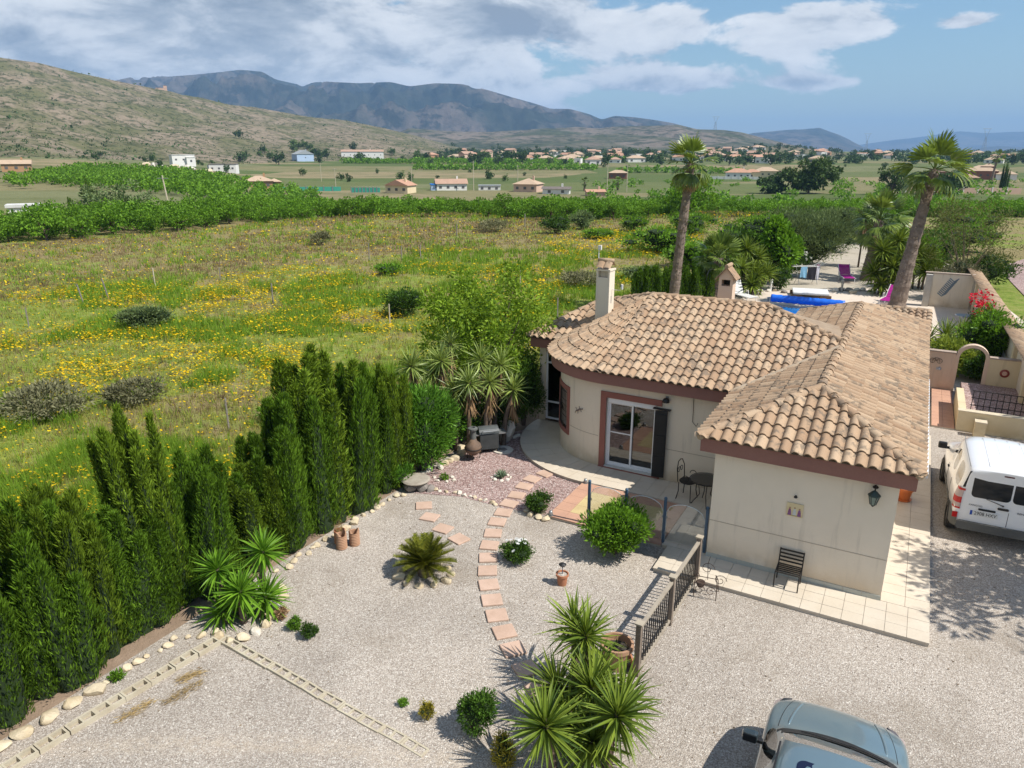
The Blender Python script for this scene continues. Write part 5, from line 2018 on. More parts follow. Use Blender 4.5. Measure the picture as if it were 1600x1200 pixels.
# ---- spiky rosettes: yuccas
def blade(L, W, droop, seg=4, fold=.25):
    """a stiff V-folded leaf along +x, drooping; returns V,F"""
    V, F = [], []
    for k in range(seg + 1):
        t = k / seg
        w_ = W * (.55 + 1.1 * t) if t < .35 else W * (.935 * (1 - ((t - .35) / .65) ** 1.7))
        x = L * t
        z = -droop * L * t * t
        if k == seg:
            V.append((x, 0, z))
        else:
            V += [(x, -w_ / 2, z + w_ * fold), (x, 0, z), (x, w_ / 2, z + w_ * fold)]
    for k in range(seg - 1):
        a = k * 3
        F += [(a, a + 3, a + 4, a + 1), (a + 1, a + 4, a + 5, a + 2)]
    a = (seg - 1) * 3
    tip_ = seg * 3
    F += [(a, tip_, a + 1, a + 1), (a + 1, tip_, a + 2, a + 2)]
    return np.array(V), [f for f in F]


def blade_mesh(L, W, droop, m):
    V, F = blade(L, W, droop)
    me = bpy.data.meshes.new('leaf')
    me.from_pydata([tuple(v) for v in V], [], [tuple(dict.fromkeys(f)) for f in F])
    me.update()
    me.materials.append(m)
    return me


def rosette_dirs(n, r, lo=-35, hi=85, skew=.9):
    out = []
    for k in range(n):
        az = k * 2.39996 + r.uniform(-.15, .15)
        t = (k + .5) / n
        el = lo + (hi - lo) * (1 - t ** skew) if False else hi - (hi - lo) * t ** skew
        out.append((az, R(el + r.uniform(-6, 6)), t))
    return out


def rosette_parts(stem_o, c, n, L, W, m, r, meshes, lo=-40, tilt=(0, 0)):
    """leaves as objects under their stem"""
    T = Matrix.Rotation(tilt[0], 4, 'X') @ Matrix.Rotation(tilt[1], 4, 'Y')
    for az, el, t in rosette_dirs(n, r, lo):
        s = r.uniform(.82, 1.08) * (1 - .25 * max(0, (.12 - t) / .12))
        o = link('leaf', r.choice(meshes), None, stem_o)
        o.matrix_local = Matrix.Translation(c) @ T @ Matrix.Rotation(az, 4, 'Z') @ Matrix.Rotation(-el, 4, 'Y') @ Matrix.Rotation(r.uniform(-.5, .5), 4, 'X') @ Matrix.Diagonal((s, s, s, 1))


def rosette_np(lbV, lbF, off, c, n, L, W, r, lo=-40, tilt=(0, 0), droops=(.04, .12, .22)):
    T = Matrix.Rotation(tilt[0], 3, 'X') @ Matrix.Rotation(tilt[1], 3, 'Y')
    for az, el, t in rosette_dirs(n, r, lo):
        s = r.uniform(.82, 1.08)
        V, F = blade(L * s, W * s, r.choice(droops), 3)
        Mx = np.array(T @ Matrix.Rotation(az, 3, 'Z') @ Matrix.Rotation(-el, 3, 'Y') @ Matrix.Rotation(r.uniform(-.5, .5), 3, 'X'))
        lbV.append(V @ Mx.T + np.array(c))
        lbF += [tuple(dict.fromkeys(i + off for i in f)) for f in F]
        off += len(V)
    return off


def yucca(name, label, loc, heads, L, W, m, seed, singles=True, dead=0, n=62, group=None):
    """heads: (x,y,z of the rosette, n leaves)"""
    r = random.Random(seed)
    o = thing(name, label, 'yucca', (*loc, 0), 0, group)
    meshes = [blade_mesh(L, W, d, m) for d in (.02, .10, .2)] if singles else None
    count = 0
    for (x, y, z, k, tl) in heads:
        st = MB().tube([(x * .8, y * .8, -.05), (x * .85, y * .85, z * .5), (x, y, z), (x, y, z + L * .25)], [.07, .06, .05, .012], 8).build('stem', M['bark'], o)
        if singles and count + k <= 300:
            rosette_parts(st, Vector((x, y, z)), k, L, W, m, r, meshes, tilt=tl)
            count += k
        else:
            V, F = [], []
            rosette_np(V, F, 0, (x, y, z), k, L, W, r, tilt=tl)
            me = bpy.data.meshes.new('leaf_rosette')
            me.from_pydata([tuple(v) for v in np.concatenate(V)], [], F)
            me.update()
            ro = link('leaf_rosette', me, m, st)
            stuff(ro)
        if dead:
            V, F = [], []
            off = 0
            for q in range(dead):
                az = r.uniform(0, 6.3)
                el = R(r.uniform(-88, -55))
                bv, bf = blade(L * r.uniform(.7, 1.1), W * .8, r.uniform(-.1, .1), 2)
                Mx = np.array(Matrix.Rotation(az, 3, 'Z') @ Matrix.Rotation(-el, 3, 'Y'))
                V.append(bv @ Mx.T + np.array((x, y, z - r.uniform(0, .55))))
                F += [tuple(dict.fromkeys(i + off for i in f)) for f in bf]
                off += len(bv)
            me = bpy.data.meshes.new('dead_leaves')
            me.from_pydata([tuple(v) for v in np.concatenate(V)], [], F)
            me.update()
            stuff(link('dead_leaves', me, F_dead, st))
    return o


yucca('yucca', 'big dark green yucca with several spiky rosettes at the bottom edge', (.95, 8.05),
      [(.14, .95, 1.0, 96, (0, 0)), (-.52, -.62, .82, 100, (.1, -.1)), (.40, -.52, .90, 100, (.1, .12)), (.14, .12, .78, 90, (.15, .1)), (.0, 1.25, .95, 60, (-.2, -.1)), (-.30, .34, .60, 90, (-.1, -.35)),
       (.10, -.45, .42, 90, (.2, 0)), (.55, .10, .62, 80, (0, .3)), (-.15, -.1, .45, 90, (0, -.3)), (.25, .6, .55, 70, (0, .1))],
      .63, .050, F_yuc, 5)
yucca('yucca', 'bright green three-headed spiky yucca in front of the hedge, ringed by rocks', (-4.72, 10.75),
      [(.28, .62, 1.0, 92, (0, .1)), (-.42, .28, .84, 90, (0, -.15)), (.06, -.02, .60, 100, (.12, 0)), (.38, .20, .34, 80, (.1, .3)), (-.1, .3, .3, 70, (0, 0)), (-.3, 0, .2, 60, (.1, -.2))],
      .52, .052, F_shr, 6)
yucca('yucca', 'group of tall pale yuccas with brown dead skirts behind the oleander', (-1.35, 18.35),
      [(-1.30, -.05, 2.42, 88, (0, 0)), (-.55, .35, 2.45, 88, (0, 0)), (.22, -.05, 1.95, 92, (.1, 0)), (.50, .75, 2.36, 84, (0, 0)), (1.05, .75, 2.22, 84, (0, .1)), (1.38, .45, 1.6, 84, (.1, .2)), (-.95, -.2, 1.75, 80, (0, -.2)), (-.35, 1.0, 2.75, 60, (0, 0)), (.75, .2, 1.9, 80, (.1, .1)), (-.2, .1, 1.7, 80, (.1, -.1)), (-.8, .5, 2.1, 80, (0, 0))],
      .60, .042, F_yucp, 7, False, 70)
yucca('yucca', 'single small green yucca rosette on a thin stem above the barbecue', (-.62, 18.8), [(0, 0, 1.15, 40, (.1, 0))], .30, .035, F_yucp, 8, False)

# ---- cycad
cyo = thing('cycad', 'olive green sago cycad with stiff arching fronds in a rock ring', 'cycad', (-1.68, 12.25, 0))
tr_ = MB().lathe([(0, 0), (.15, 0), (.17, .1), (.13, .22), (0, .26)], 12).build('trunk', M['bark'], cyo)


def frond_me(L, m, pairs=26, lw=.14, droop=.25, ww=.018):
    V, F = [], []
    mb = MB()
    pts = []
    for k in range(9):
        t = k / 8
        pts.append((L * t, 0, -droop * L * t * t))
    mb.tube(pts, [.010 * (1 - .7 * k / 8) for k in range(9)], 4)
    for k in range(pairs):
        t = .12 + .86 * k / pairs
        x, z = L * t, -droop * L * t * t
        ll = lw * (1 - abs(t - .5) ** 2 * 2.2)
        for s in (-1, 1):
            mb.add([(x - ww / 2, 0, z), (x + ww / 2, 0, z), (x + ll * .55, s * ll * .85, z + ll * .28)], [(0, 1, 2) if s > 0 else (1, 0, 2)])
    me = mb.mesh('frond')
    me.materials.append(m)
    return me


fms = [frond_me(.64, F_cycad, 30, .13, d, .028) for d in (.12, .22, .32)]
for k in range(66):
    az = k * 2.39996
    el = R(82 - 75 * (k / 66) ** .8 + random.uniform(-4, 4))
    o = link('frond', random.choice(fms), None, tr_)
    s = random.uniform(.8, 1.02)
    o.matrix_local = Matrix.Translation((0, 0, .22)) @ Matrix.Rotation(az, 4, 'Z') @ Matrix.Rotation(-el, 4, 'Y') @ Matrix.Diagonal((s, s, s, 1))


# ---- fan palms
def fan_me(L, Rf, m, blades=26, droop=.5, spread=2.5):
    """petiole and a folded fan of blades with drooping tips, along +x"""
    mb = MB()
    mb.tube([(0, 0, 0), (L * .5, 0, .02 * L), (L, 0, -.03 * L)], [.035, .025, .016], 5)
    for k in range(blades):
        a = -spread / 2 + spread * (k + .5) / blades
        rr0 = Rf * (1 - .22 * abs(a) / (spread / 2)) * random.uniform(.93, 1.05)
        w_ = Rf * spread / blades * 1.0
        ca_, sa2 = math.cos(a), math.sin(a)
        up_ = .06 * Rf if k % 2 else 0

        def pt(t, s):
            z = -.03 * L + up_ * t - droop * rr0 * max(0, t - .45) ** 1.8 - abs(a) * .10 * rr0 * t
            ww = w_ * min(t * 1.6, 1) * (1 - max(0, t - .6) / .4 * .9)
            return (L + rr0 * t * ca_ - s * ww * sa2, rr0 * t * sa2 + s * ww * ca_, z)
        P = [pt(.02, 0)] + [pt(t, s) for t in (.45, .75) for s in (-.5, .5)] + [pt(1, 0)]
        mb.add(P, [(0, 1, 2), (1, 3, 4, 2), (3, 5, 4)])
    me = mb.mesh('frond')
    me.materials.append(m)
    return me


def fan_palm(name, label, loc, h, lean, r0_, r1_, nf, L, Rf, seed, dead=8, skirt=False, m=F_palm, lo=-50, group=None):
    r = random.Random(seed)
    o = thing(name, label, 'palm tree', (*loc, 0), 0, group)
    n = 26
    q = MB()
    pts, rad = [], []
    for k in range(n + 1):
        t = k / n
        pts.append((lean[0] * t ** 1.2, lean[1] * t, h * t))
        rad.append((r0_ * .35 * (1 - t) ** 3 + r0_ + (r1_ - r0_) * t) * (1 + (.07 if k % 2 else -.04)) + r.uniform(-.012, .012))
    q.tube(pts, rad, 14)
    q.build('trunk', M['palm_trunk'], o)
    # stubs of cut leaf bases up the trunk
    sb = MB()
    for k in range(int(h * 34)):
        t = r.uniform(.03, 1)
        a = r.uniform(0, 6.3)
        rr0 = r0_ + (r1_ - r0_) * t
        c = Vector((lean[0] * t ** 1.2, lean[1] * t, h * t)) + Vector((math.cos(a), math.sin(a), 0)) * rr0 * .95
        d_ = Vector((math.cos(a), math.sin(a), .9)) * .10
        s_ = Vector((-math.sin(a), math.cos(a), 0)) * .06
        sb.add([c - s_, c + s_, c + d_ + s_ * .3, c + d_ - s_ * .3], [(0, 1, 2, 3)])
    stuff(sb.build('leaf_base', M['palm_stub'], o))
    top = Vector((lean[0], lean[1], h))
    mes = [fan_me(L, Rf, m, 16, d) for d in (.30, .7, 1.1)]
    dme = fan_me(L * .8, Rf * .8, F_dead, 18, 1.2, 2.0)
    for k in range(nf):
        az = k * 2.39996 + r.uniform(-.2, .2)
        t = (k + .5) / nf
        el = R(86 - (86 - lo) * t ** .9 + r.uniform(-8, 8))
        f_ = link('frond', mes[min(2, int(t * 3))], None, o)
        s = r.uniform(.85, 1.08)
        f_.matrix_local = Matrix.Translation(top) @ Matrix.Rotation(az, 4, 'Z') @ Matrix.Rotation(-el, 4, 'Y') @ Matrix.Rotation(r.uniform(-.6, .6), 4, 'X') @ Matrix.Diagonal((s, s, s, 1))
    for k in range(dead):
        az = r.uniform(0, 6.3)
        el = R(r.uniform(-85, -60))
        f_ = link('dead_frond', dme, None, o)
        f_.matrix_local = Matrix.Translation(top - Vector((0, 0, .2))) @ Matrix.Rotation(az, 4, 'Z') @ Matrix.Rotation(-el, 4, 'Y')
    return o


M['palm_trunk'] = pmat('palm_trunk', (.26, .20, .155), (.12, .085, .065), 5, .95, .04, 9, fine=.2)
M['palm_stub'] = fmat('palm_stub', (.13, .095, .07), (.44, .37, .29), .0, .9)
fan_palm('fan_palm', 'tall slender fan palm rising behind the left of the roof', (8.15, 36.2), 7.3, (.42, .0), .21, .20, 19, .66, .88, 1, 10, lo=-65)
fan_palm('fan_palm', 'tall thick-trunked fan palm rising behind the right of the roof', (19.7, 36.5), 7.0, (.75, .0), .33, .22, 20, .85, 1.15, 2, 0, lo=-55)
fan_palm('fan_palm', 'short fan palm with pale drooping leaves behind the small chimney', (11.2, 39.8), 2.3, (.1, 0), .30, .26, 34, .75, .85, 3, 10, lo=-60)
fan_palm('fan_palm', 'mid-height palm crown half hidden behind the thick palm trunk', (22.6, 46.0), 3.8, (.3, 0), .3, .25, 30, 1.0, 1.0, 4, 10, lo=-70)
fan_palm('fan_palm', 'far small fan palm beside the brown villa at the right', (200.5, 314.0), 10.5, (.8, 0), .45, .35, 22, 1.6, 1.6, 5, 4, lo=-60)
bpy.data.objects['fan_palm.004'].location.z = float(zt(200.5, 314.0))


# ---- trees
def tree_mesh(rx, rz, zc, n, leaf, seed, clumps=30, asp=.5, shell=.55, fl=.9):
    r = np.random.default_rng(seed)
    lb = LB()
    C = rdir(clumps, r) * (r.uniform(0, 1, (clumps, 1)) ** shell)
    S = r.uniform(.16, .34, clumps)
    k = r.integers(0, clumps, n)
    d = rdir(n, r)
    P = C[k] + d * (S[k] * r.uniform(0, 1, n) ** .5)[:, None]
    P = P * np.array([rx, rx, rz]) + np.array([0, 0, zc])
    D = d + r.normal(0, .5, (n, 3)) + np.array([0, 0, .1])
    lb.kites(P, D, leaf * r.uniform(.7, 1.3, n), leaf * asp * r.uniform(.7, 1.2, n), .05, r)
    return lb.mesh('crown'), [C[i] * np.array([rx, rx, rz]) + np.array([0, 0, zc]) for i in range(clumps)]


def trunk_mesh(h, r0_, targets, seed, k=7):
    r = random.Random(seed)
    q = MB()
    fork = Vector((r.uniform(-.1, .1), r.uniform(-.1, .1), h))
    q.tube([(0, 0, -.1), (fork.x * .4, fork.y * .4, h * .5), fork], [r0_ * 1.25, r0_, r0_ * .8], 8)
    for t in r.sample(list(targets), min(k, len(targets))):
        t = Vector(t)
        mid = fork.lerp(t, .5) + Vector((r.uniform(-.1, .1), r.uniform(-.1, .1), .12)) * h * .3
        q.tube([fork, mid, t], [r0_ * .55, r0_ * .3, r0_ * .08], 5)
    return q.mesh('trunk')


def plain_tree(name, label, loc, rx, rz, zc, n, leaf, m, seed, th=.6, tr=.12, group=None, clumps=30, asp=.5, shell=.55, rz0=0):
    me, C = tree_mesh(rx, rz, zc, n, leaf, seed, clumps, asp, shell)
    o = thing(name, label, 'tree', loc if len(loc) == 3 else (*loc, 0), rz0, group)
    link('crown', me, m, o)
    link('trunk', trunk_mesh(th, tr, C, seed, 10), M['bark'], o)
    return o


plain_tree('leafy_tree', 'open yellow-green young tree standing behind the pale yuccas', (-.75, 20.8), 1.75, 2.0, 2.85, 15000, .135, F_tree, 31, .8, .08, clumps=70, asp=.45, shell=.42)
plain_tree('leafy_tree', 'low loose bush-like tree at the meadow edge left of the yuccas', (-2.3, 21.2), 1.2, .9, 1.2, 2600, .12, F_tree, 32, .4, .05, clumps=24, shell=.4)
# tree right of the frame that shades the van and the side walk
plain_tree('shade_tree', 'sparse pine right of the yard, outside the picture', (12.7, 10.0), 2.3, 1.5, 4.5, 4600, .2, F_pine, 33, 3.2, .14, clumps=34)
plain_tree('shade_tree', 'pine beyond the right picture edge near the yellow wall', (18.4, 16.6), 1.9, 1.6, 4.0, 4200, .22, F_pine, 34, 2.4, .16, clumps=34)

# ---- plants of the court behind the arch
yucca('yucca', 'leafy yucca in the court behind the pink arch wall', (*hw(1.15, 19.2),), [(0, 0, .95, 60, (0, 0)), (.75, .3, 1.0, 60, (0, .1)), (-.55, .2, .75, 50, (0, -.2)), (.3, -.5, .6, 50, (.2, 0))], .85, .07, F_yuc, 41, False)
shrub('lime_bush', 'lime green leafy bush left of the garden arch', *hw(1.35, 17.1), .85, 1.5, 2600, .15, fmat('lime_leaf', (.10, .16, .02), (.27, .33, .05), .35), 42, core=False)
shrub('court_bush', 'mid green bushy shrub behind the right half of the arch', *hw(2.55, 18.6), 1.15, 2.2, 6000, .13, F_shr, 43)
shrub('court_bush', 'dark shrub low behind the arch opening', *hw(2.35, 16.6), .6, 1.0, 2200, .12, F_drk, 44)
bo = shrub('bougainvillea', 'shrub with bright red flowers against the long tiled wall', *hw(2.45, 21.9), .55, 1.9, 1400, .12, F_drk, 45)
lb = LB()
n = 260
d_ = rdir(n)
P = d_ * .38 * rng.uniform(.4, 1, (n, 1)) + np.array([0, 0, 1.65]) + (rng.integers(0, 2, n)[:, None] * np.array([[.25, .5, .35]]))
lb.kites(P, d_, .11, .10)
stuff(link('flowers', lb.mesh('flowers'), F_red, bo))

# ---- garden behind the house
yucca('yucca', 'dense dark yucca thicket right of the small chimney by the pool', (13.2, 41.0), [(-1.1, .4, 2.7, 110, (0, 0)), (.2, .6, 2.5, 110, (0, 0)), (-.3, -.2, 1.6, 110, (0, 0)), (.6, -.2, 1.2, 110, (0, .1)), (.9, .8, 2.0, 110, (0, .2)), (-.7, .0, .8, 100, (0, 0)), (.3, -.6, .7, 100, (.1, 0)), (1.3, .2, 1.2, 100, (0, .1))], .95, .095, F_yuc, 51, False)
shrub('fig_bush', 'bright green leafy fig bush right of the yucca thicket', 16.4, 44.8, 1.3, 4.0, 4200, .26, F_shr, 52, asp=.7)
shrub('olive_bush', 'large grey-green feathery bush beside the sandy drive', 21.2, 52.5, 3.1, 4.0, 15000, .26, F_oliv, 53, asp=.2, upd=.8)
shrub('olive_bush', 'smaller grey-green bush behind the large feathery one', 26.0, 60.0, 2.6, 3.6, 7000, .28, F_oliv, 54, asp=.2, upd=.8)
rb_ = shrub('rose_bush', 'leafy bush with white roses by the clothes rack', 18.0, 47.2, 1.5, 1.9, 3000, .14, F_drk, 55)
lb = LB()
n = 46
d_ = rdir(n)
d_[:, 2] = np.abs(d_[:, 2])
P = d_ * np.array([1.35, 1.35, .95]) + np.array([0, 0, 1.0])
for k in range(5):
    lb.kites(P, d_ + rng.normal(0, .8, (n, 3)), .13, .12)
stuff(link('flowers', lb.mesh('flowers'), F_wht, rb_))
shrub('small_rose', 'small leafy rose bush in front of the clothes rack', 16.0, 42.8, .75, 1.3, 1500, .13, F_drk, 56)
yucca('yucca', 'tall dark yucca clump left of the thick palm trunk', (21.7, 41.3), [(-.7, 0, 2.5, 120, (0, 0)), (.3, .3, 3.0, 120, (0, 0)), (-.2, -.4, 1.6, 120, (0, 0)), (.5, -.3, 1.9, 110, (0, .1)), (-.9, .2, 1.2, 110, (0, -.2)), (.1, -.6, .8, 110, (0, 0)), (-.4, .2, 2.0, 110, (0, 0)), (.5, .2, 1.2, 100, (0, .1)), (-.6, -.2, .6, 100, (0, 0))], 1.0, .10, F_yuc, 57, False)
yucca('yucca', 'yucca clump right of the thick palm trunk', (24.2, 43.0), [(-.3, 0, 2.2, 110, (0, 0)), (.6, .3, 1.8, 110, (0, .1)), (.2, -.4, 1.1, 110, (0, 0)), (1.0, 0, 1.0, 100, (0, .2)), (.2, .1, 1.5, 100, (0, 0))], 1.0, .10, F_yuc, 58, False)
yucca('yucca', 'dark ponytail-like yucca tree with hanging dead leaves over the drive', (24.6, 51.5), [(0, 0, 3.4, 70, (0, 0)), (.9, .4, 3.8, 70, (0, 0)), (.6, -.4, 2.6, 60, (0, .1))], 1.15, .07, F_pine, 59, False, 90)
for i, (x, y) in enumerate(((7.3, 39.4), (8.0, 39.3), (8.8, 39.3), (9.6, 39.3), (10.3, 39.3))):
    me, co = cypress_mesh(1.9, 1.25, 300 + i, .45)
    o = thing('hedge_cypress', ['first', 'second', 'third', 'fourth', 'fifth'][i] + ' from the left in the clipped low cypress row behind the roof', 'shrub', (x, y, 0), 0, 'clipped cypress row behind the roof')
    link('foliage', me, F_cyp, o)
    link('inner_foliage', co, F_core, o)
# thin grey-green tree at the right
plain_tree('feathery_tree', 'thin feathery half-bare tree behind the long tiled wall', (26.6, 42.5), 3.0, 2.3, 3.3, 4200, .17, fmat('feather_leaf', (.07, .085, .03), (.17, .18, .06), .3), 61, .6, .10, clumps=60, asp=.3, shell=.35)
shrub('grey_bush', 'grey-blue shrub mass left of the long wall end', 24.6, 39.6, 1.5, 2.2, 5000, .13, F_grey, 62)
shrub('grey_bush', 'dark low shrub behind the long wall end', 28.5, 43.5, 1.9, 2.0, 5000, .16, F_drk, 63)
sp_ = [(14.6, 46, 1.4, 3.2, 1), (12.2, 44.2, 1.3, 2.8, 0), (24.6, 46.6, 1.4, 2.6, 1), (26.6, 48.2, 1.8, 3.0, 2), (29.0, 49.5, 2.0, 2.6, 1), (13, 52, 2.2, 1.8, 0), (17.5, 57, 2.6, 2.2, 2), (12, 60, 3.0, 2.0, 0), (22, 66, 3.4, 2.6, 2), (28, 70, 3.4, 2.8, 0), (33, 66, 3.0, 2.6, 1), (37, 60, 3.2, 2.4, 2), (31, 55, 2.6, 2.2, 1), (36, 74, 3.6, 2.8, 0), (43, 70, 3.4, 2.6, 2), (18, 74, 3.0, 2.2, 0), (48, 62, 3.0, 2.2, 1), (41, 50, 2.6, 1.8, 2)]
adj = ['dark tall shrub behind the yucca thicket by the pool', 'green shrub left of the yucca thicket by the pool', 'dark shrub right of the ponytail-like yucca', 'tall green shrub behind the thick palm trunk', 'dark shrub mass right of the thick palm', 'leftmost of the green shrubs behind the pool garden', 'rounded green shrub left of the sandy drive end', 'low wide shrub at the meadow edge behind the pool garden', 'shrub at the far end of the sandy drive', 'big shrub right of the far drive end', 'dark shrub behind the mid-height palm', 'green shrub right of the mid-height palm',
       'dark shrub right of the drive behind the yuccas', 'far shrub in front of the orchard at the right', 'farther right shrub in front of the orchard', 'small shrub before the orchard behind the palm', 'dark shrub near the right frame edge', 'low shrub beyond the long tiled wall']
for i, (x, y, r_, h, k) in enumerate(sp_):
    shrub('garden_shrub', adj[i], x, y, r_, h, 2600, .26, [F_shr, F_drk, F_alm][k], 70 + i, group='shrubs behind the pool garden')


# fallen leaves and loose pebbles on the gravel
lb = LB()
n = 2600
x = rng.uniform(-7, 12, n)
y = rng.uniform(6.5, 16, n)
k = (x > np.interp(y, [6, 16.5], [-7.6, -2.4])) & (fbm(x / 1.6, y / 1.6, 77, 4) > .47)
x, y = x[k], y[k]
n = len(x)
lb.kites(np.stack([x, y, np.full(n, .008)], 1), np.stack([rng.normal(0, 1, n), rng.normal(0, 1, n), rng.uniform(0, .25, n)], 1), rng.uniform(.02, .06, n), rng.uniform(.008, .02, n))
o = stuff(link('leaf_litter', lb.mesh('leaf_litter'), fmat('litter', (.07, .05, .03), (.22, .15, .08), .0, .9)))
o['label'] = 'small dry leaves scattered over the grey gravel'
n = 9000
x = rng.uniform(-7.2, 13, n)
y = 6.2 * (17 / 6.2) ** rng.uniform(0, 1, n)
k = (x > np.interp(y, [6, 16.5], [-7.5, -2.3])) & (x < y * .8 + 2)
hx = (x - HQ[0]) * math.cos(-HRZ) - (y - HQ[1]) * math.sin(-HRZ)
hy = (x - HQ[0]) * math.sin(-HRZ) + (y - HQ[1]) * math.cos(-HRZ)
k &= ~((hx > -6.75) & (hx < .85) & (hy > -1.0))
x, y = x[k], y[k]
n = len(x)
s_ = rng.uniform(.008, .019, n)
OV = np.array([(1, 0, 0), (0, 1, 0), (-1, 0, 0), (0, -1, 0), (0, 0, .8), (.1, .1, -.3)])
OF = np.array([(0, 1, 4), (1, 2, 4), (2, 3, 4), (3, 0, 4)])
a_ = rng.uniform(0, 6.3, n)
ca_, sa_ = np.cos(a_), np.sin(a_)
V = OV[None] * s_[:, None, None] * np.stack([rng.uniform(.7, 1.4, n), np.ones(n), rng.uniform(.5, 1, n)], 1)[:, None, :]
V = np.stack([V[..., 0] * ca_[:, None] - V[..., 1] * sa_[:, None] + x[:, None], V[..., 0] * sa_[:, None] + V[..., 1] * ca_[:, None] + y[:, None], V[..., 2] + .003], -1).reshape(-1, 3)
F = (OF[None] + (np.arange(n) * 6)[:, None, None]).reshape(-1, 3)
o = stuff(link('loose_pebbles', mesh_np('loose_pebbles', V, F), fmat('pebble', (.36, .32, .27), (.60, .55, .48), .0, .9)))
o['label'] = 'loose pebbles lying on top of the gravel'

# ============================================================ vehicles
def car_cage(st, glass_side, screen, rear_screen=None):
    """st: stations rear to front, each (y, zb, zbelt, ztop, ws, wb, wt[, wroofin]); rows from sill to roof centre.
    glass_side: station index pairs with side glass; returns verts, faces, material index per face"""
    rows = []
    for s in st:
        y, zb, zbe, zt_, ws, wb, wt = s[:7]
        hood = zt_ - zbe < .26
        zm = zb + (zbe - zb) * .55
        if hood:
            hgt = zt_ - zbe
            r_ = [(0, zb), (ws - .08, zb), (ws, zb + .10), (wb + .015, zm), (wb, zbe), (wb - .05, zbe + hgt * .35), (wt + .05, zbe + hgt * .62), (wt, zbe + hgt * .75), (wt * .62, zt_ - hgt * .05), (0, zt_)]
        else:
            r_ = [(0, zb), (ws - .08, zb), (ws, zb + .10), (wb + .015, zm), (wb, zbe), (wb - .03, zbe + .06), (wt + .045, zt_ - .17), (wt, zt_ - .075), (wt * .66, zt_ - .015), (0, zt_)]
        rows.append([(x, y, z) for x, z in r_])
    n = 10
    V, F, Mi = [], [], []
    for r_ in rows:
        V += r_                      # right half, x > 0
        V += [(-x, y, z) for x, y, z in r_]
    k = 2 * n

    def mi(i, j):
        if j == 5 and i in glass_side:
            return 1
        if j in (6, 7, 8) and i in screen and j >= 7:
            return 2
        if rear_screen and j >= 7 and i in rear_screen:
            return 2
        if j <= 0:
            return 3
        return 0
    for i in range(len(rows) - 1):
        for j in range(n - 1):
            a, b = i * k + j, (i + 1) * k + j
            F.append((a, a + 1, b + 1, b))
            Mi.append(mi(i, j))
            a, b = a + n, b + n
            F.append((a, b, b + 1, a + 1))
            Mi.append(mi(i, j))
    for e, fl in ((0, False), (len(rows) - 1, True)):
        for j in range(n - 1):
            a = e * k + j
            f = (a, a + n, a + n + 1, a + 1)
            F.append(f[::-1] if fl else f)
            Mi.append(0)
    return V, F, Mi


def car_parts(V, F, Mi, names, mats, parent, lev=2, crease=None):
    b = bmesh.new()
    bv = [b.verts.new(v) for v in V]
    cl = b.edges.layers.float.new('crease_edge')
    for f, m_ in zip(F, Mi):
        try:
            q = b.faces.new([bv[i] for i in f])
            q.material_index = m_
        except ValueError:
            pass
    bmesh.ops.remove_doubles(b, verts=b.verts, dist=.0005)
    for e in b.edges:
        ms = {f.material_index for f in e.link_faces}
        if len(ms) > 1:
            e[cl] = .75
    if crease:
        for e in b.edges:
            c = crease((e.verts[0].co + e.verts[1].co) / 2, e)
            if c:
                e[cl] = max(e[cl], c)
    bmesh.ops.recalc_face_normals(b, faces=b.faces)
    me = bpy.data.meshes.new('cage')
    b.to_mesh(me)
    b.free()
    for m_ in mats:
        me.materials.append(m_)
    o = bpy.data.objects.new('cage', me)
    col.objects.link(o)
    md = o.modifiers.new('s', 'SUBSURF')
    md.levels = lev
    md.render_levels = lev
    dg = bpy.context.evaluated_depsgraph_get()
    ev = bpy.data.meshes.new_from_object(o.evaluated_get(dg))
    bpy.data.objects.remove(o)
    out = {}
    for i, nm in enumerate(names):
        b = bmesh.new()
        b.from_mesh(ev)
        bmesh.ops.delete(b, geom=[f for f in b.faces if f.material_index != i], context='FACES')
        if not b.faces:
            b.free()
            continue
        # split into connected pieces so that every pane is a part of its own
        left = set(b.faces)
        groups = []
        while left:
            seed = left.pop()
            g, stk = [seed], [seed]
            while stk:
                f = stk.pop()
                for e in f.edges:
                    for q in e.link_faces:
                        if q in left:
                            left.discard(q)
                            g.append(q)
                            stk.append(q)
            groups.append(g)
        for g in (groups if i in (1, 2) else [list(b.faces)]):
            idx = {}
            vv, ff = [], []
            for f in g:
                t = []
                for v in f.verts:
                    if v not in idx:
                        idx[v] = len(vv)
                        vv.append(tuple(v.co))
                    t.append(idx[v])
                ff.append(tuple(t))
            m2 = bpy.data.meshes.new(nm)
            m2.from_pydata(vv, [], ff)
            m2.update()
            smooth(m2)
            out.setdefault(nm, []).append(link(nm, m2, mats[i], parent))
        b.free()
    return out


def paint(name, c, c2, rough=.28, metal=.0, coat=.8):
    m, nb, b = newmat(name)
    P = coords(nb)
    n = nb.noise(P, 2.2, 5, .65)
    d = nb.noise(P, 26, 4, .7)
    cc_ = nb.ramp(n, [(.3, c), (.75, c2)])
    z = nb.sep(P)[2]
    dust = nb.math('MULTIPLY', nb.math('MULTIPLY', d, .35), nb.step(z, .75, .2))
    cc_ = nb.mix(dust, cc_, (.36, .31, .25))
    nb.put(b.inputs['Base Color'], cc_)
    b.inputs['Metallic'].default_value = metal
    nb.put(b.inputs['Roughness'], nb.math('ADD', nb.math('MULTIPLY', d, .12), rough - .06))
    b.inputs['Coat Weight'].default_value = coat
    b.inputs['Coat Roughness'].default_value = .06
    return m


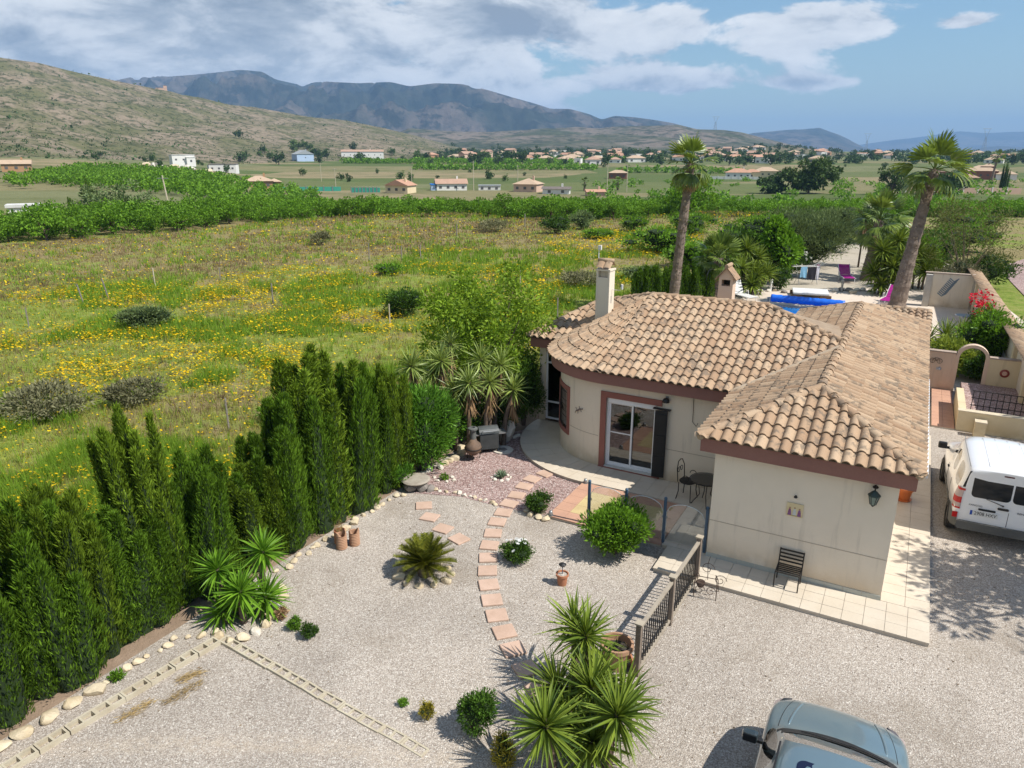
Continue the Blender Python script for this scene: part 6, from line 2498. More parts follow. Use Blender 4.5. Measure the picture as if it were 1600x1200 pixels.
PLAST = pmat('grey_bumper', (.085, .085, .08), (.11, .11, .10), 5, .65)
TYRE = pmat('tyre', (.018, .018, .018), (.03, .028, .025), 8, .85)
RIM = pmat('wheel_rim', (.30, .30, .29), (.22, .22, .21), 8, .4, metal=.7)
REDL = pmat('red_lens', (.45, .012, .012), (.38, .01, .01), 8, .12, fine=.02)
CLRL = pmat('clear_lens', (.46, .36, .34), (.38, .30, .29), 12, .12)


def wheel(parent, x, y, r=.315, wd=.20):
    s = 1 if x > 0 else -1
    q = MB().lathe([(r * .62, -wd / 2), (r * .93, -wd / 2), (r, -wd / 2 + .03), (r, wd / 2 - .03), (r * .93, wd / 2), (r * .62, wd / 2), (r * .62, -wd / 2)], 28)
    q.v = [(z * s, x_, y_) for x_, y_, z in q.v]
    t = q.build('wheel', TYRE, parent, sm='auto', loc=(x, y, r))
    q = MB().lathe([(0, wd * .28), (r * .14, wd * .30), (r * .2, wd * .24), (r * .55, wd * .34), (r * .64, wd * .40), (r * .64, -.05), (0, -.05)], 24)
    q.v = [(z * s, x_, y_) for x_, y_, z in q.v]
    q.build('rim', RIM, t, sm='auto')
    for k in range(5):
        a = k * 2 * math.pi / 5
        MB().box((s * wd * .31, r * .36 * math.cos(a), r * .36 * math.sin(a)), (.012, r * .12, r * .12)).build('rim_hole', M['black'], t)
    return t


def arch(parent, x, y, r=.40, z0=.30):
    s = 1 if x > 0 else -1
    q = MB()
    n = 20
    pts = [(math.cos(t) * r, math.sin(t) * r) for t in np.linspace(-.25, math.pi + .25, n)]
    V = [(x, y + a, z0 + b_) for a, b_ in pts] + [(x - s * .10, y + a, z0 + b_) for a, b_ in pts]
    q.add(V + [(x - s * .004, y, z0)], [(k, k + 1, n + k + 1, n + k) for k in range(n - 1)] + [(k, k + 1, 2 * n) for k in range(n - 1)])
    return q.build('wheel_arch', M['black'], parent)


def text_part(name, body, size, m, parent, loc, rot, sx=1.0, ext=.001):
    cu = bpy.data.curves.new(name, 'FONT')
    cu.body = body
    cu.size = size
    cu.extrude = ext
    cu.align_x = 'CENTER'
    cu.align_y = 'CENTER'
    o = bpy.data.objects.new(name, cu)
    col.objects.link(o)
    dg = bpy.context.evaluated_depsgraph_get()
    me = bpy.data.meshes.new_from_object(o.evaluated_get(dg))
    bpy.data.objects.remove(o)
    me.name = name
    me.materials.clear()
    return link(name, me, m, parent, loc, rot, (sx, 1, 1))


def rrect(x0, x1, z0, z1, r, n=5):
    P = []
    for cx_, cz, a0 in ((x1 - r, z1 - r, 0), (x0 + r, z1 - r, 90), (x0 + r, z0 + r, 180), (x1 - r, z0 + r, 270)):
        for k in range(n + 1):
            a = R(a0 + 90 * k / n)
            P.append((cx_ + r * math.cos(a), cz + r * math.sin(a)))
    return P


# ---- white van, seen from behind
van = thing('van', 'white small van parked beside the house, seen from behind', 'van', (10.90, 14.98, 0), R(-27.5))
van.scale = (.95, .95, .95)
WH = paint('white_van_paint', (.80, .80, .80), (.76, .765, .77), .3)
vst = [(-2.06, .42, .98, 1.74, .80, .84, .665), (-2.02, .36, 1.00, 1.79, .86, .895, .705), (-1.86, .30, 1.02, 1.80, .885, .905, .72), (-1.02, .28, 1.03, 1.82, .89, .915, .73), (-.92, .28, 1.03, 1.82, .89, .915, .73), (-.34, .28, 1.02, 1.815, .89, .915, .73), (-.25, .28, 1.02, 1.81, .89, .915, .73),
       (.18, .28, 1.01, 1.75, .89, .91, .69), (1.16, .28, .99, 1.18, .89, .905, .60), (1.42, .28, .98, 1.14, .89, .90, .60), (1.80, .29, .90, 1.02, .86, .87, .58), (2.08, .34, .74, .86, .74, .74, .50), (2.14, .42, .62, .72, .58, .58, .40)]
V, F, Mi = car_cage(vst, (2, 4, 6), (7,))
car_parts(V, F, Mi, ['body', 'side_window', 'windscreen', 'underside'], [WH, M['car_glass'], M['car_glass'], M['black']], van,
          crease=lambda c, e: .85 if (c.y < -2.04 and abs(e.verts[0].co.y - e.verts[1].co.y) < .01) else 0)
YR = -2.062


def plate_y(poly, y, th, name, m, parent, lean=.06, z0=.42):
    """flat piece on the rear face, which leans forward a little"""
    n = len(poly)

    def yy(z):
        return y + max(0, z - 1.0) * lean
    q = MB()
    q.add([(x, yy(z) - th, z) for x, z in poly] + [(x, yy(z), z) for x, z in poly],
          [tuple(range(n)), tuple(range(2 * n - 1, n - 1, -1))] + [(k, n + k, n + (k + 1) % n, (k + 1) % n) for k in range(n)])
    return q.build(name, m, parent)


dk = pmat('dark_rear_glass', (.010, .012, .014), (.02, .022, .024), 3, .06, fine=.02)
plate_y(rrect(-.62, .10, 1.09, 1.60, .085), YR + .006, .014, 'rear_window', dk, van, .02)
plate_y(rrect(.135, .62, 1.09, 1.585, .085), YR + .006, .014, 'rear_window', dk, van, .02)
plate_y([(.112, .52), (.122, .52), (.122, 1.72), (.112, 1.72)], YR + .004, .006, 'door_gap', M['black'], van, .02)
plate_y(rrect(-.80, .80, .32, .51, .06), YR - .01, .055, 'bumper', PLAST, van, 0)
for s in (-1, 1):
    q = MB()
    pts = [(s * .80, -2.07), (s * .895, -1.98), (s * .925, -1.80), (s * .925, -1.62)]
    n = len(pts)
    q.add([(x, y, .34) for x, y in pts] + [(x, y, .72 if k > 1 else .64) for k, (x, y) in enumerate(pts)] + [(x - s * .05, y + .03, .34) for x, y in pts] + [(x - s * .05, y + .03, .70) for x, y in pts],
          [(k, k + 1, n + k + 1, n + k) for k in range(n - 1)] + [(n + k, n + k + 1, 3 * n + k + 1, 3 * n + k) for k in range(n - 1)])
    q.build('bumper_corner', PLAST, van, sm=True)
    # tail lamp wrapping the corner
    q = MB()
    prof = [(.74, .80, .905, -1.90), (.95, .79, .915, -1.88), (1.18, .745, .895, -1.93)]
    for nm, z0, z1, m_ in (('tail_lamp', .76, .80, REDL), ('tail_lamp', .80, .90, CLRL), ('tail_lamp', .90, 1.04, REDL), ('tail_lamp', 1.04, 1.20, CLRL), ('tail_lamp', 1.20, 1.25, REDL)):
        q = MB()
        w0 = .775 if z0 < 1.1 else .755
        V2 = []
        for z in (z0, z1):
            sh = max(0, z - 1.02) * .32
            V2 += [(s * (w0 - sh * .3), -2.073, z), (s * (.862 - sh * .5), -2.055, z), (s * (.908 - sh * .75), -1.985, z), (s * (.918 - sh * .75), -1.90, z)]
        q.add(V2, [(k, k + 1, 5 + k, 4 + k) for k in range(3)])
        q.build(nm, m_, van, sm=True)
    MB().box((s * .85, -2.085, .62), (.10, .02, .13)).build('reflector', REDL, van, bevel=.008)
    plate_y([(s * .70, 1.28), (s * .80, 1.28), (s * .715, 1.66), (s * .675, 1.66)][::s], YR + .012, .012, 'pillar_trim', M['black'], van, .02)
plate_y(rrect(-.10, .085, 1.655, 1.685, .012), YR - .0, .014, 'brake_lamp', pmat('dark_red', (.10, .008, .012), None, 8, .2), van, .02)
plate_y(rrect(-.10, .105, .90, .945, .02), YR - .004, .03, 'door_handle', M['black'], van, 0)
plate_y(rrect(-.44, -.12, .815, .85, .014), YR - .003, .03, 'plate_lamp', M['black'], van, 0)
plate_y(rrect(-.60, -.04, .655, .80, .02), YR - .004, .008, 'plate_recess', WH, van, 0)
pl2 = plate_y(rrect(-.58, -.06, .672, .782, .012), YR - .012, .006, 'number_plate', pmat('plate_white', (.72, .72, .70), None, 6, .4, fine=.03), van, 0)
plate_y([(-.578, .674), (-.535, .674), (-.535, .780), (-.578, .780)], YR - .018, .002, 'plate_band', pmat('plate_blue', (.02, .08, .42), None, 6, .4), pl2, 0)
text_part('plate_number', '2908 HXV', .112, M['black'], pl2, (-.295, YR - .0205, .727), (R(90), 0, 0), .86)
text_part('badge', 'RENAULT', .062, pmat('chrome_badge', (.16, .16, .17), None, 5, .3, metal=.8), van, (.40, YR - .009, .885), (R(90), 0, 0), 1.05)
text_part('badge', 'KANGOO', .052, bpy.data.materials['chrome_badge'], van, (-.50, YR - .009, .90), (R(90), 0, 0), 1.1)
MB().tube([(-.02, YR - .02, 1.0), (.0, YR - .035, 1.0), (-.13, YR - .03, 1.04), (-.33, YR - .02, 1.09)], [.022, .012, .009, .006], 6).build('wiper', M['black'], van)
for x in (-.36, -.12, .12, .36):
    q = MB()
    for y0, y1 in ((-1.9, .0),):
        q.tube([(x, y0, 1.79), (x, -1.0, 1.811 - abs(x) * .03), (x, -.5, 1.808 - abs(x) * .03), (x, y1, 1.775)], [.006, .012, .012, .006], 6)
    q.build('roof_rib', WH, van, sm=True)
for s in (-1, 1):
    MB().tube([(s * .715, -1.95, 1.74), (s * .728, -1.0, 1.763), (s * .728, -.4, 1.758), (s * .70, .08, 1.72)], .008, 5).build('roof_seam', pmat('seam', (.22, .22, .22), None, 5, .6) if s < 0 else bpy.data.materials['seam'], van)
    mr_ = MB().box((s * 1.04, .98, 1.10), (.20, .10, .17)).build('mirror', M['black'], van, bevel=.035)
    MB().box((s * .93, 1.0, 1.04), (.10, .05, .06)).build('mirror_arm', M['black'], mr_)
    for y in (-1.42, 1.32):
        arch(van, s * .912, y, .385, .31)
        wheel(van, s * .845, y, .315, .19)
    MB().box((s * .925, -.35, .55), (.02, 1.6, .06)).build('side_strip', PLAST, van, bevel=.006)
    MB().box((s * .926, .05, .92), (.03, .13, .035)).build('side_handle', M['black'], van, bevel=.01)
    MB().box((s * .922, .02, .72), (.006, .010, .60)).build('side_gap', M['black'], van)
    MB().box((s * .922, -.96, .72), (.006, .010, .60)).build('side_gap', M['black'], van)
inn = MB().span(-.70, .70, -1.9, 1.2, .5, .95)
for x in (-.36, .36):
    inn.span(x - .22, x + .22, -.1, .05, .9, 1.45)
    inn.span(x - .22, x + .22, -1.0, -.85, .9, 1.40)
inn.build('interior', pmat('seat_cloth', (.16, .14, .11), (.10, .09, .075), 5, .9), van)

# ---- blue-grey hatchback, nose away from the camera
car = thing('car', 'metallic blue-grey hatchback cut off by the bottom edge', 'car', (3.42, 6.02, 0), R(-27))
car.scale = (.95, .97, .97)
BL = paint('blue_grey_paint', (.15, .215, .24), (.14, .20, .225), .30, .25, 1.)
cst = [(-2.1, .40, .86, 1.20, .70, .74, .55), (-2.02, .32, .90, 1.36, .80, .83, .60), (-1.65, .26, .94, 1.50, .85, .875, .62), (-.85, .24, .95, 1.56, .86, .885, .625), (-.75, .24, .95, 1.56, .86, .885, .625), (.02, .24, .94, 1.56, .86, .885, .62), (.12, .24, .94, 1.55, .86, .885, .615),
       (.42, .24, .93, 1.50, .86, .88, .59), (1.10, .24, .91, 1.08, .86, .875, .66), (1.22, .24, .90, 1.03, .86, .87, .66), (1.62, .25, .84, .96, .85, .86, .62), (1.95, .26, .74, .86, .80, .81, .58), (2.14, .30, .60, .74, .70, .70, .50), (2.20, .36, .50, .58, .58, .58, .40)]
V, F, Mi = car_cage(cst, (2, 4, 6, 7), (7,), (1,))
cp_ = car_parts(V, F, Mi, ['body', 'side_window', 'windscreen', 'underside'], [BL, M['car_glass'], glass_mat('windscreen_glass', (.30, .36, .35), 0, .16), M['black']], car)
from mathutils.bvhtree import BVHTree
tv, tf = [], []
for q in cp_['body'] + cp_['windscreen']:
    o0 = len(tv)
    tv += [v.co.copy() for v in q.data.vertices]
    tf += [tuple(i + o0 for i in p.vertices) for p in q.data.polygons]
bvh = BVHTree.FromPolygons(tv, tf)


def top_z(x, y, lift=.004):
    h = bvh.ray_cast(Vector((x, y, 3)), Vector((0, 0, -1)))
    return (h[0].z if h[0] is not None else .9) + lift


# dark scuttle strip at the foot of the windscreen, with the wipers
q = MB()
n = 25
rowsV = []
for r_ in range(9):
    for k in range(n):
        t = -1 + 2 * k / (n - 1)
        x = t * .70
        y = 1.20 - .20 * t * t - r_ * .026
        rowsV.append((x, y, top_z(x, y, .006)))
q.add(rowsV, [(r_ * n + k, r_ * n + k + 1, (r_ + 1) * n + k + 1, (r_ + 1) * n + k) for r_ in range(8) for k in range(n - 1)])
q.build('scuttle', M['black'], car)
for x0, x1, y0, y1 in ((-.42, .16, 1.05, 1.03), (.14, .58, 1.06, .93)):
    MB().tube([(x0 + (x1 - x0) * k / 6, y0 + (y1 - y0) * k / 6, top_z(x0 + (x1 - x0) * k / 6, y0 + (y1 - y0) * k / 6, .016)) for k in range(7)], .006, 5).build('wiper', M['black'], car)
# sunroof
q = MB()
P_ = rrect(-.40, .40, -.62, .10, .09)
q.add([(x, y, top_z(x, y, .006)) for x, y in P_] + [(0, -.26, top_z(0, -.26, .006))], [(k, (k + 1) % len(P_), len(P_)) for k in range(len(P_))])
q.build('sunroof', pmat('sunroof_glass', (.008, .012, .03), (.012, .016, .04), 3, .06, fine=.02), car)
MB().span(-.66, .66, .45, 1.05, .86, .93).build('dashboard', pmat('dash', (.16, .15, .13), (.10, .095, .085), 4, .8), car, bevel=.03)
MB().span(-.62, .62, .40, .62, 1.28, 1.30).build('sun_visor', pmat('beige_cloth', (.46, .40, .29), None, 5, .9), car)
for x in (-.36, .36):
    st_o = MB().span(x - .24, x + .24, -.25, .25, .5, .68).build('seat', pmat('car_seat', (.12, .115, .11), None, 5, .9) if x < 0 else bpy.data.materials['car_seat'], car, bevel=.04)
    MB().span(x - .23, x + .23, -.38, -.24, .66, 1.25).build('seat_back', bpy.data.materials['car_seat'], st_o, bevel=.04)
for s in (-1, 1):
    mr_ = MB().box((s * 1.0, .80, 1.02), (.20, .13, .14)).build('mirror', paint('mirror_paint', (.03, .042, .045), (.025, .035, .038)) if s < 0 else bpy.data.materials['mirror_paint'], car, bevel=.045)
    MB().box((s * .90, .80, .98), (.12, .06, .05)).build('mirror_arm', M['black'], mr_, bevel=.01)
    MB().box((s * 1.0, .732, 1.02), (.16, .004, .10)).build('mirror_glass', dk, mr_)
    # bonnet crease, door seam, headlamp
    cr_ = [(s * (.58 - .15 * (k / 9) ** 1.6), 1.20 + .80 * k / 9) for k in range(10)]
    MB().tube([(x, y, top_z(x, y, -.010)) for x, y in cr_], [.008] + [.022] * 8 + [.006], 8).build('bonnet_crease', BL, car, sm=True)
    cr_ = [(s * (.70 - .14 * (k / 9) ** 2), 1.12 + .88 * k / 9) for k in range(10)]
    MB().tube([(x, y, top_z(x, y, -.001)) for x, y in cr_], .0045, 5).build('bonnet_gap', M['black'], car)
    hl_ = MB()
    hp_ = [(.82, 1.72, .79), (.80, 1.92, .725), (.70, 2.07, .66), (.60, 2.13, .64), (.60, 2.10, .70), (.70, 1.98, .76)]
    hl_.add([(s * (x + .012), y + .015, z + .012) for x, y, z in hp_], [tuple(range(6)) if s < 0 else tuple(range(5, -1, -1))])
    hl_.build('headlamp', CLRL, car)
    MB().tube([(s * .625, -.9, 1.535), (s * .63, -.3, 1.54), (s * .615, .3, 1.51)], .012, 6).build('roof_seam', M['black'], car)
    for y in (-1.3, 1.33):
        arch(car, s * .878, y, .37, .30)
        wheel(car, s * .80, y, .30, .19)
    MB().box((s * .893, .02, .66), (.005, .009, .52)).build('door_gap', M['black'], car)
    MB().box((s * .90, -.25, .86), (.028, .15, .03)).build('door_handle', BL, car, bevel=.01)
MB().span(-.5, .5, 2.155, 2.20, .42, .52).build('grille', M['black'], car, bevel=.01)

# ============================================================ pool and things round it
pool = struct(MB().span(-7.35, -2.9, 22.0, 26.7, .012, .045).build('pool_water', pmat('pool_water', (.01, .13, .42), (.015, .17, .48), 1.2, .05, .02, 3, world=True, fine=.05), None, loc=(HQ[0], HQ[1], 0), rot=(0, 0, HRZ)))
cpg = MB()
for x0, x1, y0, y1 in ((-7.75, -7.35, 21.6, 27.1), (-2.9, -2.5, 21.6, 27.1), (-7.35, -2.9, 26.7, 27.1), (-7.35, -2.9, 21.6, 22.0)):
    cpg.span(x0, x1, y0, y1, .012, .07)
struct(cpg.build('pool_coping', pmat('pool_coping', (.62, .57, .49), None, 3, .8), None, loc=(HQ[0], HQ[1], 0), rot=(0, 0, HRZ)))
rc = thing('pool_roller', 'rolled blue pool cover on a low reel across the pool end', 'pool cover', (HQ[0], HQ[1], 0), HRZ)
q = MB()
n = 30
q.tube([(-6.75 + 3.6 * k / n, 26.9, .42) for k in range(n + 1)], [.20 + .012 * math.sin(k * 2.1) for k in range(n + 1)], 16)
q.build('rolled_cover', pmat('blue_cover', (.012, .12, .62), (.02, .17, .72), 3, .4), rc, sm=True)
MB().tube([(-6.95, 26.9, .42), (-2.85, 26.9, .42)], .03, 8).build('reel_tube', M['grey_metal'], rc)
for x in (-6.9, -2.95):
    MB().tube([(x, 26.7, .06), (x, 26.9, .44), (x, 27.1, .06)], .025, 6).build('reel_stand', M['grey_metal'], rc)


def lounger(label, loc, rz, m, fr, up=.55, sc_=1.0, nosl=0):
    o = thing('sun_lounger', label, 'sun lounger', (*loc, .02), rz)
    o.scale = (sc_,) * 3
    for k in range(12):
        y = -.9 + k * .105
        MB().box((0, y, .30), (.58, .075, .022)).build('slat', m, o)
    for k in range(8):
        t = .05 + k * .095
        MB().box((0, .34 + t * math.cos(up), .31 + t * math.sin(up)), (.58, .075, .022), M=Matrix.Rotation(up, 3, 'X')).build('slat', m, o)
    for s in (-1, 1):
        MB().tube([(s * .31, -.98, .29), (s * .31, .34, .29), (s * .31, .34 + .8 * math.cos(up), .30 + .8 * math.sin(up))], .022, 6).build('side_rail', fr, o)
        for y in (-.75, .3):
            MB().tube([(s * .31, y, .29), (s * .31, y - .04, .0)], .02, 6).build('leg', fr, o)
        MB().tube([(s * .35, .30, .29), (s * .37, .25, .48), (s * .37, .0, .50), (s * .35, -.05, .29)], .018, 6).build('armrest', fr, o)
    return o


MAG = pmat('magenta_mesh', (.42, .012, .26), (.36, .01, .22), 5, .6)
lounger('white plastic sun lounger right of the small chimney', (12.75, 39.6), R(20), M['white'], M['white'], 1.05)
lounger('magenta sun lounger on the sandy drive in the sun', (21.2, 45.8), R(-12), MAG, M['white'], .75, 1.1)
lounger('magenta sun lounger half hidden left of the thick palm trunk', (20.35, 38.4), R(-40), MAG, M['white'], .7, 1.1)
# white low daybed
db = thing('daybed', 'low white slatted daybed with brown base behind the pool reel', 'daybed', (16.9, 40.6, 0), R(-18))
MB().span(-.95, .95, -.8, .8, .22, .34).build('top', M['white'], db, bevel=.03)
for s in (-1, 1):
    MB().span(s * .75 - .3, s * .75 + .3, -.82, -.72, .02, .22).build('base', pmat('brown_wicker', (.16, .10, .06), None, 9, .8) if s < 0 else bpy.data.materials['brown_wicker'], db)
    MB().span(s * .75 - .3, s * .75 + .3, .6, .7, .02, .22).build('base', bpy.data.materials['brown_wicker'], db)
# clothes rack
rk = thing('clothes_rack', 'folding clothes rack hung with laundry at the edge of the drive', 'clothes rack', (18.2, 44.6, .03), R(10))
for s in (-1, 1):
    MB().tube([(s * .6, -.3, 0), (s * .6, .3, 1.1)], .015, 5).build('leg', M['grey_metal'], rk)
    MB().tube([(s * .6, .3, 0), (s * .6, -.3, 1.1)], .015, 5).build('leg', M['grey_metal'], rk)
    MB().tube([(s * 1.1, -.35, 1.32), (s * .6, -.33, 1.1), (s * .6, .33, 1.1), (s * 1.1, .35, 1.32)], .012, 5).build('wing', M['grey_metal'], rk)
for k in range(5):
    MB().tube([(-1.1, -.3 + k * .15, 1.30 if k in (0, 4) else 1.12), (-.6, -.3 + k * .15, 1.1), (.6, -.3 + k * .15, 1.1), (1.1, -.3 + k * .15, 1.3)], .006, 4).build('line', M['white'], rk)


def cloth(label, x0, x1, y, z0, z1, m, cat='laundry'):
    q = MB()
    nx, nz = 9, 7
    V = []
    for f in (0, 1):
        for j in range(nz):
            for i in range(nx):
                t = i / (nx - 1)
                u_ = j / (nz - 1)
                V.append((x0 + (x1 - x0) * t, y + .03 * math.sin(t * 9 + u_ * 2) * (1 - u_) + f * .008, z0 + (z1 - z0) * u_ + .03 * math.sin(t * 5) * (1 - u_)))
    F = []
    for f in (0, 1):
        for j in range(nz - 1):
            for i in range(nx - 1):
                a = f * nx * nz + j * nx + i
                F.append((a, a + 1, a + nx + 1, a + nx) if f == 0 else (a, a + nx, a + nx + 1, a + 1))
    q.add(V, F)
    o = q.build('hanging_laundry', m, None, sm=True, loc=(18.2, 44.6, .03), rot=(0, 0, R(10)))
    return tag(o, label, cat, 'laundry on the clothes rack')


cloth('light blue towel hanging on the clothes rack', -.62, -.20, -.31, .45, 1.12, pmat('blue_towel', (.16, .36, .55), (.22, .42, .58), 9, .95))
cloth('black shirt hanging in the middle of the clothes rack', -.14, .42, -.30, .30, 1.12, pmat('black_cloth', (.012, .012, .02), (.02, .02, .03), 9, .95))
cloth('white garment hanging at the right of the clothes rack', .46, .66, -.28, .30, 1.12, pmat('white_cloth', (.62, .62, .68), (.5, .5, .58), 9, .95))
cloth('purple garment hanging at the far right of the clothes rack', .66, .86, .05, .55, 1.18, pmat('purple_cloth', (.20, .06, .14), None, 9, .95))
# garden shower and pool lamps
sw = thing('garden_shower', 'thin chrome garden shower with curved arm behind the roof ridge', 'shower', (10.6, 39.2, 0))
MB().tube([(0, 0, 0), (0, 0, 1.5), (.06, 0, 1.68), (.2, 0, 1.78), (.38, 0, 1.76), (.45, 0, 1.66)], .02, 6).build('pipe', M['grey_metal'], sw)
MB().lathe([(0, 0), (.14, 0), (.12, .03), (.03, .06), (0, .06)], 12, (.46, 0, 1.60)).build('shower_head', M['grey_metal'], sw)
for i, (x, y) in enumerate(((15.2, 42.2), (19.3, 42.0))):
    o = thing('bollard_lamp', ['white bollard lamp beside the small rose bush', 'metal bollard lamp at the right end of the pool reel'][i], 'lamp', (x, y, 0))
    MB().lathe([(0, 0), (.07, 0), (.06, .5), (0, .5)], 10).build('post', M['white'] if i == 0 else M['grey_metal'], o)
    MB().lathe([(0, .5), (.09, .5), (.09, .68), (.1, .69), (.1, .72), (0, .74)], 10).build('lamp_head', M['white'] if i == 0 else M['grey_metal'], o)
for k in range(26):
    x = 12.5 + k * .36
    if 16 < x < 18.6:
        continue
    rock(x + random.gauss(0, .1), 41.9 + random.gauss(0, .35) + .1 * k / 10, random.uniform(.12, .25), random.choice(['rock', 'rock_g', 'rock_w']), 'rough rock in the garden border behind the pool', 'rocks in the pool border')
# court furniture
ct_ = thing('court_table', 'small pale metal table in the far shade of the garden court', 'table', (*hw(2.0, 25.2), 0), HRZ)
MB().lathe([(0, .70), (.38, .70), (.38, .73), (0, .73)], 18).build('table_top', M['grey_metal'], ct_)
for k in range(3):
    a = k * 2.1
    MB().tube([(.1 * math.cos(a), .1 * math.sin(a), .7), (.3 * math.cos(a), .3 * math.sin(a), 0)], .018, 5).build('leg', M['grey_metal'], ct_)
fb = thing('court_bench', 'pale grey metal bench back against the long wall behind the arch', 'bench', (*hw(2.75, 17.4), 0), HRZ + R(90))
MB().box((0, 0, .42), (1.1, .4, .04)).build('seat', M['grey_metal'], fb)
for k in range(9):
    MB().box((-.5 + k * .125, -.2, .66), (.03, .02, .42)).build('back_bar', M['grey_metal'], fb)
MB().box((0, -.2, .89), (1.12, .04, .04)).build('top_rail', M['grey_metal'], fb)
for sx in (-1, 1):
    for sy in (-1, 1):
        MB().box((sx * .5, sy * .17, .2), (.04, .04, .4)).build('leg', M['grey_metal'], fb)

# ============================================================ meadow
def field_edge(y):
    """x of the right-hand edge of the meadow"""
    return np.interp(y, [0, 6, 17, 22, 30, 37, 41, 47, 58, 76, 110], [-12.5, -9.3, -3.1, .9, 6.2, 6.6, 7.0, 10.5, 15, 20, 40])


def scatter(n, y0, y1, seed, power=1.0):
    r = np.random.default_rng(seed)
    y = y0 * (y1 / y0) ** r.uniform(0, 1, n)
    xr = field_edge(y)
    xl = -.80 * y - 6
    x = xl + (xr - xl) * r.uniform(0, 1, n)
    return x, y, r


def front_line(x):
    """y where the orchard begins"""
    return np.interp(x, [-80, -44.6, -33.6, -24, -7, 7.3, 16, 26.7, 44], [45, 63.6, 77, 92.8, 101, 84.3, 92.8, 103, 103])


def tufts(name, label_mat, n, seed, hmin, hmax, sel, blades=6, wd=.012, spread=.09):
    x, y, r = scatter(n, 8.5, 103, seed)
    k = sel(x, y) > r.uniform(0, 1, n)
    k &= y < front_line(x) + 1
    x, y = x[k], y[k]
    n = len(x)
    far = np.clip(y / 30., .6, 3.2)
    P = np.repeat(np.stack([x, y, np.full(n, -.04)], 1), blades, 0)
    sc_ = np.repeat(far, blades)
    m = n * blades
    P[:, :2] += r.normal(0, 1, (m, 2)) * spread * sc_[:, None]
    h = r.uniform(hmin, hmax, m) * np.repeat(r.uniform(.6, 1.2, n), blades)
    tip = P + np.stack([r.normal(0, .28, m) * h, r.normal(0, .28, m) * h, h], 1)
    a = r.uniform(0, 2 * np.pi, m)
    w_ = wd * sc_ * r.uniform(.7, 1.4, m)
    s = np.stack([np.cos(a) * w_, np.sin(a) * w_, np.zeros(m)], 1)
    V = np.stack([P - s, P + s, tip], 1).reshape(-1, 3)
    me = mesh_np(name, V, np.arange(m * 3).reshape(-1, 3))
    o = stuff(link(name, me, label_mat))
    return o


def nz(x, y, s, sd, o=4):
    return fbm(x / s, y / s, sd, o)


def meadow_dry(x, y):
    """drier, browner part of the meadow beyond the fence line"""
    line = np.interp(x, [-60, -30, -18, -10, 0, 10], [26, 36, 47, 56, 62, 75])
    return ss(-2, 5, y - line + (nz(x, y, 6, 3) - .5) * 8)


G_green = fmat('meadow_green', (.09, .18, .014), (.235, .36, .042), .35, .6, .04)
G_olive = fmat('meadow_olive', (.22, .245, .035), (.42, .44, .09), .3, .7, .04)
G_dry = fmat('meadow_dry', (.20, .145, .065), (.36, .285, .145), .25, .8, .04)
G_purp = fmat('meadow_brown', (.155, .105, .062), (.255, .185, .105), .25, .8, .04)
G_flow = fmat('yellow_flower', (.72, .44, .008), (.84, .62, .025), .25, .7, .04)


def lab(o, text):
    o['label'] = text
    return o


lab(tufts('tall_grass', G_green, 60000, 1, .25, .60, lambda x, y: ss(.51, .55, nz(x, y, 3.6, 11)) * (1 - .8 * meadow_dry(x, y)) + .03, 8, .016), 'tall green grass clumps spread through the meadow')
lab(tufts('meadow_grass', G_olive, 42000, 2, .10, .26, lambda x, y: .85 - .62 * meadow_dry(x, y) + 0 * x, 6), 'short olive grass covering the meadow')
lab(tufts('dry_grass', G_dry, 38000, 3, .12, .30, lambda x, y: .15 + .7 * meadow_dry(x, y) + .5 * ss(.52, .62, nz(x, y, 4, 23)), 6), 'dry straw-coloured grass in the meadow')
lab(tufts('brown_grass', G_purp, 34000, 4, .14, .32, lambda x, y: .10 + .9 * meadow_dry(x, y) * ss(.45, .6, nz(x, y, 7, 29)) + .4 * ss(.56, .64, nz(x, y, 5, 31)), 6), 'brownish seed-head grass patches in the meadow')


def flowers():
    x, y, r = scatter(210000, 9, 100, 9)
    patch = ss(.43, .58, nz(x, y, 5.0, 41, 6)) * (.18 + .82 * ss(.42, .60, nz(x, y, 1.2, 43)))
    k = (patch * (1 - .90 * meadow_dry(x, y)) + .06) > r.uniform(0, 1, len(x))
    k &= y < front_line(x)
    x, y = x[k], y[k]
    n = len(x)
    s = (.020 + .00095 * y) * r.uniform(.7, 1.3, n)
    z = r.uniform(.16, .34, n)
    c = np.stack([x, y, z], 1)
    t1 = r.normal(0, .35, (n, 2))
    X = unit(np.stack([np.ones(n), np.zeros(n), t1[:, 0]], 1)) * s[:, None]
    Y = unit(np.stack([np.zeros(n), np.ones(n), t1[:, 1] - .25], 1)) * s[:, None]
    V = np.stack([c - X, c - Y * .9, c + X, c + Y * .9], 1).reshape(-1, 3)
    me = mesh_np('wild_flowers', V, np.arange(n * 4).reshape(-1, 4))
    lab(stuff(link('wild_flowers', me, G_flow)), 'drifts of small yellow wild flowers in the meadow')


flowers()

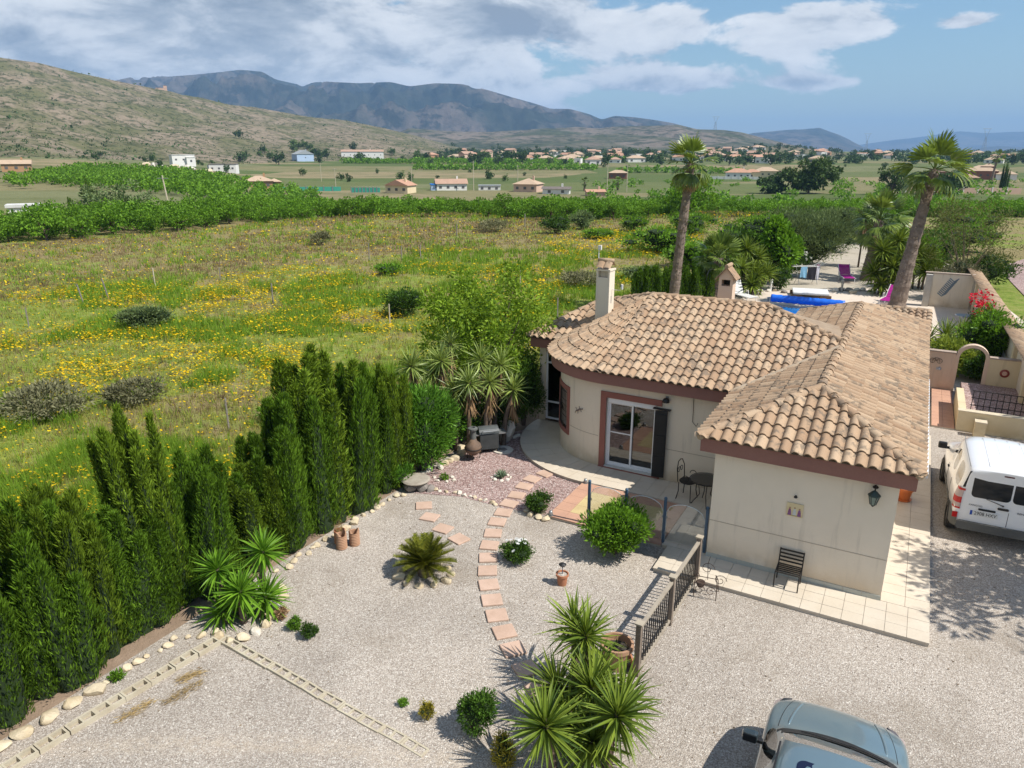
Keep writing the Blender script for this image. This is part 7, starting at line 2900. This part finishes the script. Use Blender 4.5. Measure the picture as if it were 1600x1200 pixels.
# bushes and fence posts of the meadow
fb_ = [(-5.3, 35.6, 1.15, 1.35, F_drk, 'dark green round bush in the meadow left of the young tree', 3200), (-17.0, 32.8, 1.15, 1.1, F_oliv, 'grey-green bush on the flowery meadow near the fence line', 2600), (-14.6, 21.2, 1.6, .95, F_grey, 'large grey thorny bush at the left side of the meadow', 3600), (-12.3, 22.3, 1.0, .8, F_grey, 'smaller grey bush right of the large thorny one', 1800),
       (4.4, 74.3, 1.5, 1.7, F_drk, 'dark bush before the orchard near the meadow middle', 1800), (7.5, 78.7, 1.5, 2.0, F_oliv, 'pale olive bush right of the dark one before the orchard', 1800), (8.3, 69.7, 1.4, .9, F_shr, 'low green bush on the meadow behind the chimney', 1400), (-16.9, 64.7, .9, 1.2, F_grey, 'small dry bush alone on the brown part of the meadow', 900),
       (-2.0, 76.0, 1.9, 1.2, F_grey, 'low grey scrub patch in the far middle of the meadow', 1600), (4.2, 44.0, 1.6, .9, F_grey, 'pale scrub beside the big chimney in the meadow', 2000), (8.4, 46.5, 1.5, .8, F_oliv, 'low green scrub behind the slender palm', 1600), (-31, 95, 1.4, 1.6, F_drk, 'dark scrub at the orchard edge on the left', 1000), (-8.2, 48.5, 1.0, .7, F_shr, 'green tussock in the middle of the flowery meadow', 1200),
       (-6.9, 20.9, .9, .55, F_shr, 'green tussock of tall grass behind the tall hedge', 1400), (12.6, 76.5, 1.8, 1.6, F_alm, 'green bush at the right end of the meadow', 1500)]
for i, (x, y, r_, h, m_, lb_, n_) in enumerate(fb_):
    shrub('meadow_bush', lb_, x, y, r_, h, n_, .10 + .0016 * y, m_, 400 + i, core=(m_ is not F_grey), group='bushes of the meadow')
posts = [(-8.34, 19.89, 1.0), (-22.80, 38.0, 1.2), (-22.43, 39.76, 1.2), (-21.52, 43.34, 1.2), (-12.95, 38.68, 1.1), (-5.62, 32.59, 1.2), (-18.45, 45.61, .9), (-10.94, 55.7, 1.2), (-8.29, 54.67, 1.1), (-7.01, 55.7, 1.1), (-5.26, 70.0, 1.3), (.49, 42.3, 1.2), (2.22, 34.6, 1.1), (-22.7, 33.2, .9), (1.37, 78.5, 1.6)]
pw_ = ['behind the hedge nearest the house', 'tilted, at the left of the meadow', 'tilted, second at the left of the meadow', 'pale and upright right of the two tilted ones', 'thin and dark in the flowers', 'pale, below the dark round bush', 'short, before the brown meadow', 'left of the three close together', 'middle of the three close together', 'right of the three close together', 'far, in the middle of the meadow', 'pale, right of the young tree', 'just left of the house roof', 'short, at the left frame edge', 'farthest, before the orchard trees']
for i, (x, y, h) in enumerate(posts):
    o = thing('fence_post', 'thin old fence post ' + pw_[i], 'fence post', (x, y, 0), random.uniform(0, 3), 'old fence posts of the meadow')
    if i in (1, 2):
        o.rotation_euler = (0, R(-10), 0)
    s = .035 + y * .0005
    MB().box((0, 0, h / 2 - .1), (s, s, h + .2)).build('stake', M['rock_g'] if i not in (3, 5, 11) else M['block'], o, bevel=.004)
    MB().box((0, s * .5 + .006, h * .8), (s * 1.1, .012, .03)).build('wire_clip', M['grey_metal'], o)


# ============================================================ orchard
proto = []
for k in range(6):
    me, C = tree_mesh(2.3, 1.35, 1.7, 1400, .29, 500 + k, 26, .62, .5)
    me.materials.append(F_alm)
    tm = trunk_mesh(.75, .12, C, 500 + k, 7)
    tm.materials.append(M['bark'])
    proto.append((me, tm))


def inpoly(poly, x, y):
    c = False
    n = len(poly)
    for i in range(n):
        x0, y0 = poly[i]
        x1, y1 = poly[(i + 1) % n]
        if (y0 > y) != (y1 > y) and x < (x1 - x0) * (y - y0) / (y1 - y0) + x0:
            c = not c
    return c


band1 = [(-72, 52), (-44.6, 64.5), (-33.6, 78), (-24, 93.8), (-7, 102), (2, 92), (7.3, 86), (16, 94), (26.7, 104), (44.5, 104), (85, 101), (130, 140), (66, 150), (30, 150), (0, 150), (-22, 140), (-37, 112), (-43, 92), (-54, 76), (-80, 62)]
band2 = [(-152, 266), (-140, 218), (-114, 180), (-82, 158), (-54, 130), (-44, 122), (-42, 150), (-54, 205), (-66, 236), (-100, 262)]
band3 = [(-132, 198), (-103, 163), (-96, 152), (-120, 178)]


def grid_in(poly, sp, ang, seed):
    r = random.Random(seed)
    xs = [p[0] for p in poly]
    ys = [p[1] for p in poly]
    cx_, cy2 = sum(xs) / len(xs), sum(ys) / len(ys)
    out = []
    c, s = math.cos(ang), math.sin(ang)
    m_ = int(190 / sp)
    for i in range(-m_, m_):
        for j in range(-m_, m_):
            x = cx_ + (i * c - j * s) * sp + r.gauss(0, .25)
            y = cy2 + (i * s + j * c) * sp + r.gauss(0, .25)
            if inpoly(poly, x, y):
                out.append((x, y))
    return out


pts = grid_in(band1, 3.0, .5, 1) + grid_in(band2, 4.6, .3, 2) + grid_in(band3, 4.6, .2, 3)
pts = [p for p in pts if abs(p[0] / p[1]) < .92]
pts.sort(key=lambda p: p[1])
near_, rest_ = pts[:290], pts[290:]
for i, (x, y) in enumerate(near_):
    me, tm = proto[i % 6]
    s = random.uniform(.68, .95)
    o = thing('almond_tree', 'bushy green almond tree in the orchard rows beyond the meadow', 'tree', (x, y, float(zt(x, y)) - .05), random.uniform(0, 6.3), 'almond trees of the orchard')
    o.scale = (s, s, s * random.uniform(.9, 1.1))
    link('crown', me, None, o)
    link('trunk', tm, None, o)


def mass(name, spots, n, leaf, rx, rz, zc, m, seed, label):
    """far trees that read as one mass"""
    r = np.random.default_rng(seed)
    lb = LB()
    S = np.array(spots)
    base_, _ = tree_mesh(1, 1, 0, n, .001, seed, 12, .6, .5)
    for x, y, z, s in S:
        C = rdir(7, r) * .6
        k = r.integers(0, 7, n)
        d = rdir(n, r)
        P = (C[k] + d * .45) * np.array([rx, rx, rz]) * s + np.array([x, y, z + zc * s])
        lb.kites(P, d + r.normal(0, .4, (n, 3)), leaf * s * r.uniform(.7, 1.3, n), leaf * .7 * s, .0, r)
    o = stuff(link(name, lb.mesh(name), m))
    o['label'] = label
    return o


mass('orchard_rows', [(x, y, float(zt(x, y)), random.uniform(.7, .95)) for x, y in rest_], 120, .75, 2.2, 1.3, 1.7, F_alm, 71, 'farther rows of the green almond orchard')

# ============================================================ far buildings, trees, poles
def gz(x, y):
    """ground height with the two nearer hills"""
    z = float(zt(x, y))
    for o_, (X, Y, Z, T) in (hill_left, hill_vill):
        d = (X - x) ** 2 + (Y - y) ** 2
        k = int(np.argmin(d))
        if d.flat[k] < 60 ** 2:
            z = max(z, float(Z.flat[k]))
    return z


WC = {'white': pmat('white_house', (.74, .72, .68), (.68, .66, .61), .3, .9), 'cream': pmat('cream_house', (.68, .56, .36), (.62, .50, .32), .3, .9), 'pink': pmat('pink_house', (.58, .40, .30), (.52, .36, .27), .3, .9),
      'ochre': pmat('ochre_house', (.42, .24, .12), (.37, .21, .11), .3, .9), 'brown': pmat('brown_house', (.26, .115, .07), (.23, .10, .065), .3, .9), 'blue': pmat('blue_house', (.40, .50, .66), (.36, .46, .60), .3, .9), 'grey': pmat('grey_shed', (.30, .36, .40), (.26, .31, .35), .3, .7)}
RC = {'terra': pmat('far_terracotta_roof', (.42, .27, .19), (.35, .22, .155), .8, .9), 'orange': pmat('far_orange_roof', (.46, .26, .17), (.39, .22, .145), .8, .9), 'sand': pmat('far_sand_roof', (.47, .345, .235), (.40, .29, .20), .8, .9), 'grey': pmat('far_grey_roof', (.32, .34, .35), (.26, .28, .29), .8, .8),
      'dark': pmat('far_dark_roof', (.17, .14, .12), (.13, .11, .10), .8, .9), 'white': pmat('far_white_roof', (.62, .61, .58), None, .8, .9), 'blue': pmat('far_blue_sheet', (.03, .20, .62), None, .8, .6)}
WIN = pmat('far_window', (.09, .09, .09), (.13, .125, .12), .5, .2)


def wall_box(w_, d_, h):
    return MB().span(-w_ / 2, w_ / 2, -d_ / 2, d_ / 2, -1.5, h)


def roof_shape(kind, w_, d_, h, e=.5, k=.42):
    q = MB()
    x, y = w_ / 2 + e, d_ / 2 + e
    if kind == 'hip':
        r_ = max(0, x - y)
        s = max(0, y - x)
        zt_ = h + min(x, y) * k
        V = [(-x, -y, h), (x, -y, h), (x, y, h), (-x, y, h), (-r_, -s, zt_), (r_, s, zt_)]
        q.add(V, [(0, 1, 5, 4), (1, 2, 5), (2, 3, 4, 5), (3, 0, 4), (3, 2, 1, 0)] if r_ > 0 else [(0, 1, 4), (1, 2, 5, 4), (2, 3, 5), (3, 0, 4, 5), (3, 2, 1, 0)])
    elif kind == 'gable':       # ridge along x
        zt_ = h + y * k
        q.add([(-x, -y, h), (x, -y, h), (x, y, h), (-x, y, h), (-x, 0, zt_), (x, 0, zt_)], [(0, 1, 5, 4), (2, 3, 4, 5), (0, 4, 3), (1, 2, 5), (3, 2, 1, 0)])
    elif kind == 'gable_y':
        zt_ = h + x * k
        q.add([(-x, -y, h), (x, -y, h), (x, y, h), (-x, y, h), (0, -y, zt_), (0, y, zt_)], [(1, 2, 5, 4), (3, 0, 4, 5), (0, 1, 4), (2, 3, 5), (3, 2, 1, 0)])
    else:
        q.span(-x + .3, x - .3, -y + .3, y - .3, h, h + .35)
    return q


def house_at(name, label, x, y, w_, d_, h, wall_, roof_, kind, rz=0, wins=3, extra=(), cat='house', group=None, z=None, floors=1, k=.42):
    o = thing(name, label, cat, (x, y, gz(x, y) if z is None else z), rz, group)
    o.scale = (.9, .9, .9)
    wo = wall_box(w_, d_, h).build('wall', WC[wall_], o)
    if kind == 'gable_y':
        MB().add([(-w_ / 2, -d_ / 2, h), (w_ / 2, -d_ / 2, h), (0, -d_ / 2, h + (w_ / 2) * k)], [(0, 1, 2)]).build('gable', WC[wall_], wo)
    ro = roof_shape(kind, w_, d_, h, k=k).build('roof', RC[roof_], o)
    if kind != 'flat':
        MB().span(w_ * .18, w_ * .18 + .6, -.3, .3, h, h + min(w_, d_) * .5 * k + 1.1).build('chimney', WC[wall_], ro)
    for f in range(floors):
        for i in range(wins):
            cx_ = -w_ / 2 + (i + .5) * w_ / wins
            zc = h * (f + .5) / floors
            wd_ = min(1.0, w_ / wins * .36)
            wn_ = MB().span(cx_ - wd_ / 2, cx_ + wd_ / 2, -d_ / 2 - .06, -d_ / 2 - .005, zc - .45, zc + .45).build('window', WIN, wo)
    for e_ in extra:
        (dx, dy, ww, dd, hh, wc, rc_, kk) = e_
        eo = wall_box(ww, dd, hh).build('wing', WC[wc], o, loc=(dx, dy, 0))
        roof_shape(kk, ww, dd, hh, k=k).build('wing_roof', RC[rc_], eo)
        MB().span(-.5, .5, -dd / 2 - .06, -dd / 2 - .005, .9, 2.0).build('window', WIN, eo)
    return o


def face(x, y):
    return -math.atan2(x, y)


H = house_at
H('farmhouse', 'white two-storey house with flat roof below the left hill', -163, 374, 11.5, 8, 4.4, 'white', 'white', 'flat', face(-163, 374) + .2, 3, ((3.5, -3, 4.5, 5, 3.2, 'white', 'white', 'flat'),))
H('farm_building', 'white building with a dark red roof edge and open garage below the hill', -137, 359, 13.5, 8, 3.9, 'white', 'dark', 'flat', face(-137, 359) - .2, 4, ((-5.5, 0, 4, 7, 3.2, 'grey', 'grey', 'flat'),))
H('shed', 'blue and white metal shed with a wide dark door', -175, 634, 16, 14, 6.0, 'blue', 'grey', 'gable_y', face(-175, 634) + .35, 1, cat='shed')
H('warehouse', 'long white warehouse with pinkish roof below the hills', -144, 731, 44, 16, 6.5, 'white', 'terra', 'gable', face(-144, 731), 7, cat='warehouse', k=.25)
H('villa', 'ochre villa with several hipped roofs left of the green fence', -79, 234, 9, 7, 2.6, 'ochre', 'sand', 'hip', face(-79, 234), 3, ((-5, .5, 5, 5, 2.2, 'ochre', 'sand', 'hip'), (5.2, 0, 4, 5, 2.3, 'ochre', 'sand', 'hip')))
H('cottage', 'cream gabled cottage with orange roof behind the orchard', -34.3, 231, 8.2, 7, 2.5, 'cream', 'orange', 'gable_y', face(-34, 231) - .45, 3)
H('cottage', 'white and blue house with a blue awning behind the orchard', -20.3, 249, 11, 7, 2.4, 'white', 'terra', 'gable', face(-20, 249) + .1, 4, ((-5.5, -.6, 4, 5, 2.0, 'blue', 'blue', 'flat'),))
H('outbuilding', 'low white flat-roofed outbuilding left of the pink villa', -7.5, 250, 8, 4, 1.5, 'white', 'grey', 'flat', 0, 3, cat='building')
H('villa', 'pink villa with a wide hipped tile roof behind the orchard', 5.3, 240, 8.5, 8, 2.6, 'pink', 'sand', 'hip', -.35, 3)
H('outbuilding', 'low dark-roofed white building right of the pink villa', 13.6, 228, 9, 5, 1.6, 'white', 'dark', 'gable', -.15, 2, cat='building', k=.25)
H('outbuilding', 'small orange-roofed hut half hidden by the orchard', 24.2, 218, 5.6, 4, 1.3, 'pink', 'orange', 'gable', .1, 1, cat='building', k=.3)
H('farmhouse', 'reddish farmhouse with sand roof in the open field', 51, 362, 9.5, 6, 3.0, 'brown', 'sand', 'hip', -.2, 3)
H('villa', 'villa with orange hipped roofs behind a white wall, right of the slender palm', 110, 366, 13, 9, 3.2, 'white', 'orange', 'hip', -.3, 4, ((7, 3, 8, 6, 3.4, 'cream', 'orange', 'hip'),))
H('villa', 'sand-roofed villa right of the orange-roofed one', 129, 383, 13, 9, 3.4, 'cream', 'sand', 'hip', -.3, 4)
H('villa', 'large brown villa with stepped roofs at the right edge', 219, 352, 15, 12, 4.2, 'brown', 'sand', 'hip', -.5, 5, ((-13, -2, 11, 9, 3.4, 'brown', 'terra', 'flat'), (3, 1, 6, 6, 6.4, 'brown', 'sand', 'hip'), (11, -4, 9, 6, 2.8, 'white', 'sand', 'hip')))
H('outbuilding', 'low house with wide pale tile roof in front of the brown villa', 190, 318, 14, 8, 2.0, 'pink', 'terra', 'hip', -.5, 3, cat='building')
H('hill_house', 'small pinkish ruin on the crest of the left hill', -.4505 * 1124, 1124, 16, 10, 6.5, 'pink', 'terra', 'flat', .4, 2, ((6, 0, 5, 6, 10, 'pink', 'terra', 'flat'),), z=90)
H('farmhouse', 'low ochre house among trees at the far left edge', -164, 250, 9, 6, 2.6, 'ochre', 'sand', 'gable', .5, 3)
H('garden_pavilion', 'white arched pavilion behind the orchard at the left edge', -55.5, 84.5, 3.4, 2.6, 2.0, 'white', 'white', 'flat', .5, 2, z=.1)
H('garden_pavilion', 'tiny white hut right of the arched pavilion', -53.2, 85.0, 1.3, 1.2, 1.7, 'white', 'white', 'flat', .5, 0, z=.1)
# white compound walls and green mesh fence
for i, (x, y, L_, a, h, m_, nm, lb_, ct2) in enumerate(((104, 355, 26, -.3, 1.3, WC['white'], 'compound_wall', 'low white wall in front of the orange-roofed villa', 'wall'), (-66, 240, 22, .15, 1.3, pmat('green_mesh', (.04, .28, .20), (.06, .34, .25), 2, .8), 'mesh_fence', 'green mesh fence right of the ochre villa', 'fence'), (-45.5, 233, 9, .05, 1.4, bpy.data.materials['green_mesh'], 'shade_awning', 'green awning strip left of the cream cottage', 'awning'),
                                              (140, 232, 34, -.1, 1.5, WC['pink'], 'compound_wall', 'pinkish wall with pillars behind the right orchard', 'wall'))):
    o = thing(nm, lb_, ct2, (x, y, gz(x, y)), a)
    n = 8
    for k in range(n):
        MB().span(-L_ / 2 + k * L_ / n + .15, -L_ / 2 + (k + 1) * L_ / n - .15, -.12, .12, -1, h).build('panel', m_, o)
        MB().span(-L_ / 2 + k * L_ / n - .15, -L_ / 2 + k * L_ / n + .149, -.2, .2, -1, h + .3).build('post', WC['white'] if 'wall' in nm else M['grey_metal'], o)

# rubble heap and pale tracks
for i, (x, y, s, m_) in enumerate(((-150, 318, 3.2, 'rock_w'), (-144, 322, 2.6, 'rock'), (-136, 317, 3.0, 'rock_w'), (-129, 321, 2.4, 'rock'), (-156, 322, 2.2, 'rock'))):
    rock(x, y, s, m_, ['largest pale rubble heap', 'second rubble heap', 'wide pale rubble heap', 'right-hand rubble heap', 'left-hand rubble heap'][i] + ' in the yard below the white farm buildings', 'rubble heaps', .5, 'rubble_heap', gz(x, y))

# ---- village houses: a few kinds, many copies
kinds = []
for wc, rc_, kd, w_, d_, h in (('white', 'terra', 'hip', 11, 9, 3.4), ('white', 'orange', 'gable', 12, 8, 3.6), ('cream', 'sand', 'hip', 12, 9, 3.4), ('pink', 'terra', 'gable', 10, 8, 5.6), ('white', 'white', 'flat', 10, 8, 4.0), ('ochre', 'orange', 'hip', 11, 8, 3.6), ('white', 'sand', 'hip', 14, 9, 3.2)):
    wm = wall_box(w_, d_, h).mesh('wall')
    wm.materials.append(WC[wc])
    rm = roof_shape(kd, w_, d_, h).mesh('roof')
    rm.materials.append(RC[rc_])
    nm_ = MB().span(-.9, .9, -d_ / 2 - .08, -d_ / 2 - .005, .8, 2.2).mesh('window')
    nm_.materials.append(WIN)
    kinds.append((wm, rm, nm_, w_, {'white': 'white', 'cream': 'cream', 'pink': 'pink', 'ochre': 'ochre'}[wc], {'terra': 'terracotta', 'orange': 'orange', 'sand': 'sand-coloured', 'white': 'flat white'}[rc_]))
rv = random.Random(77)
vill = []
for q0, q1, y0, y1, n in ((-.075, .115, 560, 1050, 34), (.13, .20, 600, 1000, 12), (.22, .325, 620, 1120, 34), (.33, .40, 560, 900, 6), (.40, .50, 600, 1000, 14), (.56, .70, 560, 900, 8), (-.12, -.05, 640, 860, 5)):
    for k in range(n):
        y = rv.uniform(y0, y1)
        vill.append((rv.uniform(q0, q1) * y, y, q0))
where = {-.075: 'middle of the far village', .13: 'village houses left of the slender palm', .22: 'hill village behind the slender palm', .33: 'houses right of the hill village', .40: 'far houses left of the thick palm', .56: 'far houses at the right edge', -.12: 'houses at the foot of the left hill'}
for i, (x, y, q0) in enumerate(vill):
    wm, rm, nm_, w_, c1, c2_ = kinds[rv.randrange(len(kinds))]
    o = thing('village_house', 'small %s house with %s roof in the %s' % (c1, c2_, where[q0]), 'house', (x, y, gz(x, y) - .2), rv.uniform(-.8, .8), where[q0])
    s = rv.uniform(.8, 1.15)
    o.scale = (s, s, s)
    wo = link('wall', wm, None, o)
    link('roof', rm, None, o)
    for dx in (-.3, .3):
        link('window', nm_, None, wo, (dx * w_, 0, 0))

# ---- far trees
F_vt = fmat('village_tree_leaf', (.022, .050, .016), (.075, .125, .035), .15)
F_vt2 = fmat('village_tree_leaf_light', (.040, .080, .018), (.115, .175, .045), .15)
tp = []
for k in range(5):
    me, C = tree_mesh(3.4, 3.0, 4.0, 300, 1.1, 800 + k, 18, .8, .45)
    me.materials.append([F_vt, F_vt2][k % 2])
    tm = trunk_mesh(1.6, .25, C, 800 + k, 4)
    tm.materials.append(M['bark'])
    tp.append((me, tm))
fars = []
for q0, q1, y0, y1, n in ((-.10, .20, 470, 1050, 95), (.20, .36, 480, 1100, 60), (.36, .72, 330, 900, 55), (-.36, -.10, 520, 800, 30), (-.62, -.36, 300, 520, 16), (-.30, .10, 300, 480, 14)):
    for k in range(n):
        y = rv.uniform(y0, y1)
        fars.append((rv.uniform(q0, q1) * y, y))
for i, (x, y) in enumerate(fars):
    me, tm = tp[rv.randrange(5)]
    near_v = y < 520
    o = thing('far_tree', 'round dark tree standing alone on the open plain' if near_v else 'round dark tree among the far village houses', 'tree', (x, y, gz(x, y) - .2), rv.uniform(0, 6), 'lone trees on the plain' if near_v else 'trees of the far village')
    s = rv.uniform(.28, .6) if near_v else rv.uniform(.6, 1.35)
    o.scale = (s * rv.uniform(.9, 1.4), s, s)
    link('crown', me, None, o)
    link('trunk', tm, None, o)
mass('tree_belt', [(rv.uniform(-.10, .19) * y, y, gz(rv.uniform(-.1, .19) * y, y), rv.uniform(.5, 1.0)) for y in [rv.uniform(600, 1250) for _ in range(380)]], 60, 2.2, 3.2, 2.4, 2.4, F_vt, 91, 'dark belts of trees and gardens in the far village')
mass('tree_belt', [(q * y, y, gz(q * y, y), rv.uniform(.5, 1.0)) for q, y in [(rv.uniform(.19, .75), rv.uniform(560, 1250)) for _ in range(420)]], 60, 2.2, 3.2, 2.4, 2.4, F_vt, 92, 'dark tree belts of the far plain on the right')
mass('far_orchard', [(x0 + i * 5.2 + j * 1.0, y0 + j * 6.0 + i * s_, gz(x0 + i * 5.2, y0 + j * 6), rv.uniform(.8, 1.1)) for x0, y0, ni, nj, s_ in ((-130, 585, 34, 4, -.9), (-60, 470, 22, 3, -.4), (-5, 640, 20, 4, -.3), (60, 420, 14, 2, .2)) for i in range(ni) for j in range(nj)], 50, 1.5, 2.2, 1.5, 1.8, F_alm, 93, 'rows of small orchard trees on the far plain')
mass('scrub_line', [(q * y, y, gz(q * y, y), rv.uniform(.25, .6)) for q, y in [(rv.uniform(.10, .80), rv.uniform(112, 330)) for _ in range(260)]], 60, 1.6, 3.2, 2.0, 1.6, F_shr, 94, 'scattered scrub on the plain beyond the orchard')


def hillscrub():
    r = np.random.default_rng(5)
    o_, (X, Y, Z, T) = hill_left
    n = 9500
    sel = np.where((T.ravel() < 1.0) & (T.ravel() > .02))[0]
    wgt = Y.ravel()[sel] ** -1.2
    k = r.choice(sel, n, p=wgt / wgt.sum())
    P = np.stack([X.ravel()[k], Y.ravel()[k], Z.ravel()[k]], 1) + np.stack([r.normal(0, 2.5, n), r.normal(0, 2.5, n), np.zeros(n)], 1)
    lb = LB()
    sz = r.uniform(.45, 1.15, n) * np.where(r.uniform(0, 1, n) > .97, 2.4, 1)
    for q in range(6):
        d = rdir(n, r)
        d[:, 2] = np.abs(d[:, 2])
        lb.kites(P + d * sz[:, None] * .7, d + r.normal(0, .5, (n, 3)), sz * 1.0, sz * .8, 0, r)
    o = stuff(link('hill_scrub', lb.mesh('hill_scrub'), F_vt))
    o['label'] = 'dark scrub bushes dotted over the left hillside'


hillscrub()
# bigger single trees in the middle distance
plain_tree('round_tree', 'big dense round tree behind the orchard at the right', (92, 232, gz(92, 232) - .3), 7.8, 5.0, 5.6, 3600, .95, F_vt2, 901, 1.6, .4, clumps=40, asp=.7)
plain_tree('round_tree', 'dark tree beside the big round tree', (82, 236, gz(82, 236) - .3), 4.4, 3.0, 3.2, 1600, .9, F_vt, 902, 1.2, .3, clumps=24, asp=.7)
plain_tree('round_tree', 'loose pale pine right of the big round tree', (112, 220, gz(112, 220) - .3), 4.2, 4.0, 5.0, 1500, .8, F_vt2, 903, 2., .3, clumps=24, asp=.6)
plain_tree('round_tree', 'wide tree group right of the pale pine', (128, 224, gz(128, 224) - .3), 7.0, 3.6, 4.0, 2400, .9, F_vt, 904, 1.4, .3, clumps=34, asp=.7)
plain_tree('round_tree', 'full round almond tree at the orchard edge beside the slender palm', (23.5, 97, 0), 3.4, 2.1, 2.7, 2200, .42, F_alm, 905, 1., .2, clumps=30, asp=.6)
plain_tree('round_tree', 'small purple-leaved tree beside the sand-roofed villa', (136, 378, gz(136, 378) - .2), 2.6, 2.2, 2.4, 500, .8, fmat('purple_leaf', (.03, .012, .022), (.06, .02, .04), .1), 906, .6, .2)
plain_tree('olive_tree', 'broad dark olive tree behind the white pavilion at the left', (-47, 88, 0), 4.2, 2.2, 2.4, 3200, .4, F_oliv, 907, .7, .2, clumps=36)
for i, (x, y, h, wd) in enumerate(((-52.2, 92, 5.0, .9), (-50.4, 90, 2.8, 1.1), (-54.0, 90.5, 2.6, 1.2), (158.8, 242, 9.2, 3.2))):
    me, co = cypress_mesh(h, wd, 950 + i, .10 if i == 3 else .25, 6)
    lb_ = ['slim tall cypress behind the white pavilion at the left', 'low dark cypress beside the slim one at the left', 'low dark cypress directly behind the white pavilion', 'dark pointed cypress before the brown villa at the right'][i]
    o = thing('cypress_tree', lb_, 'tree', (x, y, gz(x, y)), 0)
    if i == 3:
        me.transform(Matrix.Diagonal((1, 1, 1, 1)))
    link('crown', me, F_cyp, o)
    link('inner_foliage', co, F_core, o)
fan_palm('fan_palm', 'tiny far palm left of the utility pole on the plain', (24.1, 249), 2.8, (.1, 0), .3, .25, 16, 1.0, 1.0, 15, 3)
bpy.data.objects['fan_palm.005'].location.z = gz(24.1, 249)
fan_palm('fan_palm', 'second tiny far palm beside the reddish farmhouse', (36, 255), 2.6, (.1, 0), .3, .25, 16, 1.2, 1.2, 16, 3)
bpy.data.objects['fan_palm.006'].location.z = gz(36, 255)
# utility poles
for i, (x, y, h) in enumerate(((-50.3, 109, 4.6), (-83, 327, 7.5), (-12.5, 243.5, 9.3), (37.4, 244, 8.6), (29.7, 234, 8.6), (-60, 255, 7), (-35, 262, 7), (2.0, 262, 8), (70, 300, 9), (62, 270, 8))):
    o = thing('utility_pole', ['pale leaning pole above the left orchard', 'pole in the dry field below the warehouse', 'lattice-topped pole left of the pink villa', 'pole right of the two far palms', 'pole beside the first far palm', 'thin pole right of the ochre villa', 'thin pole left of the cream cottage', 'thin pole behind the pink villa', 'tall pole behind the slender palm', 'pole between the palm and the reddish farmhouse'][i], 'utility pole', (x, y, gz(x, y)), 0, 'utility poles')
    MB().tube([(0, 0, -.5), (-.4 if i == 0 else 0, 0, h)], [.14, .09], 7).build('pole', M['block'], o)
    MB().box((-.4 if i == 0 else 0, 0, h - .4), (1.6, .1, .1)).build('crossarm', M['grey_metal'], o)
# pylons
PYM = pmat('pylon_steel', (.30, .33, .36), None, 3, .6)
for i, (q, y, h) in enumerate(((.4655, 2300, 52), (.6205, 1900, 55), (.265, 2330, 40))):
    x = q * y
    o = thing('pylon', ['lattice power pylon right of the pointed far mountain', 'larger lattice power pylon above the right-hand plain', 'small pylon on the ridge behind the slender palm'][i], 'pylon', (x, y, float(zt(x, y)) if i < 2 else 70), 0, 'power pylons')
    t_ = MB()
    for s in (-1, 1):
        for s2 in (-1, 1):
            t_.tube([(s * 4, s2 * 4, 0), (s * 1.2, s2 * 1.2, h * .62)], .35, 4)
        t_.tube([(s * 1.2, 0, h * .62), (s * 7, 0, h)], .4, 4)
        for k in range(4):
            z0, z1 = h * .62 * k / 4, h * .62 * (k + 1) / 4
            w0, w1 = 4 - 2.8 * k / 4, 4 - 2.8 * (k + 1) / 4
            t_.tube([(s * w0, -w0, z0), (-s * w1, -w1, z1)], .22, 4)
    t_.build('lattice', PYM, o)
    MB().tube([(-11, 0, h), (11, 0, h)], .4, 4).build('crossarm', PYM, o)
    MB().tube([(-5.5, 0, h * .86), (5.5, 0, h * .86)], .25, 4).build('crossarm', PYM, o)

# ============================================================ haze
hz = MB().span(-15500, 15500, -9000, 15500, -12, 640)
hm, hnb, hb = newmat('haze')
hnb.n.remove(hb)
pv_ = hnb.new('ShaderNodeVolumePrincipled')
pv_.inputs['Color'].default_value = (.34, .60, .98, 1)
pv_.inputs["Density"].default_value = 1.15e-4
pv_.inputs['Anisotropy'].default_value = .0
hnb.l.new(pv_.outputs[0], hnb.n['Material Output'].inputs['Volume'])
haze = stuff(hz.build('haze', hm))
